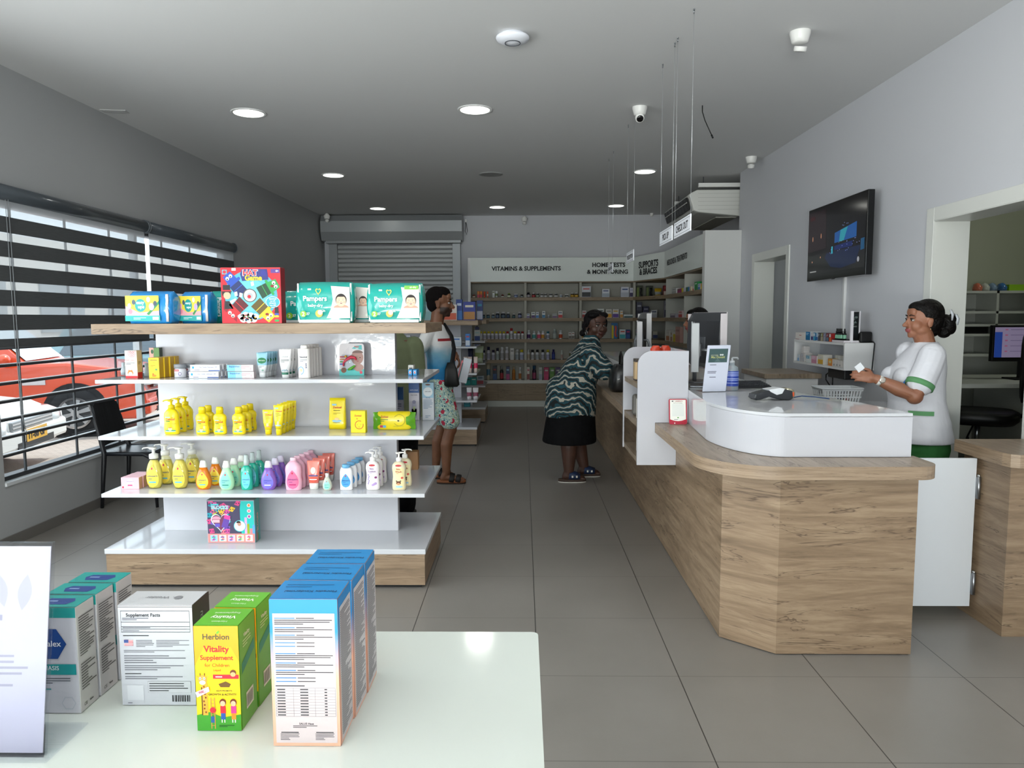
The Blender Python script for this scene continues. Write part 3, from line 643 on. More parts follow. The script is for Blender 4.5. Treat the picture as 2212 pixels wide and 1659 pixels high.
b = MB(); cyy = onx(1825, 690, XR).y; b.box(-.022, -.001, -.016, .016, 0, tz0-1.335+.12, mat('d4d4d4', .4), .002); tag(b.build('cable_duct', None, (XR, cyy, 1.327)), 'white vertical cable duct running down from the television', 'cable duct')
# ------------------------------------------------------------------ product makers (front faces -y, origin at the middle of the base)
def body_y(secs, e=2.0):
    def f(x, z):
        z = min(max(z, secs[0][0]), secs[-1][0])
        for p, q in zip(secs, secs[1:]):
            if p[0] <= z <= q[0] and q[0] > p[0]:
                k = (z-p[0])/(q[0]-p[0]); a = p[3]+(q[3]-p[3])*k; c = p[4]+(q[4]-p[4])*k
                ee = (p[5] if len(p) > 5 else e); u = min(abs(x-p[1])/max(a, 1e-5), .985); return p[2]-c*(1-u**ee)**(1/ee)
        return -secs[0][4]
    return f
def patch(b, f, shape, z0, z1, m, off=-.0006, nz=14, nx=8):
    vs = []
    for i in range(nz+1):
        z = z0+(z1-z0)*i/nz; xl, xr = shape((z-z0)/(z1-z0))
        for j in range(nx+1): x = xl+(xr-xl)*j/nx; vs.append((x, f(x, z)+off, z))
    return b.raw(vs, [(i*(nx+1)+j, i*(nx+1)+j+1, (i+1)*(nx+1)+j+1, (i+1)*(nx+1)+j) for i in range(nz) for j in range(nx)], m, True)
def ell(cx, hw): return lambda t: (cx-hw*math.sqrt(max(0, 1-(2*t-1)**2)), cx+hw*math.sqrt(max(0, 1-(2*t-1)**2)))
def drop(cx, hw):
    def g(t):
        w = hw*(math.sqrt(max(0, 1-(1-t/.38)**2)) if t < .38 else math.cos((t-.38)/.62*PI/2)**.9 if t < 1 else 0)
        return cx-w, cx+w
    return g
def rct(x0, x1): return lambda t: (x0, x1)
def S(hc, r=.35, **k): return mat(hc, r, **k)
def shape_secs(kind, w, d, h):
    a, c = w/2, d/2
    if kind == 'oval':   # shampoo, narrow foot, wide belly, round shoulder
        P = [(0, .62, .8), (.02, .68, .86), (.15, .86, .95), (.38, 1, 1), (.62, .93, .96), (.82, .70, .80), (.93, .46, .62), (1, .30, .46)]
    elif kind == 'pear': P = [(0, .66, .8), (.02, .72, .86), (.18, .96, .97), (.36, 1, 1), (.60, .86, .92), (.80, .62, .76), (1, .40, .56)]
    elif kind == 'wave': P = [(0, .86, .86), (.02, .94, .94), (.14, 1, 1), (.30, .96, .97), (.46, .88, .9), (.60, .90, .92), (.75, 1, 1), (.88, .92, .94), (.96, .66, .7), (1, .36, .5)]
    elif kind == 'hip':  P = [(0, .86, .86), (.02, .92, .92), (.25, 1, 1), (.48, .93, .95), (.70, .98, 1), (.82, .92, .95), (.92, .66, .75), (1, .36, .5)]
    elif kind == 'round': P = [(0, .92, .92), (.02, .98, .98), (.3, 1, 1), (.75, 1, 1), (.88, .93, .93), (.96, .72, .75), (1, .45, .5)]
    elif kind == 'jar':  P = [(0, .94, .94), (.03, 1, 1), (.80, 1, 1), (.90, .92, .92), (1, .78, .78)]
    else: P = [(0, .97, .97), (.02, 1, 1), (.98, 1, 1), (1, .97, .97)]
    return [(z*h, 0, 0, a*u, c*v) for z, u, v in P]
def bottle(name, w, d, h, bodymat, kind, cap, lab, cat, loc, group=None, e=2.4, decor=None, rz=0, cap_name='cap', fill=None):
    """cap: (style, width, height, material)"""
    t = thing(name, lab, cat, loc, rz, group); sec = shape_secs(kind, w, d, h)
    b = MB(); b.loft(sec, bodymat, 28, e); b.build('bottle_body', t)
    if fill:
        m, lvl = fill; s2 = [(max(z, .004)*1.0, x, y, a*.90, c*.86) for z, x, y, a, c in sec if z <= lvl*h]; b = MB(); b.loft(s2, m, 24, e); b.build('liquid', t)
    st, cw, ch, cm = cap[:4]; b = MB(); r = cw/2
    if st == 'disc': b.loft([(h-.002, 0, 0, r, r*.7), (h+ch*.75, 0, 0, r*.98, r*.66), (h+ch*.97, 0, 0, r*.85, r*.55), (h+ch, 0, 0, r*.7, r*.42)], cm, 24, 2.3)
    elif st == 'cone': b.loft([(h-.003, 0, 0, r, r*.75), (h+ch*.3, 0, 0, r*.9, r*.68), (h+ch*.9, 0, 0, r*.66, r*.52), (h+ch, 0, 0, r*.56, r*.44)], cm, 24, 2.2)
    elif st == 'screw':
        b.lathe([(r, h-.001), (r, h+ch-.002), (r*.92, h+ch)], cm, 24)
    elif st == 'pump':
        b.lathe([(r, h-.002), (r, h+ch*.34), (r*.55, h+ch*.40), (r*.34, h+ch*.44), (r*.34, h+ch*.78)], cm, 20)
        b.loft([(h+ch*.76, -.004, 0, r*.75, r*.6), (h+ch*.86, -.004, 0, r*.95, r*.7), (h+ch*.92, -.004, 0, r*.9, r*.65)], cm, 20)
        b.tube([(0, 0, h+ch*.88), (-r*1.4*d_(cap), 0, h+ch*.90), (-r*2.3*d_(cap), 0, h+ch*.86), (-r*2.6*d_(cap), 0, h+ch*.76)], [(.006, .005), (.005, .004), (.0045, .0035), (.003, .003)], cm, 10)
    elif st == 'spray':
        b.lathe([(r, h-.001), (r, h+ch*.45), (r*.85, h+ch*.5), (r*.8, h+ch*.98), (r*.72, h+ch)], cm, 20)
    b.build(cap_name, t)
    if decor:
        b = MB(); decor(b, body_y(sec, e), w, h); b.build('label', t)
    return t
def d_(c): return -1 if len(c) > 4 else 1
def carton(name, w, d, h, cols, lab, cat, loc, group=None, rz=0, decor=None, bev=.0008, side=None, top=None, parts=True):
    """cols: front colour; a closed cardboard carton with folded flaps"""
    t = thing(name, lab, cat, loc, rz, group); f, s_, t_ = cols if isinstance(cols, tuple) else (cols, cols, cols)
    b = MB(); b.box(-w/2, w/2, -d/2, d/2, 0, h, S(s_, .4), bev, 1)
    b.box(-w/2+.0005, w/2-.0005, -d/2-.0004, -d/2+.002, .0006, h-.0006, S(f, .38)); b.box(-w/2+.0006, w/2-.0006, -d/2+.0006, d/2-.0006, h-.003, h+.0003, S(t_, .4)); 
    b.box(-w/2+.0006, w/2-.0006, -d/2-.0006, -d/2+.0001, h-.0030, h-.0022, S('55504a', .8)) if h > .1 else None
    b.build('carton', t)
    if decor: b = MB(); decor(b, w, h, -d/2-.0009); b.build('front_print', t)
    if side: b = MB(); b.X = Matrix.Translation((w/2+.0007, 0, 0)) @ Matrix.Rotation(PI/2, 4, 'Z'); side(b, d, h, 0); b.build('side_print', t)
    if top: b = MB(); b.X = Matrix.Translation((0, 0, h+.0008)) @ Matrix.Rotation(-PI/2, 4, 'X'); top(b, w, d, 0); b.build('top_print', t)
    return t
def tubep(name, w, d, h, bm, capm, lab, cat, loc, group=None, crimp_up=True, decor=None, rz=0, capw=.6, caph=.2):
    t = thing(name, lab, cat, loc, rz, group)
    b = MB(); ch = h*caph
    sec = [(ch, 0, 0, w/2*capw*1.05, d/2), (h*.5, 0, 0, w/2*.92, d/2*.82), (h*.8, 0, 0, w/2*.98, d/2*.40), (h*.94, 0, 0, w/2, d/2*.12), (h, 0, 0, w/2, d/2*.08)]
    b.loft(sec, bm, 24, 2.2); b.box(-w/2, w/2, -.001, .001, h*.955, h, bm); b.build('tube_body', t)
    b = MB(); b.loft([(0, 0, 0, w/2*capw*.92, d/2*.9), (ch*.9, 0, 0, w/2*capw, d/2*.98), (ch, 0, 0, w/2*capw*.96, d/2*.95)], capm, 24, 2.2); b.build('cap', t)
    if decor: b = MB(); decor(b, body_y(sec, 2.2), w, h); b.build('label', t)
    return t
GPX = 4.0/1573.66
def pos(px, py, z): v = onz(px, py, z); return v
ORD = ['first', 'second', 'third', 'fourth', 'fifth', 'sixth', 'seventh', 'eighth', 'ninth', 'tenth', 'eleventh', 'twelfth', 'thirteenth']
def fr(n, what, where):
    w = {1: [''], 2: ['front ', 'rear '], 3: ['front ', 'middle ', 'rear '], 4: ['front ', 'second ', 'third ', 'rear '], 5: ['front ', 'second ', 'third ', 'fourth ', 'rear '], 6: ['front ', 'second ', 'third ', 'fourth ', 'fifth ', 'rear ']}[n]
    return [x+what+', '+where for x in w]
YEL = S('f2d90e', .32, coat=.3); YELC = S('e9cf14', .35); BLUEL = S('8fc4dd', .5); RED = S('c8372a', .4); ORG = S('e07a2c', .4); GRN = S('4c8a45', .5); INKB = S('4a4a30', .6)
S2, S3, S4, SB, ST = 1.1876, .8716, .5456, .2276, 1.4956
# --------------- yellow baby range, third shelf
def zlabel(boat='3f9a86', flag=True, sc=1.0):
    def g(b, f, w, h):
        if flag: patch(b, f, rct(-w*.30, w*.02), h*.655, h*.69, BLUEL)
        b.text('Zwitsal', 0, h*.60, w*.60, h*.09, RED, -.0012, .02, f); patch(b, f, ell(w*.14, w*.06), h*.635, h*.675, S('d9892a', .5), -.0008, 6, 4)
        b.lines(-w*.26, w*.26, h*.49, h*.55, 1, S('3f7a3a', .5), -.001, .6, 3, f); b.lines(-w*.36, w*.36, h*.36, h*.44, 2, S('b58a1a', .5), -.001, .3, 4, f)
        patch(b, f, ell(0, w*.34), h*.12, h*.19, S(boat, .5)); patch(b, f, ell(0, w*.13), h*.15, h*.29, S('f4d9a0', .5), -.0010); patch(b, f, ell(-.0, w*.12), h*.25, h*.30, S('d08a3a', .5), -.0013, 6)
        patch(b, f, ell(0, w*.36), h*.11, h*.135, S('cfe8e0', .5), -.0015, 6)
    return g
p = pos(368, 939, S3); t = bottle('pump_bottle', .088, .052, .146, YEL, 'hip', ('pump', .036, .052, YELC), '', 'bottle', p+Vector((0, .026, 0)), 'yellow pump bottles', decor=zlabel(), cap_name='pump_head')
row(t, 3, .085, fr(3, 'yellow baby shampoo pump bottle with pump head', 'left end of the third shelf'), dx=.0)
p = pos(435, 939, S3); t = bottle('shampoo_bottle', .075, .042, .120, YEL, 'wave', ('disc', .040, .036, YELC), '', 'bottle', p+Vector((0, .022, 0)), 'small yellow shampoo bottles', decor=zlabel())
row(t, 2, .075, fr(2, 'yellow wavy baby shampoo bottle with green boat print', 'right of the yellow pumps'))
c = copy_tree(t); c.location = pos(473, 939, S3)+Vector((0, .022, 0)); c['label'] = 'single yellow baby wash bottle with round green print, fifth group on third shelf'
c['label'] = 'lone yellow baby bottle standing between the two groups of yellow shampoo'
c = copy_tree(t); c.location = pos(514, 939, S3)+Vector((0, .022, 0)); row(c, 3, .078, fr(3, 'yellow baby lotion bottle, blue boat print', 'left of the yellow tubes'), dx=.004)
def tlabel(flagc):
    def g(b, f, w, h):
        patch(b, f, rct(-w*.34, w*.0), h*.875, h*.915, S(flagc, .5)); b.text('Zwitsal', w*.05, h*.80, w*.62, h*.08, RED, -.0012, .02, f)
        b.lines(-w*.3, w*.32, h*.60, h*.74, 3, S('8a8a2a', .5), -.001, .3, 5, f); patch(b, f, ell(0, w*.28), h*.30, h*.35, S('9fc9e0' if flagc == '8fc4dd' else 'e8a05a', .5)); patch(b, f, ell(0, w*.12), h*.33, h*.47, S('f0cf90', .5), -.001)
        patch(b, f, rct(-w*.2, w*.2), h*.22, h*.225, S('8a8a2a', .5))
    return g
p = pos(578, 939, S3); t = tubep('cream_tube', .060, .034, .139, YEL, YELC, 'shorter yellow cream tube standing left of the yellow tube row', 'tube', p+Vector((0, .018, 0)), None, decor=tlabel('e7a9b5'))
p = pos(601, 940, S3); t = tubep('cream_tube', .056, .034, .167, YEL, YELC, '', 'tube', p+Vector((0, .018, 0)), 'yellow cream tubes in a row', decor=tlabel('8fc4dd'))
row(t, 5, .055, fr(5, 'tall yellow cream tube', 'in the row of tubes on the third shelf'), dx=.001)
p = pos(728, 927, S3); t = thing('powder_pouch', 'tall yellow baby powder pouch on the third shelf', 'pouch', p+Vector((0, .02, 0)))
b = MB(); b.loft([(0, 0, 0, .050, .020, 4), (.03, 0, 0, .051, .022, 4), (.10, 0, .004, .049, .016, 3.5), (.165, 0, .010, .047, .004, 5), (.182, 0, .012, .047, .0012, 6)], YEL, 28, 3.5); b.build('pouch_body', t)
f = body_y([(0, 0, 0, .050, .020), (.03, 0, 0, .051, .022), (.10, 0, .004, .049, .016), (.165, 0, .010, .047, .004), (.182, 0, .012, .047, .0012)], 4)
b = MB(); patch(b, f, rct(-.03, -.004), .138, .148, BLUEL); b.text('Zwitsal', 0, .128, .052, .014, RED, -.0015, .02, f); b.text('babypoeder', 0, .110, .052, .008, S('3a3a20', .5), -.0015, .02, f); b.lines(-.022, .022, .086, .098, 2, S('a08a1a', .5), -.001, .3, 2, f)
patch(b, f, ell(0, .028), .042, .056, BLUEL, -.0012); patch(b, f, ell(0, .013), .052, .068, S('f0cf90', .5), -.0016); patch(b, f, ell(0, .026), .036, .041, S('6f7a2a', .5), -.0012); b.build('label', t)
def zbox(b, w, h, y):
    b.text('Zwitsal', 0, h*.78, w*.62, h*.08, RED, y, .02)
    for k in range(18):
        a0 = math.radians(60+k*17); a1 = math.radians(60+(k+1)*17.6); r = w*.30
        b.poly([(w*.08+r*math.cos(a0), h*.36+r*math.sin(a0)), (w*.08+r*.86*math.cos(a0), h*.36+r*.86*math.sin(a0)), (w*.08+r*.86*math.cos(a1), h*.36+r*.86*math.sin(a1)), (w*.08+r*math.cos(a1), h*.36+r*math.sin(a1))], RED, y)
    b.poly([(-w*.05, h*.60), (-w*.12, h*.68), (-w*.02, h*.64)], RED, y)
    for s in (-1, 1): b.disc(w*(.08+.12*s), h*.37, w*.02, w*.02, INKB, y)
    b.disc(w*.08, h*.27, w*.09, w*.03, RED, y, 14, 180, 360); b.disc(w*.08, h*.285, w*.09, w*.02, YEL, y-.0002, 14)
p = pos(774, 935, S3); carton('soap_carton', .084, .045, .126, 'f0d80f', 'square yellow carton with smiling baby face outline, left of the wipes', 'box', p+Vector((0, .024, 0)), decor=zbox, rz=-.03)
# wipes
p = pos(850, 929, S3); t = thing('wipes_pack', 'lying yellow and green pack of baby wipes at the right of the third shelf', 'wipes pack', p+Vector((0, .035, 0)))
b = MB(); b.loft([(0, 0, 0, .092, .030, 3.5), (.012, 0, 0, .100, .036, 3), (.055, 0, 0, .100, .040, 3), (.095, 0, 0, .098, .034, 3), (.106, 0, 0, .092, .018, 3.5)], S('efd81a', .25, coat=.5), 36, 3); b.build('pack_body', t)
f = body_y([(0, 0, 0, .092, .030), (.012, 0, 0, .100, .036), (.055, 0, 0, .100, .040), (.095, 0, 0, .098, .034), (.106, 0, 0, .092, .018)], 3)
GW = S('5fa51c', .25, coat=.5)
for s in (-1, 1):
    b = MB(); xs = [.074, .088, .104, .116, .124]
    prof = [.040, .036, .030, .008, .002]
    rows_ = []
    for x, w_ in zip(xs, prof): rows_.append([(s*x+random.uniform(-.002, .002), -w_*math.sin(PI*k/8)*1.0-.0008*(1), .002+.104*k/8*(1-.04*(x-.074)/.05)+(.002 if x > .1 else 0)*((k % 2)*2-1)) for k in range(9)])
    fr_ = []; n = 9
    for w in rows_: fr_ += w
    bk = [(x, -y*.9, z) for x, y, z in fr_]
    fs = [(i*n+k, i*n+k+1, (i+1)*n+k+1, (i+1)*n+k) for i in range(4) for k in range(n-1)]
    b.raw(fr_, fs, GW, True); b.raw(bk, fs, GW, True); b.build('green_end', t)
b = MB(); b.text('Zwitsal', -.052, .078, .045, .014, RED, -.001, .02, f); b.lines(-.075, -.03, .048, .066, 2, GRN, -.001, .4, 2, f); patch(b, f, rct(-.080, -.062), .014, .028, S('c23a5a', .5)); patch(b, f, rct(-.061, -.043), .014, .028, S('58a9d8', .5))
for k in range(22):
    a0, a1 = math.radians(-150+k*13), math.radians(-150+(k+1)*13.5); cx, cz, r = .035, .058, .034
    b.raw([(cx+r*math.cos(a)*q, f(cx+r*math.cos(a)*q, cz+r*math.sin(a)*q)-.001, cz+r*math.sin(a)*q) for a, q in ((a0, 1), (a1, 1), (a1, .95), (a0, .95))], [(0, 1, 2, 3)], INKB)
patch(b, f, ell(.035, .018), .046, .066, S('f4e27a', .5), -.0012); patch(b, f, ell(.03, .006), .050, .060, INKB, -.0014, 6, 4); b.lines(.0, .06, .018, .026, 2, S('8a8a2a', .5), -.001, .3, 2, f); b.build('label', t)
# --------------- johnson shelf (fourth)
CLR = glass_mat('clear_bottle_plastic', (.97, .95, .72), .8)
YLIQ = mat('f4e88a', .15, trans=.25, ior=1.35); AMB = mat('f0860a', .08, trans=.25, ior=1.35, coat=.5); PUR = mat('9468c8', .1, trans=.2, ior=1.35, coat=.5); MINT = S('b6e3b8', .22, sss=.1); TEAL = S('1fae93', .2, coat=.6); PINK = S('f0b6ca', .35, coat=.3); FROST = S('efeee6', .35, trans=.2); WCAP = S('f2f1ea', .35)
def jlabel(bg, word=True, dropc='c8344a', wc='203a78', line='58b4e0', scale=1.0, shape=None, zc=(.05, .80)):
    def g(b, f, w, h):
        patch(b, f, (shape or drop)(0, w*.36*scale), h*zc[0], h*zc[1], S(bg, .4), -.0008, 18, 8)
        z = lambda q: h*(zc[0]+(zc[1]-zc[0])*q)
        patch(b, f, drop(0, w*.05), z(.78), z(.90), S(dropc, .4), -.0014, 8, 4)
        if word: b.text("Johnson's", 0, z(.50), w*.62*scale, h*.085, S(wc, .5), -.0016, .015, f)
        b.lines(-w*.22, w*.22, z(.34), z(.42), 1, S(wc, .5), -.0014, .3, 2, f); patch(b, f, rct(-w*.2, w*.2), z(.20), z(.26), S(line, .4), -.0014, 2, 4)
    return g
for px, py, dy in ((330, 1056, .028), (386, 1056, .028)):
    p = pos(px, py, S4); bottle('pump_bottle', .100, .060, .175, CLR, 'oval', ('pump', .050, .068, WCAP), 'clear yellow %s baby wash pump bottle in the front, fourth shelf' % ('first' if px < 350 else 'second'), 'bottle', p+Vector((0, dy, 0)), 'clear yellow wash pump bottles', fill=(YLIQ, .93), decor=jlabel('f5dc50'), cap_name='pump_head')
for px, py, w_ in ((355, 1047, 'behind and between the two front ones'), (413, 1044, 'at the back, beside the amber shampoo')):
    p = pos(px, py, S4); bottle('pump_bottle', .100, .060, .175, CLR, 'oval', ('pump', .050, .068, WCAP), 'clear yellow baby wash pump bottle '+w_, 'bottle', p+Vector((0, .028, 0)), 'clear yellow wash pump bottles', fill=(YLIQ, .88), decor=jlabel('f5dc50'), cap_name='pump_head')
p = pos(437, 1058, S4); t = bottle('shampoo_bottle', .092, .050, .130, AMB, 'pear', ('cone', .046, .036, WCAP), '', 'bottle', p+Vector((0, .026, 0)), 'amber baby shampoo bottles', decor=jlabel('f2d23a'))
row(t, 2, .10, fr(2, 'amber baby shampoo bottle with white cap', 'fourth shelf'), dx=.028)
p = pos(487, 1059, S4); t = bottle('shampoo_bottle', .090, .050, .130, MINT, 'pear', ('cone', .046, .036, WCAP), '', 'bottle', p+Vector((0, .026, 0)), 'mint green bottles', decor=jlabel('8fe0c0', wc='1f6aa8', line='2a8a80'))
row(t, 3, .085, fr(3, 'mint green baby bottle with white cap', 'fourth shelf'), dx=.012)
p = pos(531, 1059, S4); t = bottle('spray_bottle', .070, .045, .142, TEAL, 'hip', ('spray', .030, .058, S('d8e6e2', .3, trans=.3)), '', 'bottle', p+Vector((0, .024, 0)), 'teal detangler spray bottles', decor=jlabel('6fd0dc', dropc='e0503a', wc='1560a0', shape=ell, scale=.95), cap_name='spray_head')
row(t, 3, .075, fr(3, 'teal conditioner spray bottle', 'fourth shelf'), dx=.010)
p = pos(578, 1059, S4); t = bottle('shampoo_bottle', .090, .050, .130, PUR, 'pear', ('cone', .046, .036, S('e3ddee', .35)), '', 'bottle', p+Vector((0, .026, 0)), 'purple bedtime bottles', decor=jlabel('7a74e0', wc='1c2f80', line='e8e4ff'))
row(t, 3, .080, fr(3, 'purple bedtime bath bottle', 'fourth shelf'), dx=.008)
p = pos(632, 1060, S4); t = bottle('lotion_bottle', .096, .056, .168, PINK, 'hip', ('disc', .036, .018, S('f4c8d6', .35)), '', 'bottle', p+Vector((0, .03, 0)), 'pink lotion bottles', e=2.6, decor=jlabel('ee6f9a', wc='5a2a78', line='c02a6a', zc=(.05, .70)))
row(t, 5, .057, fr(5, 'pink baby lotion bottle', 'fourth shelf'), dx=.008)
CORAL = S('f08070', .3, coat=.3)
def clabel(b, f, w, h):
    patch(b, f, rct(-w*.36, w*.36), h*.46, h*.50, S('3a4a90', .5)); patch(b, f, ell(0, w*.36), h*.26, h*.44, S('e0503a', .5)); patch(b, f, rct(-w*.3, w*.3), h*.335, h*.37, S('f6f0ea', .5), -.0012); patch(b, f, ell(0, w*.2), h*.54, h*.78, S('f6d8cf', .5)); b.text("Johnson's", 0, h*.52, w*.6, h*.05, S('2a3a80', .5), -.0016, .01, f)
p = pos(676, 1058, S4); t = tubep('shampoo_tube', .072, .040, .165, CORAL, WCAP, '', 'tube', p+Vector((0, .024, 0)), 'coral shampoo tubes', decor=clabel, capw=.74, caph=.22)
row(t, 4, .075, fr(4, 'coral shampoo tube standing on its white cap', 'fourth shelf'), dx=.010)
p = pos(706, 1059, S4); bottle('travel_bottle', .054, .034, .074, S('e9ecd8', .25, trans=.3), 'pear', ('screw', .020, .022, WCAP), 'tiny travel baby bottle with green drop label in front of coral tubes', 'bottle', p+Vector((0, .014, 0)), decor=jlabel('9fe0cf', wc='1f8a80', line='2ab0a0'))
p = pos(747, 1059, S4); t = bottle('powder_bottle', .072, .040, .128, S('f0f0f2', .4), 'jar', ('screw', .046, .018, S('6fb4e0', .35)), '', 'bottle', p+Vector((0, .022, 0)), 'white powder bottles', e=3, decor=jlabel('4fa4e4', wc='17387c', line='2f80d0', zc=(.12, .74)))
row(t, 4, .068, fr(4, 'white baby powder bottle with blue lid', 'fourth shelf'), dx=.010)
def hlabel(word1, word2, c1, c2, art):
    def g(b, f, w, h):
        patch(b, f, ell(0, w*.22), h*.83, h*.90, S('c22a35', .4)); patch(b, f, rct(-w*.4, w*.4), h*.06, h*.78, S(c2, .4), -.0007, 10, 8)
        b.text(word1, 0, h*.74, w*.62, h*.07, S(c1, .5), -.0016, .02, f); b.text(word2, 0, h*.655, w*.66, h*.07, S(c1, .5), -.0016, .02, f); b.lines(-w*.15, w*.15, h*.58, h*.61, 1, S(c1, .5), -.0012, .4, 1, f)
        patch(b, f, ell(w*.25, w*.09), h*.40, h*.48, S('8a3a7a' if art else 'd85a4a', .5), -.0012, 6)
        if art:
            for k in range(7): patch(b, f, ell(-w*(.28-.03*(k % 3)), w*.05), h*(.20+.05*k), h*(.25+.05*k), S('8a76b0', .5), -.0012, 5, 4)
            for k in range(3): patch(b, f, ell(w*(.05+.09*k), w*.10), h*(.14+.02*k), h*(.22+.03*k), S('b79ad0', .5), -.0013, 5, 4)
        else:
            patch(b, f, ell(0, w*.17), h*.20, h*.33, S('6a3a22', .5), -.0012); patch(b, f, ell(0, w*.12), h*.19, h*.27, S('d49a6a', .5), -.0015); patch(b, f, ell(-w*.14, w*.06), h*.31, h*.35, S('241512', .5), -.0016, 5, 4); patch(b, f, ell(w*.14, w*.06), h*.31, h*.35, S('241512', .5), -.0016, 5, 4); patch(b, f, ell(w*.03, w*.26), h*.10, h*.17, S('9fd0e8', .5), -.0016)
    return g
p = pos(804, 1059, S4); t = bottle('lotion_pump_bottle', .080, .052, .165, S('f3efec', .35), 'wave', ('pump', .032, .055, S('f6f4f2', .3)), '', 'bottle', p+Vector((0, .028, 0)), 'white lotion pump bottles', decor=hlabel('Baby', 'Lotion', '7a4a8a', 'f6ecf4', 1), cap_name='pump_head')
row(t, 3, .085, fr(3, 'white baby lotion pump bottle', 'fourth shelf'), dx=.006)
p = pos(861, 1060, S4); t = bottle('wash_pump_bottle', .080, .052, .165, S('f0e3c0', .3, trans=.15), 'wave', ('pump', .032, .055, S('f4f0ea', .3), 1), '', 'bottle', p+Vector((0, .028, 0)), 'cream wash pump bottles', decor=hlabel('Baby', 'Wash', 'b8402a', 'f4e6b0', 0), cap_name='pump_head')
row(t, 2, .10, fr(2, 'cream baby wash pump bottle', 'right end of the fourth shelf'), dx=.018)
def soapb(b, w, h, y):
    b.disc(0, h*.55, w*.2, h*.34, S('f8dbe6', .4), y); b.text("Johnson's", 0, h*.66, w*.38, h*.2, S('4a3a90', .5), y-.0003, .015); b.rect(-w*.13, w*.13, h*.28, h*.40, S('d8437a', .4), y-.0002); b.disc(-w*.4, h*.17, w*.05, h*.09, S('d8304a', .5), y)
p = pos(281, 1057, S4); t = carton('soap_bar_box', .104, .038, .068, ('f0b8c8', 'c99a80', 'f2c2cf'), '', 'box', p+Vector((0, .022, 0)), 'pink soap boxes', decor=soapb)
row(t, 4, .042, fr(4, 'pink soap bar box', 'left end of the fourth shelf'), dx=.002)
p = onz(888, 1015, S4); carton('cardboard_box', .088, .07, .118, 'a9794a', 'plain brown cardboard box at the far right of the fourth shelf', 'box', p+Vector((0, .035, 0)), rz=.02)
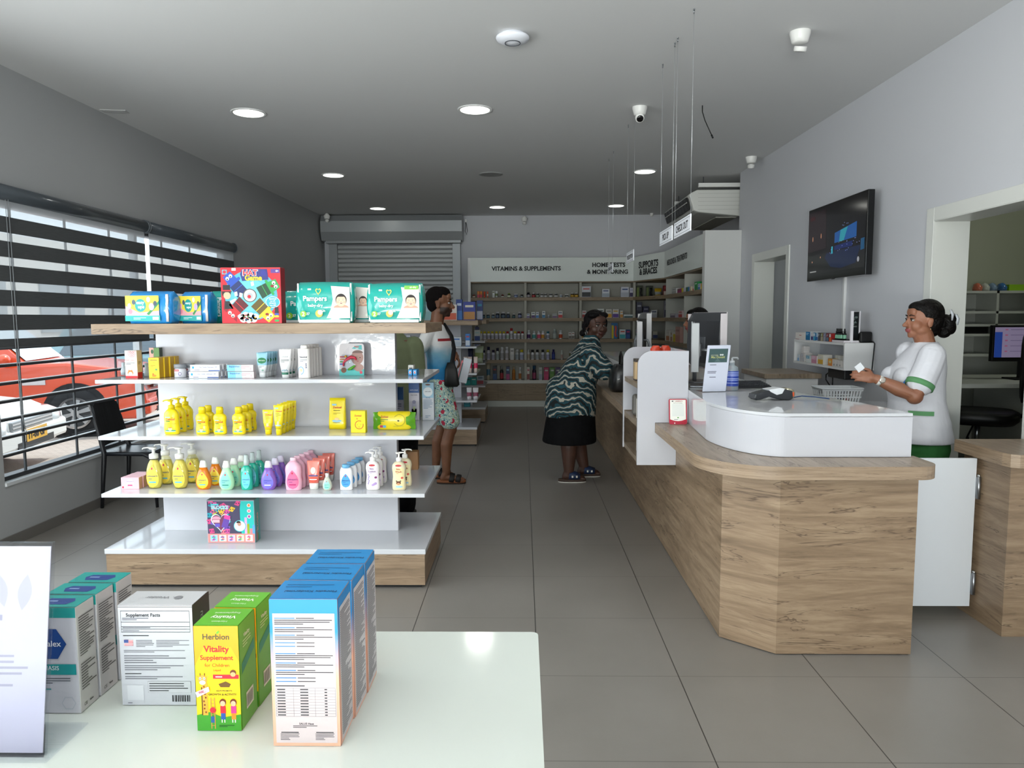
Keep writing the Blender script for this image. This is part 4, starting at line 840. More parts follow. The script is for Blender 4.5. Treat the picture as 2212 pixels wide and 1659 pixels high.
# --------------- blocks toy box on the base
p = onz(500, 1173, SB)
def blocks(b, w, h, y):
    x0 = -w/2; X = lambda u: x0+u*w; Z = lambda v_: h*(1-v_)
    b.rect(X(.01), X(.72), Z(.78), Z(.02), S('4a4460', .5), y)
    r = random.Random(4); cols = ['d85aa0', '7a5ac0', '9ac43a', '2aa0b0', 'e0508a', 'e8c03a', '5a4ab0', 'ee7a8a']
    for k in range(34):
        cx, cz = r.uniform(.04, .68), r.uniform(.06, .74); c = r.choice(cols); a = r.uniform(0, 1.5); s_ = .055*w
        b.poly([(X(cx)+s_*1.5*math.cos(a+q), Z(cz)+s_*1.1*math.sin(a+q)) for q in (0, 1.3, PI, PI+1.3)], S(c, .35), y-.0002-.00001*k)
        for q in (-1, 1): b.disc(X(cx)+q*s_*.5, Z(cz), s_*.42, s_*.42, S(c, .2), y-.0006-.00001*k, 12); b.disc(X(cx)+q*s_*.5, Z(cz), s_*.24, s_*.24, S('3a3560', .5), y-.0010-.00001*k, 10)
    b.poly([(X(.72), Z(.02)), (X(.99), Z(.02)), (X(.99), Z(.78)), (X(.72), Z(.78)), (X(.70), Z(.4)), (X(.70), Z(.2))], S('2fc4bc', .35), y-.0014)
    b.text('BLOCKS', X(.28), Z(.165), w*.36, h*.11, S('e8fbff', .4), y-.0020, .06); b.text('BLOCKS', X(.28), Z(.165), w*.35, h*.10, S('2ab4c0', .4), y-.0023, .0); b.lines(X(.09), X(.42), Z(.115), Z(.08), 1, S('56d0d8', .5), y-.002, .9)
    def heart(s, m, yy): b.poly([(X(.29)+s*.16*w*(16*math.sin(q)**3)/16, Z(.50)+s*.17*w*(13*math.cos(q)-5*math.cos(2*q)-2*math.cos(3*q)-math.cos(4*q))/16) for q in [2*PI*i/40 for i in range(40)]][::-1], m, yy)
    heart(1.28, S('dff6ff', .4), y-.0022); heart(1.15, S('7a3a5a', .5), y-.0025)
    b.poly([(X(.30), Z(.62)), (X(.38), Z(.34)), (X(.50), Z(.39)), (X(.43), Z(.66))], S('6a4aa8', .4), y-.0028); b.poly([(X(.36), Z(.42)), (X(.38), Z(.33)), (X(.50), Z(.37)), (X(.48), Z(.46))], S('e04aa0', .4), y-.0030)
    b.disc(X(.20), Z(.44), .09*w, .07*h, S('f0a0b8', .4), y-.0028, 16, 0, 180); b.rect(X(.12), X(.27), Z(.52), Z(.45), S('f4b8c4', .4), y-.0029); b.rect(X(.17), X(.27), Z(.62), Z(.54), S('6a5ac0', .4), y-.0029)
    b.disc(X(.69), Z(.60), .13*w, .125*w, S('5ac8cc', .4), y-.0024, 28); b.disc(X(.69), Z(.60), .115*w, .11*w, S('ded8e8', .4), y-.0026, 28); b.disc(X(.68), Z(.55), .04*w, .045*w, S('c89a80', .5), y-.0029, 16); b.disc(X(.665), Z(.525), .045*w, .04*w, S('33261f', .5), y-.0030, 16, 0, 190); b.disc(X(.68), Z(.66), .055*w, .03*w, S('f2f0f4', .5), y-.0031, 14)
    for i, (u0, c, v0) in enumerate(((.79, 'e0b0e0', .40), (.84, '9ab01a', .55), (.90, 'e48a90', .66), (.955, '6aa8f0', .58))): b.rect(X(u0), X(u0+.05), Z(.78), Z(v0), S(c, .4), y-.0018)
    for i, c in enumerate(('e88a4a', 'f08aa0', 'b04aa0')): b.disc(X(.89), Z(.12+.13*i), .04*w, .04*w, S('fbe8e0', .4), y-.0018, 18); b.disc(X(.89), Z(.12+.13*i), .026*w, .028*w, S(c, .4), y-.0020, 12)
    b.rect(X(.01), X(.99), Z(.99), Z(.78), S('f0928c', .4), y-.0012)
    for i in range(5):
        u0 = .06+i*.185; b.rect(X(u0), X(u0+.15), Z(.96), Z(.81), S(('9fd4ee', 'f8ecd0', 'd8c8ee', 'd8eec8', 'f4f0ea')[i], .4), y-.0016)
        for j in range(5): b.rect(X(u0+.03+.02*(j % 3)), X(u0+.09+.02*(j % 2)), Z(.94-.022*j), Z(.915-.022*j), S(cols[(i*3+j) % 8], .4), y-.0020-.00005*j)
def bside(b, d, h, y): b.X = b.X @ Matrix.Translation((0, 0, 0)); b.text('BLOCKS', 0, h*.46, h*.42, d*.28, S('d8a890', .5), y-.0004, .04, None, PI/2); b.rect(-d*.3, -d*.1, .006, h*.28, S('b87a90', .5), y-.0003); b.rect(-d*.08, d*.1, .006, h*.2, S('8a8a3a', .5), y-.0003)
carton('toy_blocks_box', .275, .085, .252, ('c9c0d0', '3a9a90', '8a8f88'), 'colourful toy blocks box with heart window on the bottom shelf', 'toy box', p+Vector((0, .045, 0)), decor=blocks, side=bside, rz=.015)
# --------------- second shelf
b = MB()
def clearpack(lab, px, py, w=.055, h=.10):
    p = onz(px, py, S2); t = thing('clear_soother_pack', lab, 'baby accessory', p); b = MB()
    b.loft([(0, 0, 0, w/2, .02, 4), (h*.85, 0, 0, w/2, .018, 4), (h, 0, 0, w*.4, .01, 4)], glass_mat('blister_plastic', (.9, .93, .95)), 20); b.build('clear_shell', t)
    b = MB(); b.loft([(.006, 0, 0, w*.30, .012), (h*.3, 0, 0, w*.34, .014), (h*.5, 0, 0, w*.2, .010), (h*.8, 0, 0, w*.22, .010)], S('cfd6da', .3, trans=.4), 16); b.build('soother', t)
clearpack('clear plastic soother pack behind the red and white carton', 268, 812); clearpack('clear plastic soother pack left of the yellow cartons', 318, 814)
def kids(b, w, h, y):
    for ring in range(4):
        for k in range(10+3*ring): a = PI+PI*k/(9+3*ring); b.disc(.3*w*0+w*.1+(w*.10+ring*w*.085)*math.cos(a), h*.97+(h*.03+ring*h*.055)*math.sin(a), w*.028, w*.028, S('c0283a', .4), y, 8)
    b.text('KidsCream', -w*.08, h*.66, w*.7, h*.06, S('b02838', .5), y, .01); b.lines(-w*.42, w*.4, h*.50, h*.58, 2, S('3a3a40', .5), y, .45); b.rect(-w*.5, w*.5, 0.001, h*.10, S('c0242c', .4), y)
    b.disc(-w*.08, h*.2, w*.24, h*.10, S('e8772a', .4), y-.0003, 18); b.disc(-w*.08, h*.17, w*.17, h*.07, S('f8efe6', .4), y-.0006, 18); b.poly([(-w*.28, h*.24), (-w*.22, h*.33), (-w*.12, h*.28)], S('e8772a', .4), y-.0004); b.poly([(w*.12, h*.24), (w*.06, h*.33), (-w*.04, h*.28)], S('e8772a', .4), y-.0004)
def kside(b, d, h, y): b.rect(-d/2, d/2, h*.22, h, S('e8cf96', .4), y); b.rect(-d/2, d/2, 0, h*.22, S('c0242c', .4), y); b.lines(-d*.3, d*.3, h*.5, h*.62, 3, S('6a5a3a', .5), y-.0002, .4)
p = onz(284, 818, S2); carton('cream_carton', .068, .052, .158, ('eceae6', 'e8cf96', 'ece4d8'), 'tall white and red carton with a fox drawing on the second shelf', 'box', p+Vector((0, .03, 0)), decor=kids, side=kside)
def weird(b, w, h, y):
    b.poly([(-w/2, h*.6), (-w*.1, h*.5), (-w*.05, h), (-w/2, h)], S('e8b0a0', .4), y); b.poly([(0, h*.3), (w/2, h*.2), (w/2, h*.6), (w*.1, h*.62)], S('e07a5a', .4), y); b.disc(-w*.2, h*.86, w*.13, h*.08, S('2a5a38', .4), y-.0003)
p = onz(331, 812, S2); carton('leaf_pattern_carton', .060, .04, .165, ('5f8a4a', '2c4030', '486a3c'), 'green and coral leaf patterned carton behind the yellow cartons', 'box', p+Vector((0, .045, 0)), decor=weird)
def weleda(b, w, h, y): b.text('WELEDA', 0, h*.88, w*.7, h*.06, S('3a3a50', .5), y, .01); b.text('baby', 0, h*.76, w*.3, h*.05, S('b06a1a', .5), y); b.lines(-w*.3, w*.2, h*.56, h*.64, 2, S('9a7a1a', .5), y, .4); b.disc(w*.22, h*.42, w*.10, w*.10, S('5a9a5a', .4), y); b.disc(0, h*.12, w*.22, h*.06, S('e8902a', .4), y); b.disc(-w*.1, h*.2, w*.08, h*.04, S('d86a2a', .4), y)
p = onz(333, 817, S2); t = carton('calendula_carton', .060, .050, .116, ('f2cf2a', 'd8a81c', 'e8c86a'), '', 'box', p+Vector((0, .028, 0)), 'yellow calendula cartons', decor=weleda)
row(t, 4, .052, fr(4, 'yellow baby cream carton', 'left part of the second shelf'), dx=.006)
def sudo(b, f, w, h): patch(b, f, rct(-w*.44, w*.1), h*.66, h*.86, S('b8303c', .4), -.001, 3, 8); b.text('Sudocrem', -w*.16, h*.76, w*.44, h*.12, S('f4f0f0', .5), -.0018, .01, f); patch(b, f, ell(w*.16, w*.14), h*.2, h*.62, S('9a94b4', .4), -.001); patch(b, f, ell(w*.19, w*.07), h*.3, h*.52, S('e8e6f0', .4), -.0014); b.lines(-w*.4, -w*.05, h*.2, h*.5, 3, S('8a8a94', .5), -.001, .3, 2, f)
p = onz(384, 816, S2); t = bottle('cream_jar', .064, .064, .054, S('dcdce2', .35), 'jar', ('screw', .066, .022, S('8e9298', .4)), '', 'jar', p+Vector((0, .034, 0)), 'grey cream jars', e=2, decor=sudo, cap_name='lid')
row(t, 2, .075, fr(2, 'small grey lidded cream jar', 'second shelf'), dx=.018)
def zinc(b, w, h, y): b.text('Zinc Oxide Ointment USP', w*.1, h*.66, w*.62, h*.34, S('23347c', .5), y, .01); b.disc(-w*.40, h*.6, w*.035, h*.2, S('2a9ad0', .4), y); b.rect(w*.12, w*.5, 0.002, h*.2, S('2c4f9a', .4), y); b.lines(-w*.36, 0, h*.12, h*.25, 1, S('23347c', .5), y, .5)
def zside(b, d, h, y): b.lines(-d*.35, d*.35, h*.2, h*.8, 4, S('8a8a94', .5), y, .4)
for i, (px, py, z, w_) in enumerate(((440, 817, S2, 'lower'), (444, 817, S2+.0385, 'upper'))):
    p = onz(440, 817, S2); p.z = z; t = carton('ointment_box', .168, .038, .036, ('eceef2', 'e2e4e8', 'eef0f4'), '', 'box', p+Vector((.008*i, .022, 0)), 'stacked ointment boxes', decor=zinc, side=zside)
    row(t, 3, .041, [q+' zinc ointment box, %s layer, second shelf' % w_ for q in ('front', 'middle', 'rear')], dx=.005)
def bep(b, w, h, y): b.rect(-w/2, 0, 0.001, h, S('7cc4e4', .4), y); b.rect(-w*.2, w*.05, 0.001, h, S('a8d6ea', .4), y-.0001); b.text('Bepanthen', -w*.22, h*.72, w*.40, h*.36, S('2a5a9a', .5), y-.0004, .01); b.lines(w*.02, w*.40, h*.35, h*.8, 2, S('e0a0a8', .5), y-.0003, .4); b.disc(w*.4, h*.4, w*.03, h*.22, S('f0b8c0', .4), y-.0003)
for i, w_ in enumerate(('lower', 'upper')):
    p = onz(520, 817, S2); p.z = S2+.0385*i; carton('ointment_box', .148, .036, .036, ('f4dfe0', 'c8b8bc', 'ddd4d8'), w_+' blue and pink ointment box in the stack of two on the second shelf', 'box', p+Vector((-.003*i, .022, 0)), 'blue and pink ointment boxes', decor=bep, rz=.01*i)
def happy(b, f, w, h): patch(b, f, ell(0, w*.40), h*.56, h*.80, S('1f7a4a', .4)); b.text('HAPPY EARTH', 0, h*.68, w*.56, h*.05, S('e8f4e8', .5), -.0016, .02, f); b.lines(-w*.2, w*.25, h*.40, h*.48, 2, S('4a6a7a', .5), -.001, .35, 2, f); patch(b, f, ell(w*.1, w*.1), h*.26, h*.33, S('8ab0a0', .5))
def two(hc1, hc2, z):
    k = NT('two_tone_'+hc1, .35); s_ = k.n('ShaderNodeSeparateXYZ'); k.l(k.coords(), s_.inputs[0]); k.color(k.mix(k.math('GREATER_THAN', s_.outputs[2], z), hc2, hc1)); return k.m
p = onz(565, 816, S2); t = tubep('wash_tube', .062, .034, .142, two('8fc3d8', 'e6eaec', .070), S('e8ecee', .35), '', 'tube', p+Vector((0, .02, 0)), 'blue and white tubes', decor=happy)
row(t, 5, .040, fr(5, 'light blue and white tube with green disc', 'second shelf'), dx=.001)
def liv(b, f, w, h): b.text('LIVSANE', 0, h*.74, w*.56, h*.05, S('8a8f94', .5), -.0012, 0, f); b.lines(-w*.34, w*.34, h*.54, h*.66, 3, S('3a4a44', .5), -.001, .4, 2, f); patch(b, f, rct(-w*.28, w*.28), h*.12, h*.20, S('1f6a52', .4)); [patch(b, f, ell(w*(-.2+.07*k), w*.03), h*(.22+.02*(k % 3)), h*(.29+.02*(k % 2)), S('7aa0b0', .5), -.001, 4, 3) for k in range(7)]
p = onz(615, 817, S2); t = tubep('cream_tube', .068, .038, .162, S('e6e4e4', .35), S('dedddd', .35), '', 'tube', p+Vector((0, .02, 0)), 'white cream tubes', decor=liv)
row(t, 3, .050, fr(3, 'white cream tube with dark green band', 'second shelf'), dx=.004)
def neu(b, f, w, h):
    b.text('Neutral', -.0, h*.72, w*.62, h*.065, S('1f2a44', .5), -.0014, .015, f); b.lines(-w*.3, w*.3, h*.56, h*.66, 3, S('5a6a7a', .5), -.001, .35, 2, f)
    for k in range(14):
        a0, a1 = math.radians(-90+k*20), math.radians(-90+(k+1)*20.4); cx, cz, r = -w*.22, h*.26, w*.26
        q = [(a0, 1), (a1, 1), (a1, .8), (a0, .8)]; pts = [(max(min(cx+r*rr*math.cos(a), w*.45), -w*.45), cz+r*rr*math.sin(a)*1.3) for a, rr in q]; b.raw([(x, f(x, z)-.0012, z) for x, z in pts], [(0, 1, 2, 3)], S('7ab4e0', .4))
    patch(b, f, ell(-w*.2, w*.1), h*.22, h*.32, S('f0e0a0', .4), -.0012); [patch(b, f, ell(w*.22, w*.06), h*(.34+.06*k), h*(.38+.06*k), S('24386a', .5), -.001, 4, 3) for k in range(3)]
p = onz(656, 817, S2); t = bottle('lotion_bottle', .068, .044, .165, S('ebe6e2', .4), 'straight', ('disc', .040, .020, S('e8e4e0', .35)), '', 'bottle', p+Vector((0, .024, 0)), 'white neutral lotion bottles', e=3, decor=neu)
row(t, 5, .048, fr(5, 'white lotion bottle with blue ring print', 'second shelf'), dx=.002)
# baby toy blister card
p = onz(758, 812, S2); t = thing('teether_card', 'baby teether toy on a printed blister card on the second shelf', 'toy', p+Vector((0, .02, 0)), 0, rot=(-.10, 0, 0))
w, h = .145, .188
b = MB(); b.slab_y([(w/2-.02*(1-math.cos(a)), h-.02*(1-math.sin(a))) for a in [PI/2*i/6 for i in range(7)]]+[(-w/2+.02*(1-math.cos(a)), h-.02*(1-math.sin(a))) for a in [PI/2*(6-i)/6 for i in range(7)]]+[(-w/2, 0), (w/2, 0)], 0, .001, S('dcd6d8', .4)); b.build('backing_card', t)
b = MB(); y = -.0006
b.rect(-w/2, w/2, 0, h*.20, S('4fc0bc', .4), y)
for k in range(12): b.rect(-w*.45+k*.004, -w*.1, h*(.60+.025*k), h*(.605+.025*k), S('b9b2ba', .5), y)
b.poly([(-.0, h*.84), (w*.42, h*.80), (w*.40, h*.95), (.02, h*.93)], S('5ab8b8', .4), y); b.text('happy', w*.2, h*.90, w*.33, h*.06, S('d8483a', .5), y-.0004, .03); b.text('baby', w*.22, h*.845, w*.2, h*.045, S('f4f0ea', .5), y-.0004, .02)
b.disc(w*.22, h*.56, w*.25, h*.22, S('b08a80', .5), y-.0002, 24); b.disc(w*.24, h*.70, w*.22, h*.09, S('7a6058', .5), y-.0004, 20, 0, 180); b.disc(w*.14, h*.56, w*.025, h*.012, S('2a2020', .5), y-.0006); b.disc(w*.34, h*.56, w*.025, h*.012, S('2a2020', .5), y-.0006); b.disc(w*.24, h*.45, w*.05, h*.015, S('a8505a', .5), y-.0006); b.disc(w*.28, h*.25, w*.2, h*.12, S('b89288', .5), y-.0003, 20)
for i, c in enumerate(('c03a4a', 'd8843a', '5a9a4a', '3a5ab0')): b.rect(-w*.48, -w*.28, h*(.56-.075*i), h*(.605-.075*i), S(c, .4), y-.0003)
b.disc(-w*.32, h*.17, w*.11, w*.11, S('8a5a40', .5), y-.0006, 20); b.disc(w*.38, h*.10, w*.06, w*.06, S('d8506a', .5), y-.0006, 14); b.build('card_print', t)
b = MB(); b.loft([(.030, -.02, -.018, .036, .018, 3), (.115, -.02, -.018, .036, .018, 3), (.122, -.02, -.014, .03, .012, 3)], glass_mat('blister_plastic', (.9, .93, .95)), 24); b.build('blister', t)
b = MB(); b.tube([(-.045, -.012, .055), (-.045, -.014, .075), (-.025, -.016, .095), (.0, -.016, .108), (.022, -.014, .104), (.03, -.012, .09)], [.005, .006, .009, .010, .007, .004], S('d8304a', .3), 10); b.ball((-.032, -.014, .112), .007, S('e8b02a', .3), 10); b.build('rattle_handle', t)
b = MB(); b.tube([(-.018, -.012, .034), (.0, -.014, .042), (.022, -.013, .058)], [.006, .009, .005], S('6ac03a', .3), 10); b.build('green_teether', t)
# small blue boxes at the right end
for i, (px, py) in enumerate(((886, 811), (896, 811))):
    p = onz(px, py, S2); carton('plaster_box', .022, .09, .033, ('2f9ad8', '2a86c4', '3a9ad8'), ('left' if i == 0 else 'right')+' small bright blue box at the right end of the second shelf', 'box', p+Vector((0, .045, 0)), decor=lambda b, w, h, y: (b.disc(0, h*.55, w*.28, h*.28, S('e0d0d8', .4), y), b.disc(0, h*.5, w*.14, h*.18, S('d85a5a', .4), y-.0002)))
p = onz(889, 797, S2); p = Vector((p.x, 4.42, S2)); p = Vector((ony(889, 790, 4.42).x, 4.42, S2)); carton('medicine_box', .032, .06, .050, ('dcdad2', 'cfcdc6', 'd8d6ce'), 'small white box behind the bright blue ones, second shelf', 'box', p, decor=lambda b, w, h, y: b.rect(-w*.3, w*.3, h*.2, h*.7, S('5a5a60', .5), y))
# feeding bottle boxes on the far side of the third shelf
def fbox(b, w, h, y): b.rect(-w/2, w/2, h*.72, h, S('2a5a9c', .4), y); b.text('ANTI-COLIC', 0, h*.79, w*.8, h*.05, S('e8eef6', .5), y-.0003, .01); b.text('baby bottle', 0, h*.66, w*.8, h*.035, S('3a3a50', .5), y, .01); b.loft; b.disc(0, h*.30, w*.26, h*.22, S('b4b2c4', .4), y-.0002, 20); b.rect(-w*.26, w*.26, h*.06, h*.30, S('b4b2c4', .4), y-.0002); b.disc(0, h*.48, w*.18, h*.05, S('8f8ca4', .4), y-.0004, 16); b.poly([(-w*.14, h*.36), (w*.14, h*.36), (0, h*.24)], S('b8c890', .4), y-.0006)
def f2box(b, w, h, y): b.rect(-w/2, w/2, h*.6, h, S('9cc4d8', .4), y); b.disc(0, h*.76, w*.40, w*.40, S('e6ecee', .4), y-.0002, 24); b.text('anti-colic', 0, h*.77, w*.5, h*.03, S('2a3a5a', .5), y-.0004, .01); b.text('glass baby', 0, h*.60, w*.8, h*.03, S('2a4a7a', .5), y-.0004, .02); b.lines(-w*.4, w*.4, h*.30, h*.56, 7, S('6a8aa8', .5), y-.0003, .35); b.lines(-w*.25, w*.25, h*.06, h*.14, 2, S('6a8aa8', .5), y-.0003, .35); b.disc(0, h*.95, w*.22, w*.07, S('6a3a2a', .4), y-.0003, 14)
p = onz(895, 908, S3); carton('baby_bottle_box', .066, .055, .245, ('c9c4cc', 'a9a8b8', '2a5a9c'), 'tall white and blue baby bottle box on the far side of the third shelf', 'box', p+Vector((0, .03, 0)), decor=fbox)
p = onz(925, 908, S3); carton('baby_bottle_box', .074, .06, .24, ('c9ccd2', '9aa4b0', '9cc4d8'), 'tall pale blue baby bottle box with a round white badge', 'box', p+Vector((0, .035, 0)), decor=f2box)
p = onz(861, 884, S3); p = Vector((ony(864, 880, 4.69).x, 4.69, S3)); t = carton('baby_bottle_box', .05, .03, .205, ('b4b2bc', '9aa0a8', '2a5a9c'), 'partly hidden blue and white bottle box beside the shelf panel', 'box', p, decor=lambda b, w, h, y: (b.rect(-w/2, w/2, h*.6, h, S('2a5a8c', .4), y), b.lines(-w*.3, w*.3, h*.3, h*.5, 3, S('5a5a70', .5), y, .4)))
# ------------------------------------------------------------------ on the gondola top
DG = S('1aa79c', .22, coat=.5); DG2 = S('128a84', .3)
def pillow(b, w, d, h, m, top=.9, seed=1, sag=.06):
    r = random.Random(seed); secs = []; n = 40
    vs = []; fs = []; K = 12
    for k in range(K+1):
        t = k/K; z = h*t; q = 1-.10*(abs(2*t-1))**3; dd = d/2*(math.sin(PI*min(max(t, .02), .98)))**.35 if t > .5 else d/2*(.86+.14*math.sin(PI*t))
        if t > .9: dd = d/2*.62*(1-t)*10*.9+.004
        for i in range(n):
            a = 2*PI*i/n; c, s_ = math.cos(a), math.sin(a); e = 5
            x = w/2*q*math.copysign(abs(c)**(2/e), c); y = dd*math.copysign(abs(s_)**(2/e), s_)
            wob = .0022*math.sin(9*x/w*6+k*1.3+seed)+.0018*math.sin(23*x/w*3+z*90)
            vs.append((x, y+wob*(1 if y > 0 else -1), z+(sag*h*.25*math.cos(PI*x/w) if k == K else 0)))
    for k in range(K):
        for i in range(n): j = (i+1) % n; fs.append((k*n+i, k*n+j, (k+1)*n+j, (k+1)*n+i))
    fs.append(tuple(reversed(range(n)))); fs.append(tuple(K*n+i for i in range(n)))
    b.raw(vs, fs, m, True); return b
SK = S('e9bfa5', .5); SK2 = S('d39a82', .5); HR = S('2a2422', .6)
def babyface(b, cx, cz, s, y):
    b.disc(cx, cz-s*1.05, s*1.15, s*.45, SK2, y, 20, 0, 180); b.disc(cx, cz+s*.12, s*.86, s*.95, HR, y-.0003, 26); b.disc(cx, cz-.05*s, s*.76, s*.84, SK, y-.0006, 26)
    b.disc(cx-s*.05, cz+s*.60, s*.62, s*.24, HR, y-.0008, 20, 0, 180)
    for q in (-1, 1): b.disc(cx+q*s*.32, cz+s*.08, s*.12, s*.05, S('f6efe8', .5), y-.0009, 12); b.disc(cx+q*s*.31, cz+s*.08, s*.055, s*.055, S('2a1f1c', .5), y-.0011, 10); b.rect(cx+q*s*.32-s*.14, cx+q*s*.32+s*.14, cz+s*.24, cz+s*.27, S('8a6a58', .5), y-.0009); b.disc(cx+q*s*.48, cz-s*.22, s*.16, s*.11, S('eaa890', .5), y-.0008, 14)
    b.disc(cx, cz-s*.14, s*.09, s*.05, SK2, y-.0009, 10); b.disc(cx+s*.02, cz-s*.36, s*.17, s*.10, S('7a3038', .5), y-.0010, 14); b.disc(cx+s*.02, cz-s*.32, s*.12, s*.035, S('f4ece8', .5), y-.0012, 10)
def pampers(w, h, flip=0, green=0):
    def g(b):
        y = -.0008; f = None
        b.poly([(w*.05, h*.12), (w*.47, h*.12), (w*.47, h*.90), (w*.14, h*.93), (w*.17, h*.6), (w*.13, h*.35)], S('ddd6d0', .4), y)
        b.text('Pampers', -w*.145, h*.60, w*.42, h*.20, S('f6f8f8', .4), y-.001, .025); b.text('baby-dry', -w*.14, h*.435, w*.30, h*.10, S('f6f8f8', .4), y-.001, .012)
        for k in range(16):
            a0, a1 = 2*PI*k/16, 2*PI*(k+1)/16; hx = lambda a: -w*.085+w*.05*(16*math.sin(a)**3)/16; hz = lambda a: h*.80+h*.075*(13*math.cos(a)-5*math.cos(2*a)-2*math.cos(3*a)-math.cos(4*a))/13
            q = .70; cx, cz = -w*.085, h*.80; b.poly([(hx(a0), hz(a0)), (hx(a1), hz(a1)), (cx+(hx(a1)-cx)*q, cz+(hz(a1)-cz)*q), (cx+(hx(a0)-cx)*q, cz+(hz(a0)-cz)*q)], S('f0d43a', .4), y-.001)
        b.disc(-w*.36, h*.23, w*.055, w*.055, S('8ec72a', .4), y-.001, 20); b.text('2', -w*.36, h*.23, w*.05, h*.11, S('f8faf0', .4), y-.0014, .03); b.text('37', -w*.275, h*.235, w*.06, h*.085, S('f6f8f8', .4), y-.001, .02)
        b.disc(-w*.08, h*.24, w*.065, w*.065, S('f0b84a', .4), y-.001, 20); b.disc(-w*.06, h*.27, w*.045, w*.045, S('f8e6c0', .4), y-.0013, 16); b.text('12h', -w*.005, h*.31, w*.07, h*.07, S('f6f8f8', .4), y-.0016, .01)
        babyface(b, w*.315, h*.56, w*.115, y-.001)
        b.disc(w*.40, h*.20, w*.03, h*.04, S('e8efe0', .4), y-.0026, 12); b.rect(-w*.27, -w*.21, h*.83, h*.87, S('f2f0ee', .5), y-.001)
        if green: b.rect(w*.20, w*.46, h*.87, h*.97, S('6ab42a', .4), y-.0012); b.text('air-dry', w*.36, h*.92, w*.14, h*.06, S('f6f8f0', .4), y-.0016, .01)
    return g
def diaper(lab, px0, px1, py0, Y, d=.13, seed=1, green=0, rz=0, grp='teal diaper packs'):
    a, c = ony(px0, 690, Y), ony(px1, 690, Y); w = c.x-a.x; h = ony(px0, py0, Y).z-ST+.004
    t = thing('diaper_pack', lab, 'diaper pack', ((a.x+c.x)/2, Y+d/2, ST), rz, grp)
    b = MB(); pillow(b, w, d, h, DG, seed=seed); b.box(-w/2*.86, w/2*.86, -d/2*.93-.001, d/2*.93, .0, h*.085, S('e6eaea', .35), .004); b.build('pack', t)
    b = MB(); b.X = Matrix.Translation((0, -d/2-.0045, 0)); pampers(w*.95, h*.97, green=green)(b); b.build('front_print', t)
    for s in (-1, 1):
        b = MB(); b.box(s*w*.445-.003, s*w*.445+.006*1, -d/2*.75, -d/2*.75+.004, h*.04, h*.97, S('e4e9ea', .35), .001); b.build('seam', t)
    return t
diaper('teal diaper pack with baby photo, the left one of the two in front', 636, 764, 611, 4.02, seed=2)
diaper('teal diaper pack with baby photo and green badge, at the right end of the top', 790, 913, 614, 4.02, seed=3, green=1)
diaper('teal diaper pack half hidden between and behind the two front packs', 712, 804, 613, 4.20, seed=5)
diaper('teal diaper pack standing behind the rightmost front pack', 808, 916, 613, 4.20, seed=7)
diaper('teal diaper pack behind the left front pack, right of the toy box', 606, 735, 630, 4.36, d=.11, seed=6)
def easy(b, w, h, y):
    b.rect(-w*.47, w*.44, h*.24, h*.86, S('e8d23a', .35), y); b.poly([(-w*.47, h*.24), (-w*.47, h*.55), (-w*.1, h*.34), (w*.44, h*.40), (w*.44, h*.24)], S('e8a8b0', .4), y-.0003); b.rect(-w*.49, w*.46, h*.08, h*.25, S('22a8a4', .35), y-.0004)
    b.disc(-w*.06, h*.56, w*.15, h*.20, S('179a96', .35), y-.0006, 24); b.text('easy', -w*.06, h*.62, w*.22, h*.11, S('f6fafa', .4), y-.0010, .02); b.text('ups', -w*.04, h*.49, w*.17, h*.11, S('f6fafa', .4), y-.0010, .02)
    for cx, cz, s_, c in ((-.36, .55, .05, 'f0b0c0'), (.24, .52, .07, 'c0a8e0'), (.34, .62, .05, '3a4a5a'), (-.24, .66, .05, '4a5a6a'), (.16, .74, .05, 'd8e0ea'), (-.34, .38, .05, 'e88a9a')): b.disc(w*cx, h*cz, w*s_, h*s_*1.6, S(c, .4), y-.0008, 14)
    b.poly([(w*.10, h*.30), (w*.44, h*.70), (w*.44, h*.60), (w*.16, h*.26)], S('2a8a4a', .4), y-.0007); b.rect(w*.26, w*.42, h*.12, h*.21, S('f2f4f2', .4), y-.0008); b.lines(-w*.26, w*.12, h*.12, h*.20, 2, S('d8f0f0', .4), y-.0008, .4)
BP = S('1e88d0', .2, coat=.6)
for i, (x0, x1, Y, lab) in enumerate(((270, 372, 4.03, 'blue training pants pack at the left end of the gondola top'), (385, 454, 4.14, 'blue training pants pack beside the toy box, partly covered by the first'))):
    a, c = ony(x0, 690, Y), ony(x1, 690, Y); w = c.x-a.x; h = .180
    t = thing('training_pants_pack', lab, 'diaper pack', ((a.x+c.x)/2, Y+.07, ST), -.05, 'blue training pants packs')
    b = MB(); pillow(b, w, .14, h, BP, seed=8+i, sag=.05); b.build('pack', t)
    b = MB(); b.X = Matrix.Translation((-w*.09, -.0745, 0)); easy(b, w*.80, h, -.0008); b.build('front_print', t)
    b = MB(); b.tube([(w*.41, -.062, h*.06), (w*.415, -.064, h*.3), (w*.405, -.064, h*.5), (w*.42, -.064, h*.7), (w*.41, -.060, h*.9)], [(.008, .002)]*5, S('d8d2d0', .5), 8); b.build('end_seam', t)
a, c = ony(440, 690, 4.30), ony(560, 690, 4.30); t = thing('diaper_pack', 'teal diaper pack lying on its side, left of the toy box', 'diaper pack', ((a.x+c.x)/2, 4.40, ST), 0, 'teal diaper packs')
b = MB(); pillow(b, c.x-a.x, .14, .19, DG, seed=9); b.build('pack', t); b = MB(); b.X = Matrix.Translation((-.03, -.0742, 0)); b.text('Pampers', -.052, .095, .16, .032, S('f6f8f8', .4), -.001, .025, None, PI/2*-1); b.text('baby-dry', -.085, .095, .10, .022, S('e8f2f0', .4), -.001, .012, None, -PI/2); b.build('front_print', t)
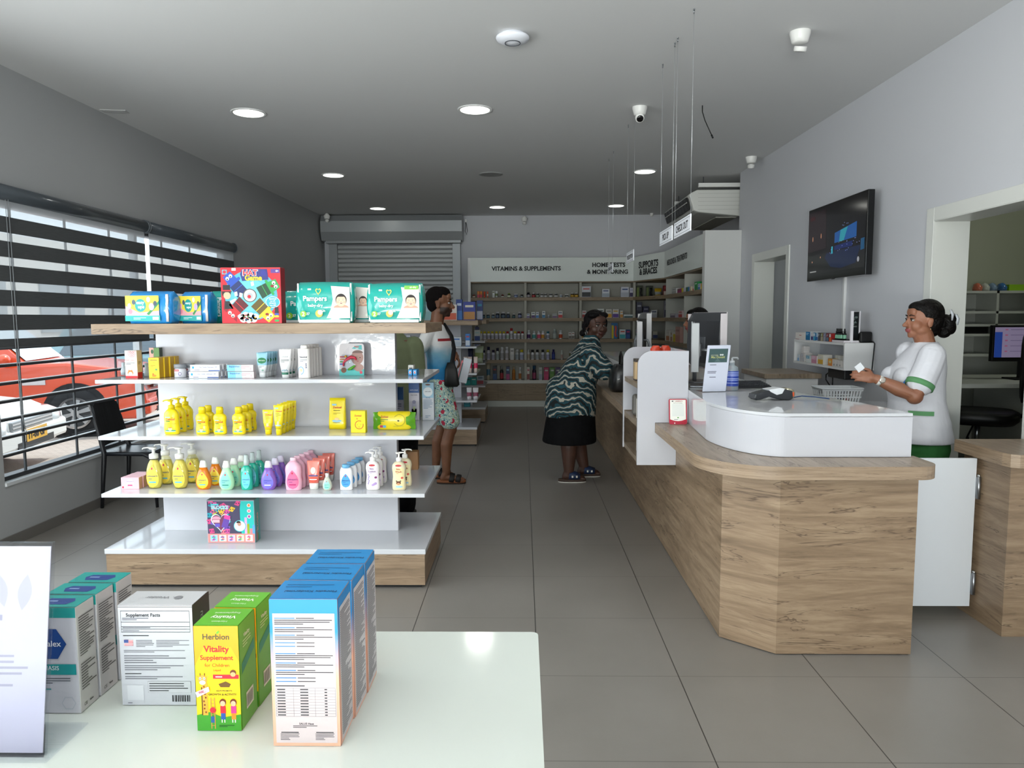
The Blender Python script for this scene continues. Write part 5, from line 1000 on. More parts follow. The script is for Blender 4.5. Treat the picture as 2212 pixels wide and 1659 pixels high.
# toy box
p0, p1 = ony(480, 696, 4.00), ony(609, 696, 4.00); w = p1.x-p0.x; h = ony(480, 578, 4.0).z-ST
def hatbox(b, w, h, y):
    X = lambda u: -w/2+u*w; Z = lambda v_: h*(1-v_)
    b.rect(X(.01), X(.99), Z(.99), Z(.01), S('c9202f', .32), y)
    b.poly([(X(.03), Z(.75)), (X(.25), Z(.98)), (X(.25), Z(.6)), (X(.05), Z(.55))], S('8e1626', .4), y-.0001)
    b.disc(X(.50), Z(.50), .44*w, .45*h, S('4fa5b5', .35), y-.0003, 40)
    for r_ in (.36, .28): b.disc(X(.50), Z(.50), r_*w, r_*h, S('58afbe' if r_ > .3 else '66b8c4', .35), y-.0003-.0002*(.5-r_)*10, 36)
    def cup(x0, z0, x1, z1, c, cd, face):
        dx, dz = x1-x0, z1-z0; L = math.hypot(dx*w, dz*h); ux, uz = dx*w/L, -dz*h/L; nx, nz = -uz, ux
        P = lambda s_, o: (X(x0)+ux*s_*L+nx*o*w, Z(z0)+uz*s_*L+nz*o*w)
        b.poly([P(0, -.075), P(.45, -.095), P(.45, .095), P(0, .075)], S(c, .3), y-.0010); b.poly([P(.45, -.095), P(1, -.105), P(1, .105), P(.45, .095)], S(cd, .4), y-.0010)
        b.poly([P(.38, -.13), P(.44, -.14), P(.50, -.13), P(.50, .13), P(.44, .14), P(.38, .13)], S(c, .3), y-.0013); b.poly([P(.70, -.1), P(.73, -.1), P(.73, .1), P(.70, .1)], S(c, .3), y-.0013)
        fx, fz = P(.16, 0)
        for q in (-1, 1): ex, ez = fx+nx*q*.035*w, fz+nz*q*.035*w; b.disc(ex, ez, .030*w, .030*w, S('f4f2ee', .4), y-.0016, 14); b.disc(ex, ez-.004, .012*w, .014*w, S('101014', .4), y-.0019, 10)
        if face: mx, mz = P(.30, 0); b.disc(mx, mz, .030*w, .022*w, S('8a1a24', .4), y-.0016, 12)
    cup(.10, .12, .36, .47, '2a4fb0', '16285e', 0); cup(.95, .28, .64, .46, '2a9a4a', '123f24', 1); cup(.12, .88, .38, .60, 'd8282f', '5a1018', 0); cup(.84, .93, .57, .62, 'e8c028', '5a4a10', 1)
    b.disc(X(.48), Z(.50), .115*w, .12*h, S('5a5048', .35), y-.0012, 32); b.disc(X(.48), Z(.50), .098*w, .105*h, S('d8dcde', .2), y-.0015, 32); b.disc(X(.48), Z(.51), .055*w, .06*h, S('aeb4b8', .2), y-.0017, 24); b.disc(X(.47), Z(.52), .030*w, .032*h, S('c8202c', .3), y-.0020, 18)
    b.poly([(X(.36), Z(.03)), (X(.78), Z(.03)), (X(.80), Z(.22)), (X(.36), Z(.24)), (X(.33), Z(.12))], S('2a2f7a', .4), y-.0013)
    b.text('HAT', X(.50), Z(.095), w*.27, h*.115, S('f4ece0', .4), y-.0018, .07); b.text('HAT', X(.50), Z(.095), w*.25, h*.10, S('c8283a', .35), y-.0021, .03)
    b.text('Game', X(.55), Z(.185), w*.34, h*.10, S('f0d42a', .35), y-.0021, .04); b.disc(X(.72), Z(.10), .045*w, .05*h, S('2a2f8a', .4), y-.0021, 14); b.rect(X(.65), X(.79), Z(.15), Z(.13), S('2a2f8a', .4), y-.0023)
    b.rect(X(.84), X(.99), Z(.10), Z(.03), S('5a3a8a', .4), y-.0012); b.text('4+', X(.945), Z(.065), w*.05, h*.05, S('f2eef4', .4), y-.0016, .02); b.rect(X(.03), X(.11), Z(.12), Z(.04), S('56b0bc', .4), y-.0012); b.disc(X(.07), Z(.08), .03*w, .03*h, S('c8283a', .4), y-.0015, 12); b.rect(X(.19), X(.26), Z(.055), Z(.01), S('f0eeea', .4), y-.0013)
    b.disc(X(.09), Z(.46), .075*w, .085*h, S('2a1c18', .5), y-.0014, 20); b.disc(X(.10), Z(.50), .06*w, .065*h, S('e8b090', .5), y-.0017, 20); b.rect(X(.02), X(.17), Z(.43), Z(.40), S('c02030', .4), y-.0020); b.rect(X(.035), X(.155), Z(.41), Z(.31), S('16151a', .4), y-.0019); b.rect(X(.01), X(.18), Z(.44), Z(.425), S('16151a', .4), y-.0022)
    b.poly([(X(.05), Z(.74)), (X(.06), Z(.60)), (X(.14), Z(.60)), (X(.20), Z(.74))], S('1a1a20', .4), y-.0013); b.poly([(X(.14), Z(.60)), (X(.24), Z(.55)), (X(.25), Z(.58)), (X(.16), Z(.66))], S('f0ece8', .4), y-.0012)
    for cx, cz, a in ((.25, .47, .2), (.33, .49, -.2), (.53, .29, .25)): b.poly([(X(cx)+.035*w*math.cos(a+q), Z(cz)+.05*h*math.sin(a+q)) for q in (.8, 2.3, 3.94, 5.44)], S('f4f2ee', .4), y-.0014)
    b.disc(X(.86), Z(.62), .12*w, .10*h, S('f2fafa', .4), y-.0013, 26); b.disc(X(.86), Z(.62), .112*w, .092*h, S('3fa8b8', .4), y-.0016, 26)
    for k, s_ in enumerate(("MATCH", "'em UP,", "STACK", "'em UP!")): b.text(s_, X(.86), Z(.565+.038*k), w*.15, h*.028, S('f4fafa', .4), y-.0020, .02)
    for k, c in enumerate(('16151a', '2a4fb0', 'e8c028', 'd8282f', '2a9a4a')): b.disc(X(.92), Z(.80+.038*k), .04*w, .022*h, S(c, .35), y-.0014-.0001*k, 14)
    b.rect(X(.89), X(.95), Z(.79), Z(.71), S('16151a', .4), y-.0020)
    for cx, cz in ((.33, .88), (.40, .85), (.48, .86), (.56, .88), (.36, .93), (.45, .94), (.53, .93)): b.disc(X(cx), Z(cz), .06*w, .055*h, S('f4f2f0', .4), y-.0014, 16)
    r = random.Random(3)
    for k in range(16): b.disc(X(r.uniform(.31, .58)), Z(r.uniform(.85, .95)), .014*w, .014*h, S(r.choice(('7a3a2a', '2a6a9a', 'c83a3a', '3a3a40', 'd8a83a', '5a8a4a')), .4), y-.0018, 8)
t = carton('hat_game_box', w, .075, h, ('c9202f', '8c1622', 'b01c2a'), 'large red game box with cartoon cups and a magician, on the gondola top', 'toy box', ((p0.x+p1.x)/2, 4.00+.0385, ST), decor=hatbox, bev=.0015)
# ------------------------------------------------------------------ foreground table items
p = onz(155, 1540, TZ+.0006); 
def fpos(px, py): return onz(px, py, TZ+.0006)
a, c = fpos(108, 1541), fpos(176, 1541); w = .072; x0 = c.x-w
def derm(b, w, h, y):
    b.rect(-w/2, w/2, h*.905, h, S('1f9c96', .4), y)
    hexp = [(-w*.52, h*.72), (-w*.40, h*.80), (w*.12, h*.80), (w*.30, h*.66), (w*.12, h*.52), (-w*.40, h*.52), (-w*.52, h*.60)]
    b.poly([(max(x, -w/2), z) for x, z in hexp], S('16468c', .35), y-.0002); b.text('Dermalex', -w*.12, h*.665, w*.70, h*.055, S('f4f6fa', .4), y-.0006, .01)
    b.rect(-w/2, w*.46, h*.37, h*.47, S('1c9494', .4), y-.0002); b.text('PSORIASIS', -w*.12, h*.435, w*.6, h*.04, S('eef8f8', .4), y-.0006, .01); b.lines(-w*.42, w*.1, h*.375, h*.405, 1, S('bfe6e6', .4), y-.0006, .5)
    b.lines(-w*.44, w*.42, h*.28, h*.345, 3, S('4a4f58', .5), y, .35); b.lines(-w*.44, w*.35, h*.215, h*.25, 1, S('2a9a9c', .5), y, .35)
    for cx, cz, r_ in ((.28, .10, .14), (-.30, .06, .13), (-.28, .18, .05)):
        for k in range(6):
            a0, a1 = PI/3*k, PI/3*(k+1); b.poly([(w*cx+w*r_*math.cos(a0), h*cz+w*r_*math.sin(a0)), (w*cx+w*r_*math.cos(a1), h*cz+w*r_*math.sin(a1)), (w*cx+w*r_*.88*math.cos(a1), h*cz+w*r_*.88*math.sin(a1)), (w*cx+w*r_*.88*math.cos(a0), h*cz+w*r_*.88*math.sin(a0))], S('b8bcc4', .5), y)
def finep(cols='5c5856', n1=16):
    def g(b, d, h, y):
        b.lines(-d*.40, d*.40, h*.52, h*.90, n1, S(cols, .6), y, .42, 3); b.lines(-d*.40, d*.40, h*.20, h*.46, n1-6, S(cols, .6), y, .42, 5); b.text('CE', -d*.25, h*.06, d*.22, h*.03, S('5a5654', .5), y, .01); b.lines(-d*.02, d*.36, h*.05, h*.07, 1, S('5a5654', .5), y, .6)
    return g
def dtop(b, w, d, y): b.rect(-w/2, w/2, -d/2, d/2, S('1f9c96', .3), y); b.poly([(-w*.22, -d*.3), (w*.25, -d*.3), (w*.32, 0), (w*.25, d*.22), (-w*.22, d*.22), (-w*.3, 0)], S('1c3f86', .35), y-.0002); b.lines(-w*.2, w*.2, -d*.12, d*.05, 1, S('8aa4d0', .4), y-.0005, .5)
t = carton('psoriasis_cream_box', w, .042, .150, ('cbcad0', 'c4bfbe', '1f9c96'), '', 'box', (x0+w/2, c.y+.021, TZ+.0006), 'white and teal cream boxes', decor=derm, side=finep(), top=dtop)
row(t, 3, .0465, [q+' white and teal psoriasis cream box behind the acrylic stand' for q in ('front', 'middle', 'rear')], dx=.0015, jitter=.001)
a, c = fpos(265, 1523), fpos(425, 1523); w = c.x-a.x; hh = ony(262, 1308, a.y).z-TZ
def suppf(b, w, h, y):
    m = S('1a1a1e', .5); lg = S('62626a', .5)
    b.text('Supplement Facts', -w*.16, h*.90, w*.58, h*.045, m, y, .02)
    for z in (.945, .835, .79, .765, .735): b.rect(-w*.46, w*.46, h*z-.0003, h*z+.0003, m, y)
    b.rect(-w*.46, -w*.457, h*.735, h*.945, m, y); b.rect(w*.457, w*.46, h*.735, h*.945, m, y)
    b.lines(-w*.44, -w*.05, h*.85, h*.88, 2, lg, y, .5); b.lines(-w*.44, w*.30, h*.772, h*.785, 1, lg, y, .6); b.lines(-w*.44, w*.0, h*.742, h*.755, 1, lg, y, .5)
    b.lines(-w*.44, w*.25, h*.69, h*.71, 1, m, y, .4)
    b.rect(-w*.43, -w*.31, h*.60, h*.66, S('c04a54', .5), y); [b.rect(-w*.43, -w*.31, h*(.607+.015*k), h*(.613+.015*k), S('eceaea', .5), y-.0002) for k in range(4)]; b.rect(-w*.43, -w*.37, h*.63, h*.66, S('3a4f8a', .5), y-.0004)
    b.lines(-w*.27, -w*.03, h*.585, h*.66, 5, lg, y, .4); b.lines(0, w*.44, h*.585, h*.66, 5, lg, y, .4, 3)
    b.lines(-w*.44, w*.38, h*.53, h*.56, 2, lg, y, .4, 8); b.lines(-w*.44, w*.42, h*.42, h*.51, 4, lg, y, .4, 5); b.lines(-w*.44, w*.44, h*.35, h*.41, 3, lg, y, .4, 9); b.lines(-w*.44, w*.0, h*.31, h*.33, 1, m, y, .4); b.lines(-w*.44, w*.42, h*.26, h*.30, 2, lg, y, .4)
    b.rect(-w*.14, w*.44, h*.13, h*.245, S('86868a', .5), y); b.rect(-w*.136, w*.436, h*.132, h*.243, S('b8b9be', .45), y-.0002); b.lines(-w*.12, w*.40, h*.14, h*.235, 4, m, y-.0004, .35)
    b.rect(-w*.42, -w*.20, h*.055, h*.205, S('c2c3c8', .5), y)
    r = random.Random(2); x = w*.18
    while x < w*.42: q = r.uniform(.0006, .002); b.rect(x, x+q, h*.04, h*.105, m, y); x += q+r.uniform(.0006, .0016)
    b.lines(-w*.42, -w*.30, h*.02, h*.035, 1, lg, y, .5)
def sside(b, d, h, y): b.rect(-d/2, d/2, 0, h, S('4a3a36', .4), y); b.text('IVCU', 0, h*.80, h*.14, d*.3, S('c8c4c0', .4), y-.0003, .02, None, PI/2)
carton('supplement_box', w, .052, hh, ('b6b7bd', '4a3a36', 'c2c3c6'), 'silver white box turned to its supplement facts side', 'box', ((a.x+c.x)/2, a.y+.026, TZ+.0006), decor=suppf, side=sside, top=lambda b, w, d, y: (b.text('Dr. Weider', 0, 0, w*.5, d*.22, S('8a8a8e', .5), y-.0003, .01, None, PI), b.disc(w*.20, .0, .006, .006, S('8a8a8e', .5), y-.0002, 14)), rz=.005)
a, c = fpos(428, 1577), fpos(482, 1577); w = .058; hh = .142
def herb(b, w, h, y):
    k = S('ef9a1c', .35); b.rect(-w/2, w/2, 0, h, S('f2c81c', .35), y); b.rect(-w/2, w/2, h*.80, h, k, y-.0001); b.poly([(-w/2, h*.80), (-w/2, h*.62), (-w*.28, h*.80)], k, y-.0001); b.poly([(w/2, h*.80), (w/2, h*.66), (w*.32, h*.80)], k, y-.0001)
    b.text('Herbion', 0, h*.90, w*.60, h*.062, S('3a4a2a', .4), y-.0005, .02); b.poly([(w*.0, h*.935), (w*.06, h*.96), (w*.09, h*.945), (w*.04, h*.925)], S('5ab02a', .4), y-.0006)
    b.text('Vitality', 0, h*.775, w*.76, h*.08, S('d02a2a', .35), y-.0005, .03); b.text('Supplement', 0, h*.695, w*.86, h*.062, S('d02a2a', .35), y-.0005, .02); b.text('for Children', 0, h*.63, w*.56, h*.05, S('d8501a', .35), y-.0005, .01); b.text('Liquid', 0, h*.58, w*.2, h*.028, S('c0501a', .35), y-.0005, .01)
    b.rect(-w*.1, w*.48, h*.50, h*.54, S('c8283a', .35), y-.0004); b.lines(-w*.04, w*.26, h*.51, h*.53, 1, S('f4e0d8', .4), y-.0008, .5); b.disc(w*.36, h*.56, w*.07, h*.028, S('6a3a22', .4), y-.0009, 14); b.disc(w*.36, h*.545, w*.06, h*.022, S('e0a878', .4), y-.0012, 14)
    b.poly([(w*.02, h*.45), (w*.18, h*.475), (w*.30, h*.45), (w*.26, h*.42), (w*.06, h*.42)], S('6a4a1a', .4), y-.0005); b.text("HELPS PROMOTE", w*.14, h*.385, w*.36, h*.016, S('3a4a2a', .4), y-.0005, .01); b.text("GROWTH & ACTIVITY", w*.1, h*.35, w*.64, h*.024, S('3a3a1a', .4), y-.0005, .02)
    b.poly([(-w/2, 0), (w/2, 0), (w/2, h*.16), (w*.1, h*.13), (-w*.2, h*.18), (-w/2, h*.15)], S('3f9a2c', .35), y-.0004)
    b.disc(-w*.34, h*.49, w*.10, h*.045, S('e8a04a', .4), y-.0006, 18); b.disc(-w*.34, h*.465, w*.07, h*.022, S('f4e2c8', .4), y-.0009, 14); [b.disc(-w*(.34+q*.045), h*.505, w*.025, h*.012, S('f8f8f4', .4), y-.0012, 10) for q in (-1, 1)]; [b.disc(-w*(.34+q*.045), h*.505, w*.010, h*.006, S('181818', .4), y-.0015, 8) for q in (-1, 1)]; [b.rect(-w*(.34+q*.05)-.0006, -w*(.34+q*.05)+.0006, h*.53, h*.555, S('7a4a1a', .4), y-.0006) for q in (-1, 1)]; [b.poly([(-w*(.34+q*.09), h*.52), (-w*(.34+q*.16), h*.535), (-w*(.34+q*.10), h*.505)], S('e8a04a', .4), y-.0006) for q in (-1, 1)]
    b.rect(-w*.36, -w*.24, h*.15, h*.46, S('e8a83a', .4), y-.0005); [b.disc(-w*.30+random.uniform(-1, 1)*w*.035, h*(.18+.035*k), w*.022, h*.010, S('8a4a1a', .4), y-.0008, 8) for k in range(8)]; b.rect(-w*.38, -w*.355, h*.15, h*.42, S('5a3a1a', .4), y-.0006)
    for q in (-.18, -.10): b.rect(w*q, w*q+.0012, h*.02, h*.32, S('c8924a', .4), y-.0007)
    for k in range(8): b.rect(-w*.18, -w*.09, h*(.05+.035*k), h*(.055+.035*k), S('c8924a', .4), y-.0008)
    b.disc(-w*.13, h*.20, w*.07, h*.028, S('c8283a', .4), y-.0010, 16); b.rect(-w*.18, -w*.10, h*.08, h*.14, S('2a5a9a', .4), y-.0010)
    for cx, c1, c2, hc in ((.10, 'd8283a', '2a5aa8', '6a2a1a'), (.34, 'e03a8a', 'e8902a', '6a3018')): b.rect(w*(cx-.06), w*(cx+.06), h*.17, h*.24, S(c1, .4), y-.0007); b.rect(w*(cx-.05), w*(cx+.05), h*.11, h*.17, S(c2, .4), y-.0007); b.disc(w*cx, h*.275, w*.075, h*.034, S(hc, .4), y-.0008, 16); b.disc(w*cx, h*.265, w*.058, h*.026, S('efb896', .4), y-.0011, 16); b.rect(w*(cx-.04), w*(cx-.02), h*.08, h*.11, S('f0efe8', .4), y-.0007); b.rect(w*(cx+.02), w*(cx+.04), h*.08, h*.11, S('f0efe8', .4), y-.0007)
    b.lines(w*.0, w*.38, h*.035, h*.06, 2, S('1f5a20', .4), y-.0008, .5)
    b.poly([(-w*.50, h*.375), (-w*.20, h*.43), (-w*.18, h*.385), (-w*.47, h*.325)], S('ece4ea', .5), y-.0020); b.text('600,-', -w*.34, h*.38, w*.2, h*.03, S('b0284a', .5), y-.0024, .02, None, .18)
def hside(b, d, h, y): b.rect(-d/2, d/2, 0, h, S('5fae28', .35), y); b.text('Vitality', -d*.05, h*.86, d*.6, h*.05, S('e4f4d8', .4), y-.0004, .02); b.lines(-d*.3, d*.25, h*.75, h*.83, 3, S('bfe0a0', .4), y-.0003, .4); b.poly([(-d*.4, h*.52), (d*.4, h*.64), (d*.4, h*.74), (-d*.4, h*.62)], S('1a8a6a', .4), y-.0003); b.rect(-d*.2, d*.25, h*.14, h*.30, S('e4ece0', .4), y-.0004); [b.rect(-d*.17+d*.055*k, -d*.17+d*.055*k+.0012, h*.16, h*.28, S('2a3a2a', .4), y-.0007) for k in range(7)]
def htop(b, w, d, y): b.rect(-w/2, w/2, -d/2, d/2, S('62b42a', .35), y); b.text('Vitality', 0, -d*.02, w*.6, d*.22, S('eef8e4', .4), y-.0004, .02, None, PI); b.text('Supplement', 0, d*.22, w*.6, d*.16, S('d8f0c8', .4), y-.0004, .01, None, PI); b.text('Herbion', 0, -d*.30, w*.35, d*.14, S('d8f0c8', .4), y-.0004, .01, None, PI)
t = carton('vitality_syrup_box', w, .055, hh, ('f2c81c', '5fae28', '62b42a'), '', 'box', (a.x+w/2, a.y+.0275, TZ+.0006), 'green and yellow syrup boxes', decor=herb, side=hside, top=htop)
row(t, 2, .060, [q+' green and yellow children vitality syrup box on the white table' for q in ('front', 'rear')], dx=.002, jitter=.001)
a, c = fpos(592, 1610), fpos(737, 1610); w = c.x-a.x; hh = ony(575, 1300, a.y).z-TZ+.003
GR = NT('blue_to_peach_carton', .38); s_ = GR.n('ShaderNodeSeparateXYZ'); GR.l(GR.coords(), s_.inputs[0]); mr = GR.n('ShaderNodeMapRange'); mr.inputs[1].default_value = hh*.45; mr.inputs[2].default_value = hh*.78; GR.l(s_.outputs[2], mr.inputs[0]); GR.color(GR.mix(mr.outputs[0], 'eaae92', '1583c4')); GR = GR.m
def flor(b, w, h, y):
    m = S('2e2c34', .6); bl = S('3a78b0', .5); b.raw([(-w/2, y+.0001, 0), (w/2, y+.0001, 0), (w/2, y+.0001, h), (-w/2, y+.0001, h)], [(0, 1, 2, 3)], GR); b.rect(-w*.455, w*.455, h*.022, h*.905, S('cfc1c1', .45), y-.0002); y -= .0004
    z = h*.88
    for n in (4, 3, 3, 1, 1, 0, 4, 3, 3, 1, 1):
        if n: b.rect(-w*.43, -w*.13, z-.0019, z-.0006, bl, y); b.lines(-w*.11, w*.42, z-.0025, z, 1, m, y, .45); b.lines(-w*.43, w*.42, z-.0025*n, z-.0025, n-1, m, y, .45, n) if n > 1 else None
        z -= .0025*max(n, 1)+.0022
    zt = h*.40; zb = h*.205
    for k in range(11): zz = zt-(zt-zb)*k/10; b.rect(-w*.44, w*.44, zz-.0002, zz+.0002, S('8a8488', .5), y)
    for x in (-.44, -.18, .14, .44): b.rect(w*x-.0002, w*x+.0002, zb, zt, S('8a8488', .5), y)
    for k in range(10): zz = zt-(zt-zb)*(k+.5)/10; b.rect(-w*.42, -w*.30, zz-.0007, zz+.0007, m, y); b.rect(-w*.08, w*.04, zz-.0007, zz+.0007, m, y); b.rect(w*.28, w*.32, zz-.0007, zz+.0007, m, y)
    b.lines(-w*.44, w*.42, h*.41, h*.42, 1, m, y, .7); b.text('SALUS Haus', 0, h*.155, w*.24, h*.014, S('2a2a30', .5), y, .02); b.lines(-w*.2, w*.2, h*.125, h*.145, 2, m, y, .4)
    for x in (-.25, .27): b.rect(w*x-w*.13, w*x+w*.13, h*.092, h*.098, S('2a2a30', .5), y); b.lines(w*x-w*.14, w*x+w*.14, h*.04, h*.09, 5, m, y, .35, 4)
def fside(b, d, h, y): b.raw([(-d/2, y+.0001, 0), (d/2, y+.0001, 0), (d/2, y+.0001, h), (-d/2, y+.0001, h)], [(0, 1, 2, 3)], GR); b.rect(-d*.42, d*.5, h*.02, h*.93, S('c6bebf', .45), y-.0002); b.lines(-d*.38, d*.42, h*.05, h*.90, 56, S('4c4a50', .6), y-.0004, .42, 7)
def ftop(b, w, d, y): b.rect(-w/2, w/2, -d/2, d/2, S('1583c4', .3), y); b.text('Floradix Kindervital', w*.03, -d*.12, w*.78, d*.15, S('0f3a66', .4), y-.0003, .02, None, PI); b.lines(-w*.4, w*.4, d*.08, d*.30, 2, S('1a5f96', .4), y-.0003, .3)
t = carton('kids_tonic_box', w, .062, hh, ('eaae92', 'eaae92', '1583c4'), '', 'box', ((a.x+c.x)/2, a.y+.031, TZ+.0006), 'blue and peach tonic boxes', decor=flor, side=fside, top=ftop)
row(t, 3, .0655, [q+' tall blue and peach tonic box on the white table' for q in ('front', 'middle', 'rear')], dx=.003, jitter=.0008)
# acrylic sign holder
t = thing('acrylic_sign_stand', 'clear acrylic stand with a mostly blank sheet at the left edge of the table', 'sign stand', (-.70, .845, TZ+.0006))
lean = Matrix.Rotation(math.radians(-9), 4, 'X')
b = MB(); b.X = Matrix.Translation((0, .0, 0)) @ lean; b.box(-.12, .106, 0, .0025, 0, .262, ACRYL, .0004, 1); b.box(-.12, .106, .006, .0085, 0, .262, ACRYL, .0004, 1); b.X = Matrix(); b.box(-.12, .118, -.012, .075, 0, .0028, ACRYL, .0008, 1); b.build('holder', t)
b = MB(); b.X = lean; b.box(-.118, .103, .0034, .0048, .004, .257, S('b4b0bf', .5)); b.text('.', 0, .05, .001, .001, S('cfccd6', .5), .0033) if 0 else None
g = S('a09dab', .5); y = .0033
b.rect(-.1, .045, .165, .172, S('908d9c', .5), y); b.lines(-.1, .08, .075, .125, 7, S('96939f', .5), y, .4); 
for cx, cz, L, a in ((.035, .225, .045, -1.3), (.075, .222, .045, -1.7)):
    pts = [(cx+L*math.cos(a)*s_/6+(.009*math.sin(PI*s_/6))*math.cos(a+PI/2), cz+L*math.sin(a)*s_/6+(.009*math.sin(PI*s_/6))*math.sin(a+PI/2)) for s_ in range(7)]+[(cx+L*math.cos(a)*s_/6-(.009*math.sin(PI*s_/6))*math.cos(a+PI/2), cz+L*math.sin(a)*s_/6-(.009*math.sin(PI*s_/6))*math.sin(a+PI/2)) for s_ in range(5, 0, -1)]
    b.poly(pts, S('a5a2b0', .5), y)
b.build('sheet', t)
# ------------------------------------------------------------------ counter items
RZ = CZ+.2026
p = onz(1547, 846, 1.0806); t = thing('acrylic_menu_stand', 'leaning acrylic stand with a white card and green pharmacy logo', 'sign stand', (1.118, 4.27, 1.0826), .20)
lean = Matrix.Rotation(math.radians(-4), 4, 'X') @ Matrix.Shear('XY', 4, (0, 0)) 
sh = Matrix(((1, 0, .16, 0), (0, 1, .12, 0), (0, 0, 1, 0), (0, 0, 0, 1)))
b = MB(); b.X = sh; b.box(-.075, .075, -.0015, 0, 0, .275, ACRYL, .0004, 1); b.box(-.075, .075, .004, .0055, 0, .275, ACRYL, .0004, 1); b.X = Matrix(); b.box(-.075, .075, 0, .09, 0, .002, ACRYL); b.build('holder', t)
b = MB(); b.X = sh; b.box(-.073, .073, .0015, .0028, .003, .272, S('e6e6ee', .4)); y = .0012
b.rect(-.058, .060, .172, .252, S('3d5c58', .4), y); b.text('APOTHEEK', -.022, .214, .048, .007, S('c8c8a8', .4), y-.0003, .01); b.text('Mac Donald', 0, .203, .088, .013, S('d4d27a', .4), y-.0003, .02); [b.disc(.022+q*.006, .216, .006, .005, S('f2f4ea', .4), y-.0003, 12) for q in (-1, 1)]; b.poly([(-.02, .176), (.02, .176), (0, .196)], S('5a7672', .4), y-.0002)
for z, x0, x1 in ((.158, -.045, .035), (.119, -.055, .055), (.111, -.055, .05), (.087, -.04, .04)): b.lines(x0, x1, z-.002, z+.002, 1, S('33333a', .5), y, .8)
b.build('card', t)
p = onz(1570, 834, 1.0826); t = thing('sanitizer_bottle', 'clear bottle with blue label and red pump behind the acrylic stand', 'bottle', (1.245, 4.36, 1.0826))
b = MB(); b.lathe([(.036, 0), (.040, .006), (.040, .12), (.034, .140), (.016, .152), (.016, .165)], mat('c8d4dc', .1, trans=.6), 24); b.build('bottle_body', t)
b = MB(); b.lathe([(.0405, .028), (.0405, .118)], S('23409c', .4), 28, caps=False)
for k in range(9): b.loft([(.036+.009*k, 0, 0, .0408, .0408), (.039+.009*k, 0, 0, .0408, .0408)], S('b8c4e8', .5), 28, 2, False) if k in (1, 3, 4, 6, 7, 8) else None
b.build('label', t)
b = MB(); b.lathe([(.015, .165), (.015, .178), (.006, .180), (.006, .195)], S('d6dade', .3, trans=.3), 16); b.tube([(0, 0, .195), (.03, 0, .196), (.036, 0, .186)], .005, S('c4c8cc', .3, trans=.3), 8); b.build('pump_head', t)
b = MB(); b.X = Matrix.Translation((1.288, 4.46, 1.0826)); b.box(-.013, .013, -.01, .01, 0, .10, RED, .006); tag(b.build('red_pen_holder'), 'small red holder right of the blue labelled bottle', 'holder')
# card terminal
t = thing('card_terminal', 'black and silver card payment terminal on the white raised counter', 'card terminal', (1.335, 3.86, RZ+.0004), .12)
b = MB(); b.slab_y([(-.135, .012), (-.13, .034), (-.06, .052), (.03, .060), (.075, .050), (.080, .010), (.06, .0), (.0, .006), (-.05, .02), (-.10, .004), (-.12, .002)], -.04, .04, S('2c2e32', .35), .006, ); b.build('body', t)
b = MB(); b.X = Matrix.Translation((-.012, 0, .0)); b.slab_y([(-.035, .045), (-.045, .058), (.02, .066), (.045, .062), (.03, .035), (.0, .028)], -.0415, .0415, S('d9dbde', .3), .004); b.build('silver_cover', t)
b = MB(); b.tube([(.06, -.036, .032), (.06, .036, .032)], .030, S('b9b39a', .2, metal=.5), 20); b.build('paper_roll_lid', t)
b = MB(); b.box(.0, .0, 0, 0, 0, 0, BLACK) if 0 else None; b.X = Matrix.Translation((.066, -.0372, .030)); b.rect(-.022, -.004, -.010, .012, S('e8e6e0', .4), -.0006); b.rect(-.0, .018, -.010, .012, S('d8542a', .4), -.0006); b.text('VISA', -.013, 0, .015, .006, S('2a3f8a', .4), -.0010, .02); b.build('payment_stickers', t)
b = MB(); b.tube([(1.425, 3.90, RZ+.004), (1.50, 3.93, RZ+.012), (1.56, 3.90, RZ+.010), (1.62, 3.86, RZ+.004)], .003, S('1f3f70', .4), 8); tag(b.build('terminal_cable'), 'thin blue cable running from the card terminal', 'cable')
# QR stand
t = thing('payment_sign', 'small red and white payment sign leaning on the display unit side', 'sign', (.925, 4.335, CZ+.0012), .03)
b = MB(); sh2 = Matrix(((1, 0, .02, 0), (0, 1, .22, 0), (0, 0, 1, 0), (0, 0, 0, 1))); b.X = sh2; w, h = .108, .150
b.slab_y([(-w/2, .008), (-w/2+.008, 0), (w/2-.008, 0), (w/2, .008), (w/2, h-.006), (w/2-.006, h), (-w/2+.006, h), (-w/2, h-.006)], 0, .004, S('b3243a', .3)); b.build('board', t)
b = MB(); b.X = sh2; b.poly([(-w*.44, h*.2), (-w*.2, h*.145), (0, h*.13), (w*.2, h*.145), (w*.44, h*.2), (w*.44, h*.965), (-w*.44, h*.965)], S('f0efe6', .4), -.0006); b.text('UNI5PAY+', w*.06, h*.91, w*.50, h*.05, S('a8283a', .4), -.001, .02); b.rect(-w*.34, -w*.25, h*.89, h*.93, S('4a4a50', .4), -.001); b.text('Scan hier om te betalen', 0, h*.84, w*.66, h*.028, S('3a3a40', .4), -.001, .01); b.rect(-w*.33, w*.33, h*.32, h*.80, S('e2e4de', .45), -.001)
b.disc(-w*.0, h*.265, w*.05, h*.022, S('4a9a3a', .4), -.001, 12); b.lines(-w*.22, w*.22, h*.18, h*.205, 1, S('3a3a40', .4), -.001, .6); b.rect(-w*.22, -w*.16, h*.03, h*.07, S('f4f2ee', .4), -.0008); b.build('printed_face', t)
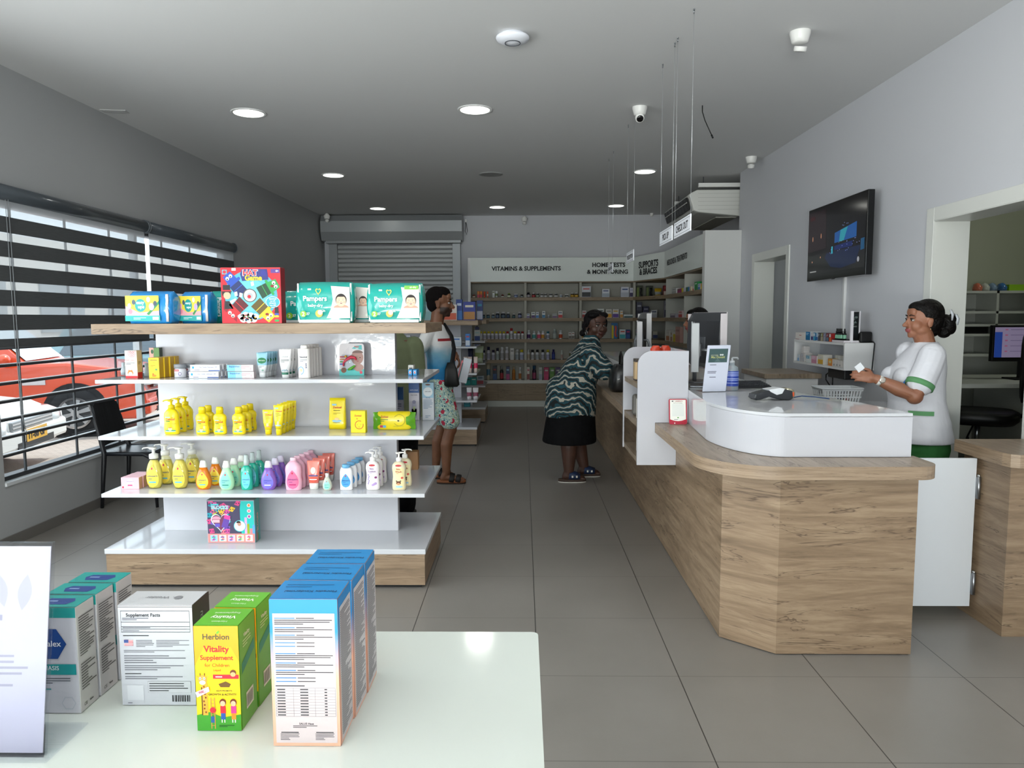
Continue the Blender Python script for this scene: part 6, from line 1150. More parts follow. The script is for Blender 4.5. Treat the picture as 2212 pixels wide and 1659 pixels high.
# boxes in the display unit
t = carton('sanitary_box', .15, .10, .125, ('d8962c', 'e4ded4', 'c9c5bc'), 'white and orange box on the middle shelf of the counter display unit', 'box', (.80, 4.62, .8756), decor=lambda b, w, h, y: (b.rect(-w*.40, w*.5, h*.05, h*.93, S('e9e5dc', .4), y-.0001), b.rect(-w*.22, w*.5, h*.14, h*.86, S('3f66a8', .4), y-.0003), b.rect(-w*.20, w*.5, h*.16, h*.84, S('eeeef2', .4), y-.0005), b.lines(-w*.16, w*.3, h*.3, h*.75, 4, S('4a4a60', .5), y-.0007, .3)))
c = MB(); c.box(-.05, .05, -.035, .035, 0, .14, S('6a6660', .4), .02, 4); o = c.build('toner_pack', None, (.77, 4.80, .8756)); tag(o, 'rounded grey pack behind the orange box in the display unit', 'pack')
for k, (x, y, rz, lab) in enumerate(((.80, 4.55, .3, 'lowest tilted white and red medicine box at the bottom of the display unit'), (.795, 4.62, .35, 'second white and red medicine box from the front, bottom of display unit'), (.80, 4.71, .35, 'third white and red medicine box from the front, bottom of display unit'))):
    carton('medicine_box', .13, .035, .10+.012*k, ('e4e2de', 'cfcbc6', 'c4c0bc'), lab, 'box', (x, y, .6556), 'medicine boxes in the display unit', rz=rz, decor=lambda b, w, h, y: (b.rect(-w*.5, w*.1, h*.02, h*.3, S('c03a40', .4), y), b.lines(-w*.4, w*.4, h*.5, h*.85, 3, S('5a5a60', .5), y, .4)))
b = MB(); b.X = Matrix.Translation((.76, 4.70, 1.1156)); b.box(-.045, .045, -.05, .05, 0, .14, S('4a4038', .4), .004); b.box(-.047, -.02, -.052, .02, .01, .12, S('d2b48a', .4), .002); tag(b.build('brown_pack'), 'brown and beige pack on the upper shelf of the display unit', 'pack')
for k, (dx, dy) in enumerate(((0, 0), (.068, .03))):
    b = MB(); b.X = Matrix.Translation((.86+dx, 4.75+dy, 1.1156)); b.loft([(0, 0, 0, .03, .03), (.17, 0, 0, .032, .03), (.20, 0, 0, .036, .02), (.222, 0, 0, .02, .03)], S('d8401f', .3, coat=.4), 12, 3); tag(b.build('red_sweet_pack'), ('left' if k == 0 else 'right')+' red wrapped pack peeking over the top of the display unit', 'pack', 'red packs in the display unit')
# monitors
def monitor(x, y, rz, w, h, z, lab, back='3a3c40', edge='c9c6c8', pod=True):
    t = thing('computer_monitor', lab, 'monitor', (x, y, z), rz)
    b = MB(); b.slab_x([(-.010, .10), (-.010, .10+h), (.004, .10+h), (.034, .10+h*.85), (.040, .10+h*.4), (.030, .10+h*.08), (.006, .10)], -w/2, w/2, S(back, .3), .003); b.build('back_shell', t)
    b = MB(); b.box(-w/2-.001, w/2+.001, -.016, -.010, .098, .102+h, S(edge, .35), .001); b.box(-w/2-.004, -w/2-.0005, -.014, .032, .10, .10+h*.98, S(edge, .35), .003); b.box(w/2+.0005, w/2+.004, -.014, .032, .10, .10+h*.98, S(edge, .35), .003); b.build('bezel', t)
    b = MB(); b.rect(-w/2+.01, w/2-.01, .115, .09+h, S('0b0c10', .08), -.0165); b.build('screen', t)
    b = MB(); b.tube([(0, .035, .10+h*.42), (0, .085, .10+h*.42), (0, .10, .10+h*.30), (0, .09, .10), (0, .09, .012)], [(.022, .012)]*5, S('8f9195', .3, metal=.6), 12); b.build('stand_neck', t)
    b = MB(); b.box(-.10, .10, -.02, .14, 0, .012, S('8f9195', .3, metal=.6), .004); b.build('stand_foot', t)
    b = MB(); b.box(-.05, .05, .034, .046, .10+h*.3, .10+h*.56, S('55575c', .35), .004); b.build('mount_plate', t)
    return t
DZ = 1.0806
monitor(1.245, 4.95, math.radians(101), .50, .37, DZ, 'large black monitor seen from behind at the checkout, nearest the camera', edge='cfc8ca')
monitor(1.085, 4.66, math.radians(-103), .30, .31, DZ, 'slim silver edged monitor just left of the large checkout monitor', edge='9a9c9f')
monitor(1.185, 7.12, math.radians(90), .52, .385, DZ, 'tall dark monitor with white edge near the woman', edge='dad8d8')
monitor(1.06, 6.75, math.radians(-98), .46, .31, DZ, 'thin dark monitor nearest the woman, seen edge on')
p = onz(1600, 832, 1.0826); t = thing('keyboard', 'black keyboard lying on the counter right of the blue labelled bottle', 'keyboard', (1.40, 4.58, DZ), .15)
b = MB(); b.slab_x([(-.075, .0), (-.075, .012), (.075, .034), (.075, .0)], -.13, .13, S('232427', .45), .003); b.build('case', t)
b = MB()
for r_ in range(5):
    for q in range(14): x = -.122+q*.0176; y = -.064+r_*.027; z = .0125+(y+.075)*.147; b.box(x, x+.0150, y, y+.022, z, z+.006, S('34363a', .5))
b.build('keys', t)
# ------------------------------------------------------------------ wall shelf goods
zt = 1.12+.2056; zb = 1.12+.0186
def onshelf(name, y0, y1, d, h, cols, lab, cat='box', z=None, x=None, grp=None, decor=None):
    """a box whose printed long side faces the room (-x)"""
    z = zt if z is None else z; xx = (SX+.006+d/2) if x is None else x
    return carton(name, y1-y0-.002, d, h, cols, lab, cat, (xx, (y0+y1)/2, z), grp, rz=-PI/2, decor=decor)
def bar(c1, c2, txt=None): return lambda b, w, h, y: (b.rect(-w*.45, w*.45, h*.05, h*.5, S(c1, .4), y), b.rect(-w*.45, w*.2, h*.55, h*.92, S(c2, .4), y), b.lines(-w*.35, w*.3, h*.6, h*.85, 2, S('e8e8ec', .4), y-.0003, .3))
Y0 = 5.45
onshelf('medicine_box', Y0+.78, Y0+1.0, .10, .060, ('d8d2ce', 'cfcac6', 'd4cfcb'), 'long pale pink and white box at the far end of the wall shelf top', decor=lambda b, w, h, y: (b.lines(-w*.1, w*.35, h*.5, h*.7, 1, S('b06a6a', .5), y, .5), b.rect(-w*.48, -w*.1, 0.001, h*.08, S('a04a58', .5), y)))
tops = [(.67, .77, .07, ('2a6a9c', 'd0d4d8', 'd8d8d8'), 'blue and white box on the wall shelf top, second from the far end', ('1f6f9f', '2a8ac0')),
        (.61, .655, .065, ('d0ccd0', '8a8a90', 'c8c8cc'), 'white and navy box right of the blue one on the wall shelf', ('2a2f7a', 'c8c4cc')), (.56, .605, .065, ('2a7aa8', '1f5a80', '2a6a90'), 'teal blue upright box on the wall shelf top', ('3a9ac8', 'd0e0e8')),
        (.515, .555, .065, ('e0e0dc', '2a6a9a', '8aa0b0'), 'white and blue striped box on the wall shelf top', ('2a6ab0', '4a9ad0')), (.465, .51, .065, ('3a3a44', '2a2a30', '3a3a40'), 'dark grey box on the wall shelf top', ('5a5a64', '7a7a80')),
        (.41, .46, .065, ('8a7a50', '5a4a30', '6a6050'), 'bronze coloured box on the wall shelf top', ('a8a090', '7a8a6a')), (.36, .405, .065, ('8a8a98', '5a5a68', '707080'), 'silver box with a round print on the wall shelf top', ('9a9aa8', '6a6a98')),
        (.30, .35, .065, ('6a2a34', '4a1a20', '5a2028'), 'maroon box with round print on the wall shelf top', ('5a7a90', '8a2a3a')), (.25, .295, .065, ('a82a2a', '8a1a1a', '9a2424'), 'bright red box on the wall shelf top, left of the dropper bottles', ('d8642a', 'e0e0e0'))]
for y0, y1, h, cols, lab, (c1, c2) in tops: onshelf('medicine_box', Y0+y0, Y0+y1, .09, h, cols, lab, decor=bar(c1, c2))
low = [(.90, .94, .055, ('b8cfe0', 'c8c8cc', 'd0d0d4'), 'small pale blue box at the far end inside the wall shelf', ('7aa8d8', 'd0d4dc')), (.78, .87, .075, ('d4d0cc', 'c8c4c2', 'd0cdca'), 'white box under a smaller one inside the wall shelf', ('b8b8bc', 'a8a8b0')),
       (.64, .75, .060, ('cfd8da', 'cfcbc8', 'd0cecb'), 'white box with a blue band inside the wall shelf', ('d8dcdc', '5aa0c0')), (.52, .63, .062, ('d8a8b8', 'd6d2d0', 'cfcac8'), 'pink and white box inside the wall shelf', ('c88aa0', 'd8b0c0')),
       (.39, .50, .078, ('d8d2c0', 'd0ccc4', 'd0ccc6'), 'cream box with yellow foot inside the wall shelf', ('d8a83a', 'cac4b4'))]
for y0, y1, h, cols, lab, (c1, c2) in low: onshelf('medicine_box', Y0+y0, Y0+y1, .07, h, cols, lab, z=zb, decor=bar(c1, c2))
onshelf('medicine_box', Y0+.80, Y0+.85, .05, .055, ('d8d4d2', 'cac6c4', 'd0ccca'), 'small white box on top of another inside the wall shelf', z=zb+.0756)
for k in range(6): onshelf('medicine_box', Y0+.335-.055*k, Y0+.385-.055*k, .05, .078, ('cfccc4', 'c6c2bc', 'cac6c0'), 'cream box, %s from the left in the rear row inside the wall shelf' % ORD[k], z=zb, x=SX+.12, grp='cream boxes in the wall shelf')
onshelf('medicine_box', Y0+.22, Y0+.30, .05, .055, ('e08a3a', 'd0ccc4', 'd8a83a'), 'orange and yellow box inside the wall shelf', z=zb, decor=lambda b, w, h, y: (b.disc(0, h*.6, w*.35, h*.3, S('e0b83a', .4), y, 18), b.disc(0, h*.55, w*.2, h*.15, S('d8d4c4', .4), y-.0003, 16)))
for k in range(3): onshelf('medicine_box', Y0+.165-.052*k, Y0+.213-.052*k, .05, .052, ('d2ceca', 'c8c4c0', 'ccc8c4'), 'small white box, %s right of the orange one inside the wall shelf' % ORD[k], z=zb, grp='small white boxes in the wall shelf', decor=lambda b, w, h, y: b.rect(-w*.1, w*.2, h*.15, h*.4, S('6a6a70', .5), y))
# dropper display
t = thing('dropper_display', 'white and black counter display stand for dropper bottles on the wall shelf', 'display stand', (SX+.075, Y0+.16, zt))
b = MB(); b.box(-.065, .05, -.12, .09, 0, .016, S('d8d2d8', .4), .001); b.box(-.062, .047, -.117, .087, .016, .022, BLACK); b.build('tray', t)
b = MB(); b.box(-.02, .0, -.125, -.112, .0, .235, S('e0dde2', .4)); b.box(.045, .05, -.125, .0, .0, .235, S('e0dde2', .4)); b.X = Matrix.Rotation(-PI/2, 4, 'Z'); b.rect(0.0, .112, .02, .23, S('12171a', .4), .044); b.X = Matrix()
b.X = Matrix.Translation((.0435, -.06, 0)) @ Matrix.Rotation(-PI/2, 4, 'Z'); b.rect(-.045, .045, .03, .215, S('1a2428', .35), 0); 
for k in range(14): b.disc(random.uniform(-.025, .025), .165+random.uniform(-.03, .03), .012, .004, S('8a9a98', .4), -.0006-.0001*k, 8)
b.text('SERENITY', 0, .12, .06, .012, S('b8c4c0', .4), -.0006, .01); b.build('back_card', t)
for k in range(5):
    yy = Y0+.235-.028*k if k < 4 else Y0+.235-.028*4-.025
    d = thing('dropper_bottle', 'black dropper bottle with pale green label, %s from the left on the wall shelf' % ORD[k], 'bottle', (SX+.04, yy, zt+.0226), 0, 'dropper bottles')
    b = MB(); b.lathe([(.0125, 0), (.0125, .044), (.006, .050)], S('14181a', .2), 14); b.build('bottle_body', d); b = MB(); b.lathe([(.0128, .006), (.0128, .034)], S('7fb89a', .4), 14, caps=False); b.build('label', d)
    b = MB(); b.lathe([(.008, .050), (.008, .062), (.0055, .064), (.0055, .078), (.003, .082)], BLACK, 12); b.build('dropper_cap', d)
b = MB(); b.X = Matrix.Translation((SX+.165, Y0-.0+.06, zt)); b.box(-.045, .045, -.045, .045, 0, .082, BLACK, .012, 3); sp = b.build('speaker'); tag(sp, 'small black box speaker at the near end of the wall shelf top', 'speaker')
b = MB(); zz = zt; b.tube([(SX+.19, Y0+.02, zz+.006), (SX+.205, Y0-.01, zz+.008), (SX+.212, Y0-.018, zz-.005), (SX+.205, Y0-.018, zz-.12), (SX+.20, Y0-.015, zz-.215), (SX+.18, Y0+.02, zz-.30)], .0045, BLACK, 8); tag(b.build('speaker_cable'), 'black cable hanging over the near end of the wall shelf', 'cable')
t = thing('router_box', 'black router box hanging under the wall shelf', 'router', (SX+.09, Y0+.21, 1.118)); b = MB(); b.box(-.05, .12, -.13, .17, -.075, -.001, BLACK, .008); b.build('housing', t)
b = MB(); b.tube([(-.04, .17, -.04), (-.05, .20, -.06), (-.05, .20, -.10), (-.03, .14, -.16), (-.02, .06, -.22), (-.01, .02, -.25)], .005, BLACK, 8); b.build('cable', t)
b = MB(); b.tube([(-.03, .12, -.07), (-.03, .12, -.12), (-.028, .125, -.2), (-.03, .14, -.26), (-.03, .145, -.34)], .005, BLACK, 8); b.build('cable', t)
# basket
bx, by, bz = 2.135, 4.97, .9256
t = thing('plastic_basket', 'white slotted plastic basket with small packs inside, on the back counter', 'basket', (bx, by, bz), -.04)
BW = S('cfd2d4', .4)
b = MB(); L, Wd, H = .135, .10, .115
def ring(z, k, o=0): return [(sx_*(L*k+o), sy_*(Wd*k+o)) for sx_, sy_ in ((-1, -1), (1, -1), (1, 1), (-1, 1))]
b.prism(rrect(-L*.84, L*.84, -Wd*.84, Wd*.84, .02), 0, .004, BW)
def kz(z): return .84+.16*z/H
for z0, z1 in ((0, .016), (.052, .062), (.098, H)):
    for s in (-1, 1):
        k0, k1 = kz(z0), kz(z1); b.raw([(-L*k0, s*Wd*k0, z0), (L*k0, s*Wd*k0, z0), (L*k1, s*Wd*k1, z1), (-L*k1, s*Wd*k1, z1), (-L*k0, s*(Wd*k0-.003), z0), (L*k0, s*(Wd*k0-.003), z0), (L*k1, s*(Wd*k1-.003), z1), (-L*k1, s*(Wd*k1-.003), z1)], [(0, 1, 2, 3), (7, 6, 5, 4), (3, 2, 6, 7), (0, 4, 5, 1)], BW)
        b.raw([(s*L*k0, -Wd*k0, z0), (s*L*k0, Wd*k0, z0), (s*L*k1, Wd*k1, z1), (s*L*k1, -Wd*k1, z1), (s*(L*k0-.003), -Wd*k0, z0), (s*(L*k0-.003), Wd*k0, z0), (s*(L*k1-.003), Wd*k1, z1), (s*(L*k1-.003), -Wd*k1, z1)], [(0, 1, 2, 3), (7, 6, 5, 4), (3, 2, 6, 7), (0, 4, 5, 1)], BW)
for z0, z1 in ((.016, .052), (.062, .098)):
    for s in (-1, 1):
        for q in range(-6, 7):
            x = q*L*.84/6.2; k0, k1 = kz(z0), kz(z1); hw = .0045; b.raw([((x-hw)*k0/.84*.92, s*Wd*k0, z0), ((x+hw)*k0/.84*.92, s*Wd*k0, z0), ((x+hw)*k1/.84*.92, s*Wd*k1, z1), ((x-hw)*k1/.84*.92, s*Wd*k1, z1)], [(0, 1, 2, 3)], BW)
        for q in range(-4, 5):
            y = q*Wd*.84/4.2; k0, k1 = kz(z0), kz(z1); hw = .0045; b.raw([(s*L*k0, (y-hw)*k0/.84*.92, z0), (s*L*k0, (y+hw)*k0/.84*.92, z0), (s*L*k1, (y+hw)*k1/.84*.92, z1), (s*L*k1, (y-hw)*k1/.84*.92, z1)], [(0, 1, 2, 3)], BW)
b.build('basket_body', t)
b = MB(); pr = [(x, y, H) for x, y in rrect(-L-.006, L+.006, -Wd-.006, Wd+.006, .03)]; b.tube(pr+[pr[0]], (.005), BW, 8, caps=False); b.build('rim', t)
for k, (x, y, c) in enumerate(((-.03, -.02, 'c8b0a8'), (.02, .0, '4a4a6a'), (.05, -.03, 'b06a60'), (-.06, .02, 'd8d4d0'))):
    b = MB(); b.X = Matrix.Translation((bx+x, by+y, bz+.0046)) @ Matrix.Rotation(k*.7, 4, 'Z'); b.box(-.02, .02, -.012, .012, 0, .05, S(c, .4), .001); tag(b.build('small_pack'), ('pale pink', 'dark blue', 'dull red', 'off white')[k]+' small pack lying inside the slotted basket', 'pack')
# ------------------------------------------------------------------ goods on the back wall shelving
SHN = ['top', 'second', 'third', 'fourth', 'lowest']
def goods(kind, x, y, z, w, h, cols, lab, grp, rz=0):
    c = (cols+' '+cols).split(); w = max(w, .02)
    if kind in 'bjt':    # bottle, jar, tub
        nm = {'b': 'supplement_bottle', 'j': 'supplement_jar', 't': 'supplement_tub'}[kind]; t = thing(nm, lab, 'bottle' if kind == 'b' else 'jar', (x, y, z), rz, grp)
        r = w/2; hb = h*(.80 if kind == 'b' else .76); b = MB()
        b.lathe([(r*.94, 0), (r, h*.03), (r, hb*.78), (r*.93, hb*.88), (r*.62, hb*.97), (r*.62, hb)] if kind != 't' else [(r*.8, 0), (r*.84, h*.04), (r, hb)], S(c[0], .35), 14); b.build('body', t)
        b = MB(); q = {'b': .62, 'j': .78, 't': 1.04}[kind]; b.lathe([(r*q, hb-.001), (r*q, h-.003), (r*q*.92, h)], S(c[1], .4), 14); b.build('cap', t)
        if len(cols.split()) > 2: b = MB(); b.lathe([(r*1.01, hb*.12), (r*1.01, hb*.68)], S(c[2], .45), 14, caps=False); b.build('label', t)
    elif kind == 'x': # carton
        d = .07; t = thing('product_box', lab, 'box', (x, y, z), rz, grp); b = MB(); b.box(-w/2, w/2, -d/2, d/2, 0, h, S(c[0], .45), .001, 1); b.build('carton', t)
        b = MB(); yy = -d/2-.0006; b.rect(-w*.46, w*.46, h*.04, h*.46, S(c[1], .45), yy); b.rect(-w*.34, w*.34, h*.70, h*.82, S(c[2] if len(cols.split()) > 2 else c[1], .45), yy); b.build('front_print', t)
    elif kind == 'p':   # standing tube or pouch
        t = thing('product_pouch', lab, 'pouch', (x, y, z), rz, grp); b = MB(); b.loft([(0, 0, 0, w*.38, .022), (h*.18, 0, 0, w*.42, .024), (h*.7, 0, 0, w*.47, .014), (h, 0, 0, w/2, .003)], S(c[0], .35), 16, 3); b.build('body', t)
        b = MB(); b.loft([(h*.25, 0, 0, w*.435, .0225), (h*.6, 0, 0, w*.465, .0175)], S(c[1], .4), 16, 3, False); b.build('label', t)
    elif kind == 'h':   # hanging support pack: clamshell with a dark brace
        t = thing('brace_pack', lab, 'brace pack', (x, y, z), rz, grp); b = MB(); b.box(-w/2, w/2, -.02, .02, 0, h, S(c[0], .5), .002); b.box(-w*.48, -w*.14, -.0215, -.019, .004, h*.85, S(c[1], .5)); b.build('pack', t)
        b = MB(); b.tube([(w*.15, -.024, h*.82), (w*.22, -.026, h*.6), (w*.12, -.026, h*.4), (w*.18, -.026, h*.2), (w*.34, -.024, h*.12)], [(w*.16, .006)]*5, S(c[2], .7), 10); b.build('brace', t)
    return t
NAMES = {'b': 'bottle', 'j': 'jar', 't': 'tub', 'x': 'box', 'p': 'pouch', 'h': 'brace pack'}
ROWS = [
 (0, 'left', 'b 1020.5 1028 637 5a2a14 b0341c c8b8a8|amber, red cap;x 1031.7 1037 629.3 d8721c c02a4a e0a020|orange and yellow;x 1037.8 1042.3 629.3 d8721c c02a4a e0a020|orange and yellow;p 1045 1049.4 629.7 d8481c c03c14|orange tube shaped;p 1052 1055.4 629.7 d86a4a e0c8b8|orange and white;x 1063.9 1069.2 628.5 c9ccc8 b8bcb8 6a6a2a|white and olive;p 1070 1075.7 628.5 cfd4d4 6a7a4a|white and green;b 1082.6 1089.5 637 241814 9a1c24 b8b0a8|dark, red cap;b 1096 1103.8 633.8 22301a 7a9a1c b8c0a8|dark green, lime cap;t 1110.7 1118.8 635 3a4a74 c8c8c8 8a98b8|navy and white;j 1124 1131 636.6 141618 1c1e20 8a9090|black'),
 (0, 'middle', 'b 1137 1146 632 14141a 1a1a22 a09aa0|large black;b 1149 1156.6 632.5 141416 d8d8d8 a8343a|black and red, white cap;b 1157.8 1164.8 632.5 141416 d8d8d8 8a9a8a|black, white cap;b 1167 1174.5 634 121214 b8b8b8 c8c8c8|black, silver cap;b 1175 1182 634 121214 c8c8c8 c0c0c0|black, pale cap;b 1185.5 1194 634 121214 b0b0b0 c0c0c0|wide black;b 1197 1205 634 121214 a8a8a8 c8c8c8|black, grey cap;p 1208.7 1215 636.6 c8ccd0 5a6a80|small white and blue;p 1219.7 1228 635 c4c4c0 2a2a2a|white and black;b 1232 1240 632.5 121214 e0e0e0 b89030|black and gold, left;b 1240.5 1249 632.5 121214 e0e0e0 c89a30|black and gold, right'),
 (0, 'right', 'x 1255.9 1275.6 618.7 c4c6ce 24282c c05a54|large white monitor;x 1299.6 1315.5 624.4 c4c8d0 9aa4b0 3a4678|white and navy;x 1340 1357.4 620 c4c6d0 a8acb8 2a4a80|white and blue;x 1358.7 1368 622 b8b8c4 2c2048 9a98b0|white and dark purple'),
 (0, 'corner', 'h 1374 1388 617.5 3a402c 6a7a38 14140f|olive and black, left;h 1394.5 1409.5 617.5 343a2a 62703a 101010|olive and black, right;p 1412.8 1427.9 622.8 c8a01c 9a9c9c|yellow and grey;x 1431.4 1440 616.7 7a1c20 c8b4a4 a02c2c|red with a leg picture;x 1440.5 1451 613.4 84141a 6c1014|plain dark red'),
 (1, 'left', 'j 1043 1047.6 677 1a2430 b8b8b8 3a5a6a|slim dark;j 1051 1058 677 161e2a d0d0d0 4a6a7a|small dark, first;j 1062 1068.8 677 161e2a d0d0d0 6a8090|small dark, second;j 1070.8 1079 673.7 161e2a c0c0c4 4a5a74|large dark;j 1082 1092.4 673.7 161e2a c8c8cc 4a5a6a|widest dark;j 1094 1101.3 674.5 161e2a d0d0d0 3a4a64|dark;j 1107 1113 677 161e2a c8c8c8 3a5a60|narrow dark;j 1119 1127 673.7 141a34 c4c4c4 7a80a0|navy'),
 (1, 'middle', 'x 1137.5 1144 677 c8ccd0 6a5a8a 2a5a8a|white and lilac;x 1147.7 1156 674 cfd2cf 4a2468 2a3a5a|white and purple;x 1157.4 1164 674 cfd2d4 2f70b0 2a3a6a|white and blue;x 1170.9 1177.8 672 cfd2d0 2878a8 2a3a60|tall white and blue;j 1182 1188 679.8 9aa0a4 c8ccd0 8a8a90|small grey;x 1193 1203.4 677.5 a8aca8 6a4a74 8a8a90|wide grey and purple;x 1205.5 1215 672 cfcdc8 b81c24 2a3468|white and red'),
 (1, 'right', 'x 1257 1266 671 c8c4c4 9a2a24 a8342c|white and dark red;x 1290 1303.7 667 cfd2cf a8aca8 3a4a40|pale, above the head;x 1308 1320.8 668 cfccc4 d89a1c 8a8480|white and orange, first;x 1322.4 1335.8 668 cfccc8 5a3a90 d8a01c|white, orange and purple;x 1338.7 1345 671 cfd0cc c88a3a|small upright white;x 1346.5 1372 679.3 c8cfd0 1f4a4c 8a9a9a|long flat white and green'),
 (1, 'corner', 'x 1374 1385.5 653 4a4a58 2a2a3a 9a9aa8|tall dark grey;x 1388 1400.6 662 2a2a44 9a7a68 8a8a9c|navy and brown;x 1405 1418.5 669.6 c4c4c4 b0b0b8 24305a|white with navy band;x 1433.8 1447.7 650 8a8890 2a2448 241a3c|tall grey and purple'),
 (2, 'left', 'j 1036.7 1042 716 d4d4dc d0bc1c|first yellow capped;j 1043 1050.5 716 d4d4dc d0bc1c a8a8b8|second yellow capped;j 1052 1059 716 d4d4dc c8b41c a8a8b8|third yellow capped;j 1060 1067 716 d4d4dc d0bc1c a0a0b0|fourth yellow capped;j 1068.8 1076 716 d4d4dc d0bc1c a8a8b8|fifth yellow capped;j 1077 1084 716 d4d4dc c8b41c a8a8b8|sixth yellow capped;j 1084.7 1092 716 d4d4dc d0bc1c a0a0b0|seventh yellow capped;j 1093 1100 716 d4d4dc b42420 a0b8a8|bright red capped;j 1101 1108 709 d4d4dc a81c20 a0a0a8|tall red capped;j 1109 1116.4 716 d4d4dc d8c020 a8a8b0|last yellow capped;j 1117 1123.7 716 d0d0d4 8a1c20 a8a8a8|dark red capped, left;j 1125 1132 716 d0d0d4 8a1c20 a8a8a8|dark red capped, right'),
 (2, 'middle', 'j 1138.4 1145.7 713 ced2d8 ced2d4 42185a|white and dark purple;b 1149.8 1157 714.8 ced6da ced6d8 4a9a98|white and teal;b 1160.4 1167.7 714.8 d8d0d8 d0d4d6 c84a6a|white and pink;b 1169 1176 714.8 d8d0d8 d0d4d6 c0862a|white and orange;j 1180 1187 716 ced2dc 1f6a80 8a8ea0|teal capped white;b 1194 1202.6 710.7 8a9490 b8c4c0 a8b0ac|tall grey;j 1207 1214.8 713 ced2d4 ced2d4 c04a20|white and orange red;x 1228 1234 717.5 c8c8c4 6a625a 8a4a40|small white, left;x 1234.5 1241 717 c8c8c4 6a625a 9a5a50|small white, right'),
 (2, 'right', 'x 1256 1270 708.6 b8bcc8 c8981c a83a2a|white and yellow;h 1320.8 1334 697.7 2a6aa0 c8b41c d05a50|colourful toothbrush;x 1338 1351 711.5 c0ccd0 3aa0a8 c0442c|white, teal and red;x 1351.8 1361 712 24346a 2a4a8a c03a6a|navy and pink;x 1372.5 1382 710 c0c4c4 8aa01c 9a9ea0|white and lime'),
 (2, 'corner', 'x 1400 1406 714 9a9488 2a3054|narrow cream and navy;x 1409.5 1420.5 714 a8a294 24305c b8b09c|cream and navy'),
 (3, 'left', 'j 1041.5 1048 756.7 c8c8d4 20204a 9a9aac|short navy capped;j 1051 1058.7 749.4 c8c8d0 20204a 9a9aac|tall navy capped;j 1061.5 1069 756 c8c8d4 281c3c 9a9aac|dark purple capped;j 1070.9 1078 752 c0c8c4 24243c 9aa4a4|rounded dark capped;j 1080.6 1088 749 c8c8d0 ced0d4 9a9aa0|tall white capped, left;j 1090.8 1098.5 749 c8c8d0 ced0d4 a09a9c|tall white capped, right;x 1102 1110 752 ccccc8 b8b8b8 8a8888|plain white;j 1113 1120.5 755 b8bcc0 ced0d0 8a949c|short white capped;j 1122.5 1131 755.5 c4c8dc d0c020 9aa0b8|wide yellow capped'),
 (3, 'middle', 'b 1138 1144.5 755 c8cac8 d0d2d0 a89a8a|round white;j 1146.5 1154 755.5 d0d2d4 101414 9a9a9c|first black capped;j 1157 1164.4 755.5 c8ccd0 101414 9aa0a4|second black capped;j 1169 1176 755.5 ccd0d8 14141c 9a9aa8|third black capped;j 1180 1187 755.5 ccd0dc c8bc20 9a9ab8|small yellow capped;b 1192 1199 754.7 1c2060 1c1c5a 2a3a80|navy blue;b 1211.6 1216 756.7 b8c4c0 c0c8c8 a89088|tiny pale;t 1229.5 1236.8 759 6a6a3a b8bcbc 5a5a30|olive'),
 (4, 'left', 'p 1050 1058.7 782 a8a08a 2a6078|teal and beige;x 1064 1073 791 1c2034 24487a 8a2a24|navy and red;j 1079.4 1087 791.4 141414 8a8c88 9a2a34|black and red;x 1093 1100.6 792 1c2a5a a02a6a 8ab4d0|blue and pink;b 1106 1112.8 792 b8782a b8a488 a8641c|orange;j 1120 1126 793 cac6c0 d0d2d4 a86a34|white and orange'),
 (4, 'middle', 'x 1138 1144 792.5 c4bcb4 8a3a3a a83a4a|white and red;j 1149.7 1157.8 790 241c34 1f4464 8a3a5a|dark, blue cap;x 1164 1171 793 b0b4b0 9098a8 8a9490|pale grey;x 1175 1185 793.5 a81c54 b82a60 b4b4ac|magenta and white;x 1188 1197.7 793.5 4a7a2a 5a8a34 b4b4ac|green and white;x 1200.6 1210 793.5 3a2458 4a3070 b4b4ac|purple and white;b 1215 1223 790 ced0cc c8ccc8 2a2434|white and dark;j 1225.8 1230.7 795.5 cac4bc ced0d0 b05a2a|small white and orange')]
for si, bay, spec in ROWS:
    cnt = {}
    for i, it in enumerate(spec.split(';')):
        a, desc = it.split('|'); f = a.split(); k = f[0]; x0, x1, ty = map(float, f[1:4]); Y = CY+.09
        P, Q = ony(x0, 700, Y), ony(x1, 700, Y); h = ony((x0+x1)/2, ty, Y).z-LZ[si]; h = max(h, .05)
        if bay == 'corner' and x0 > 1425: Y = 12.1-(x0-1425)*.012; P, Q = ony(x0, 700, Y), ony(x1, 700, Y); h = ony((x0+x1)/2, ty, Y).z-LZ[si]
        goods(k, (P.x+Q.x)/2, Y, LZ[si]+.0006, Q.x-P.x, h, ' '.join(f[4:]), '%s %s, back wall %s shelf, %s bay' % (desc.replace(',', ''), NAMES[k], SHN[si], bay), 'products on the back wall %s shelf' % SHN[si])
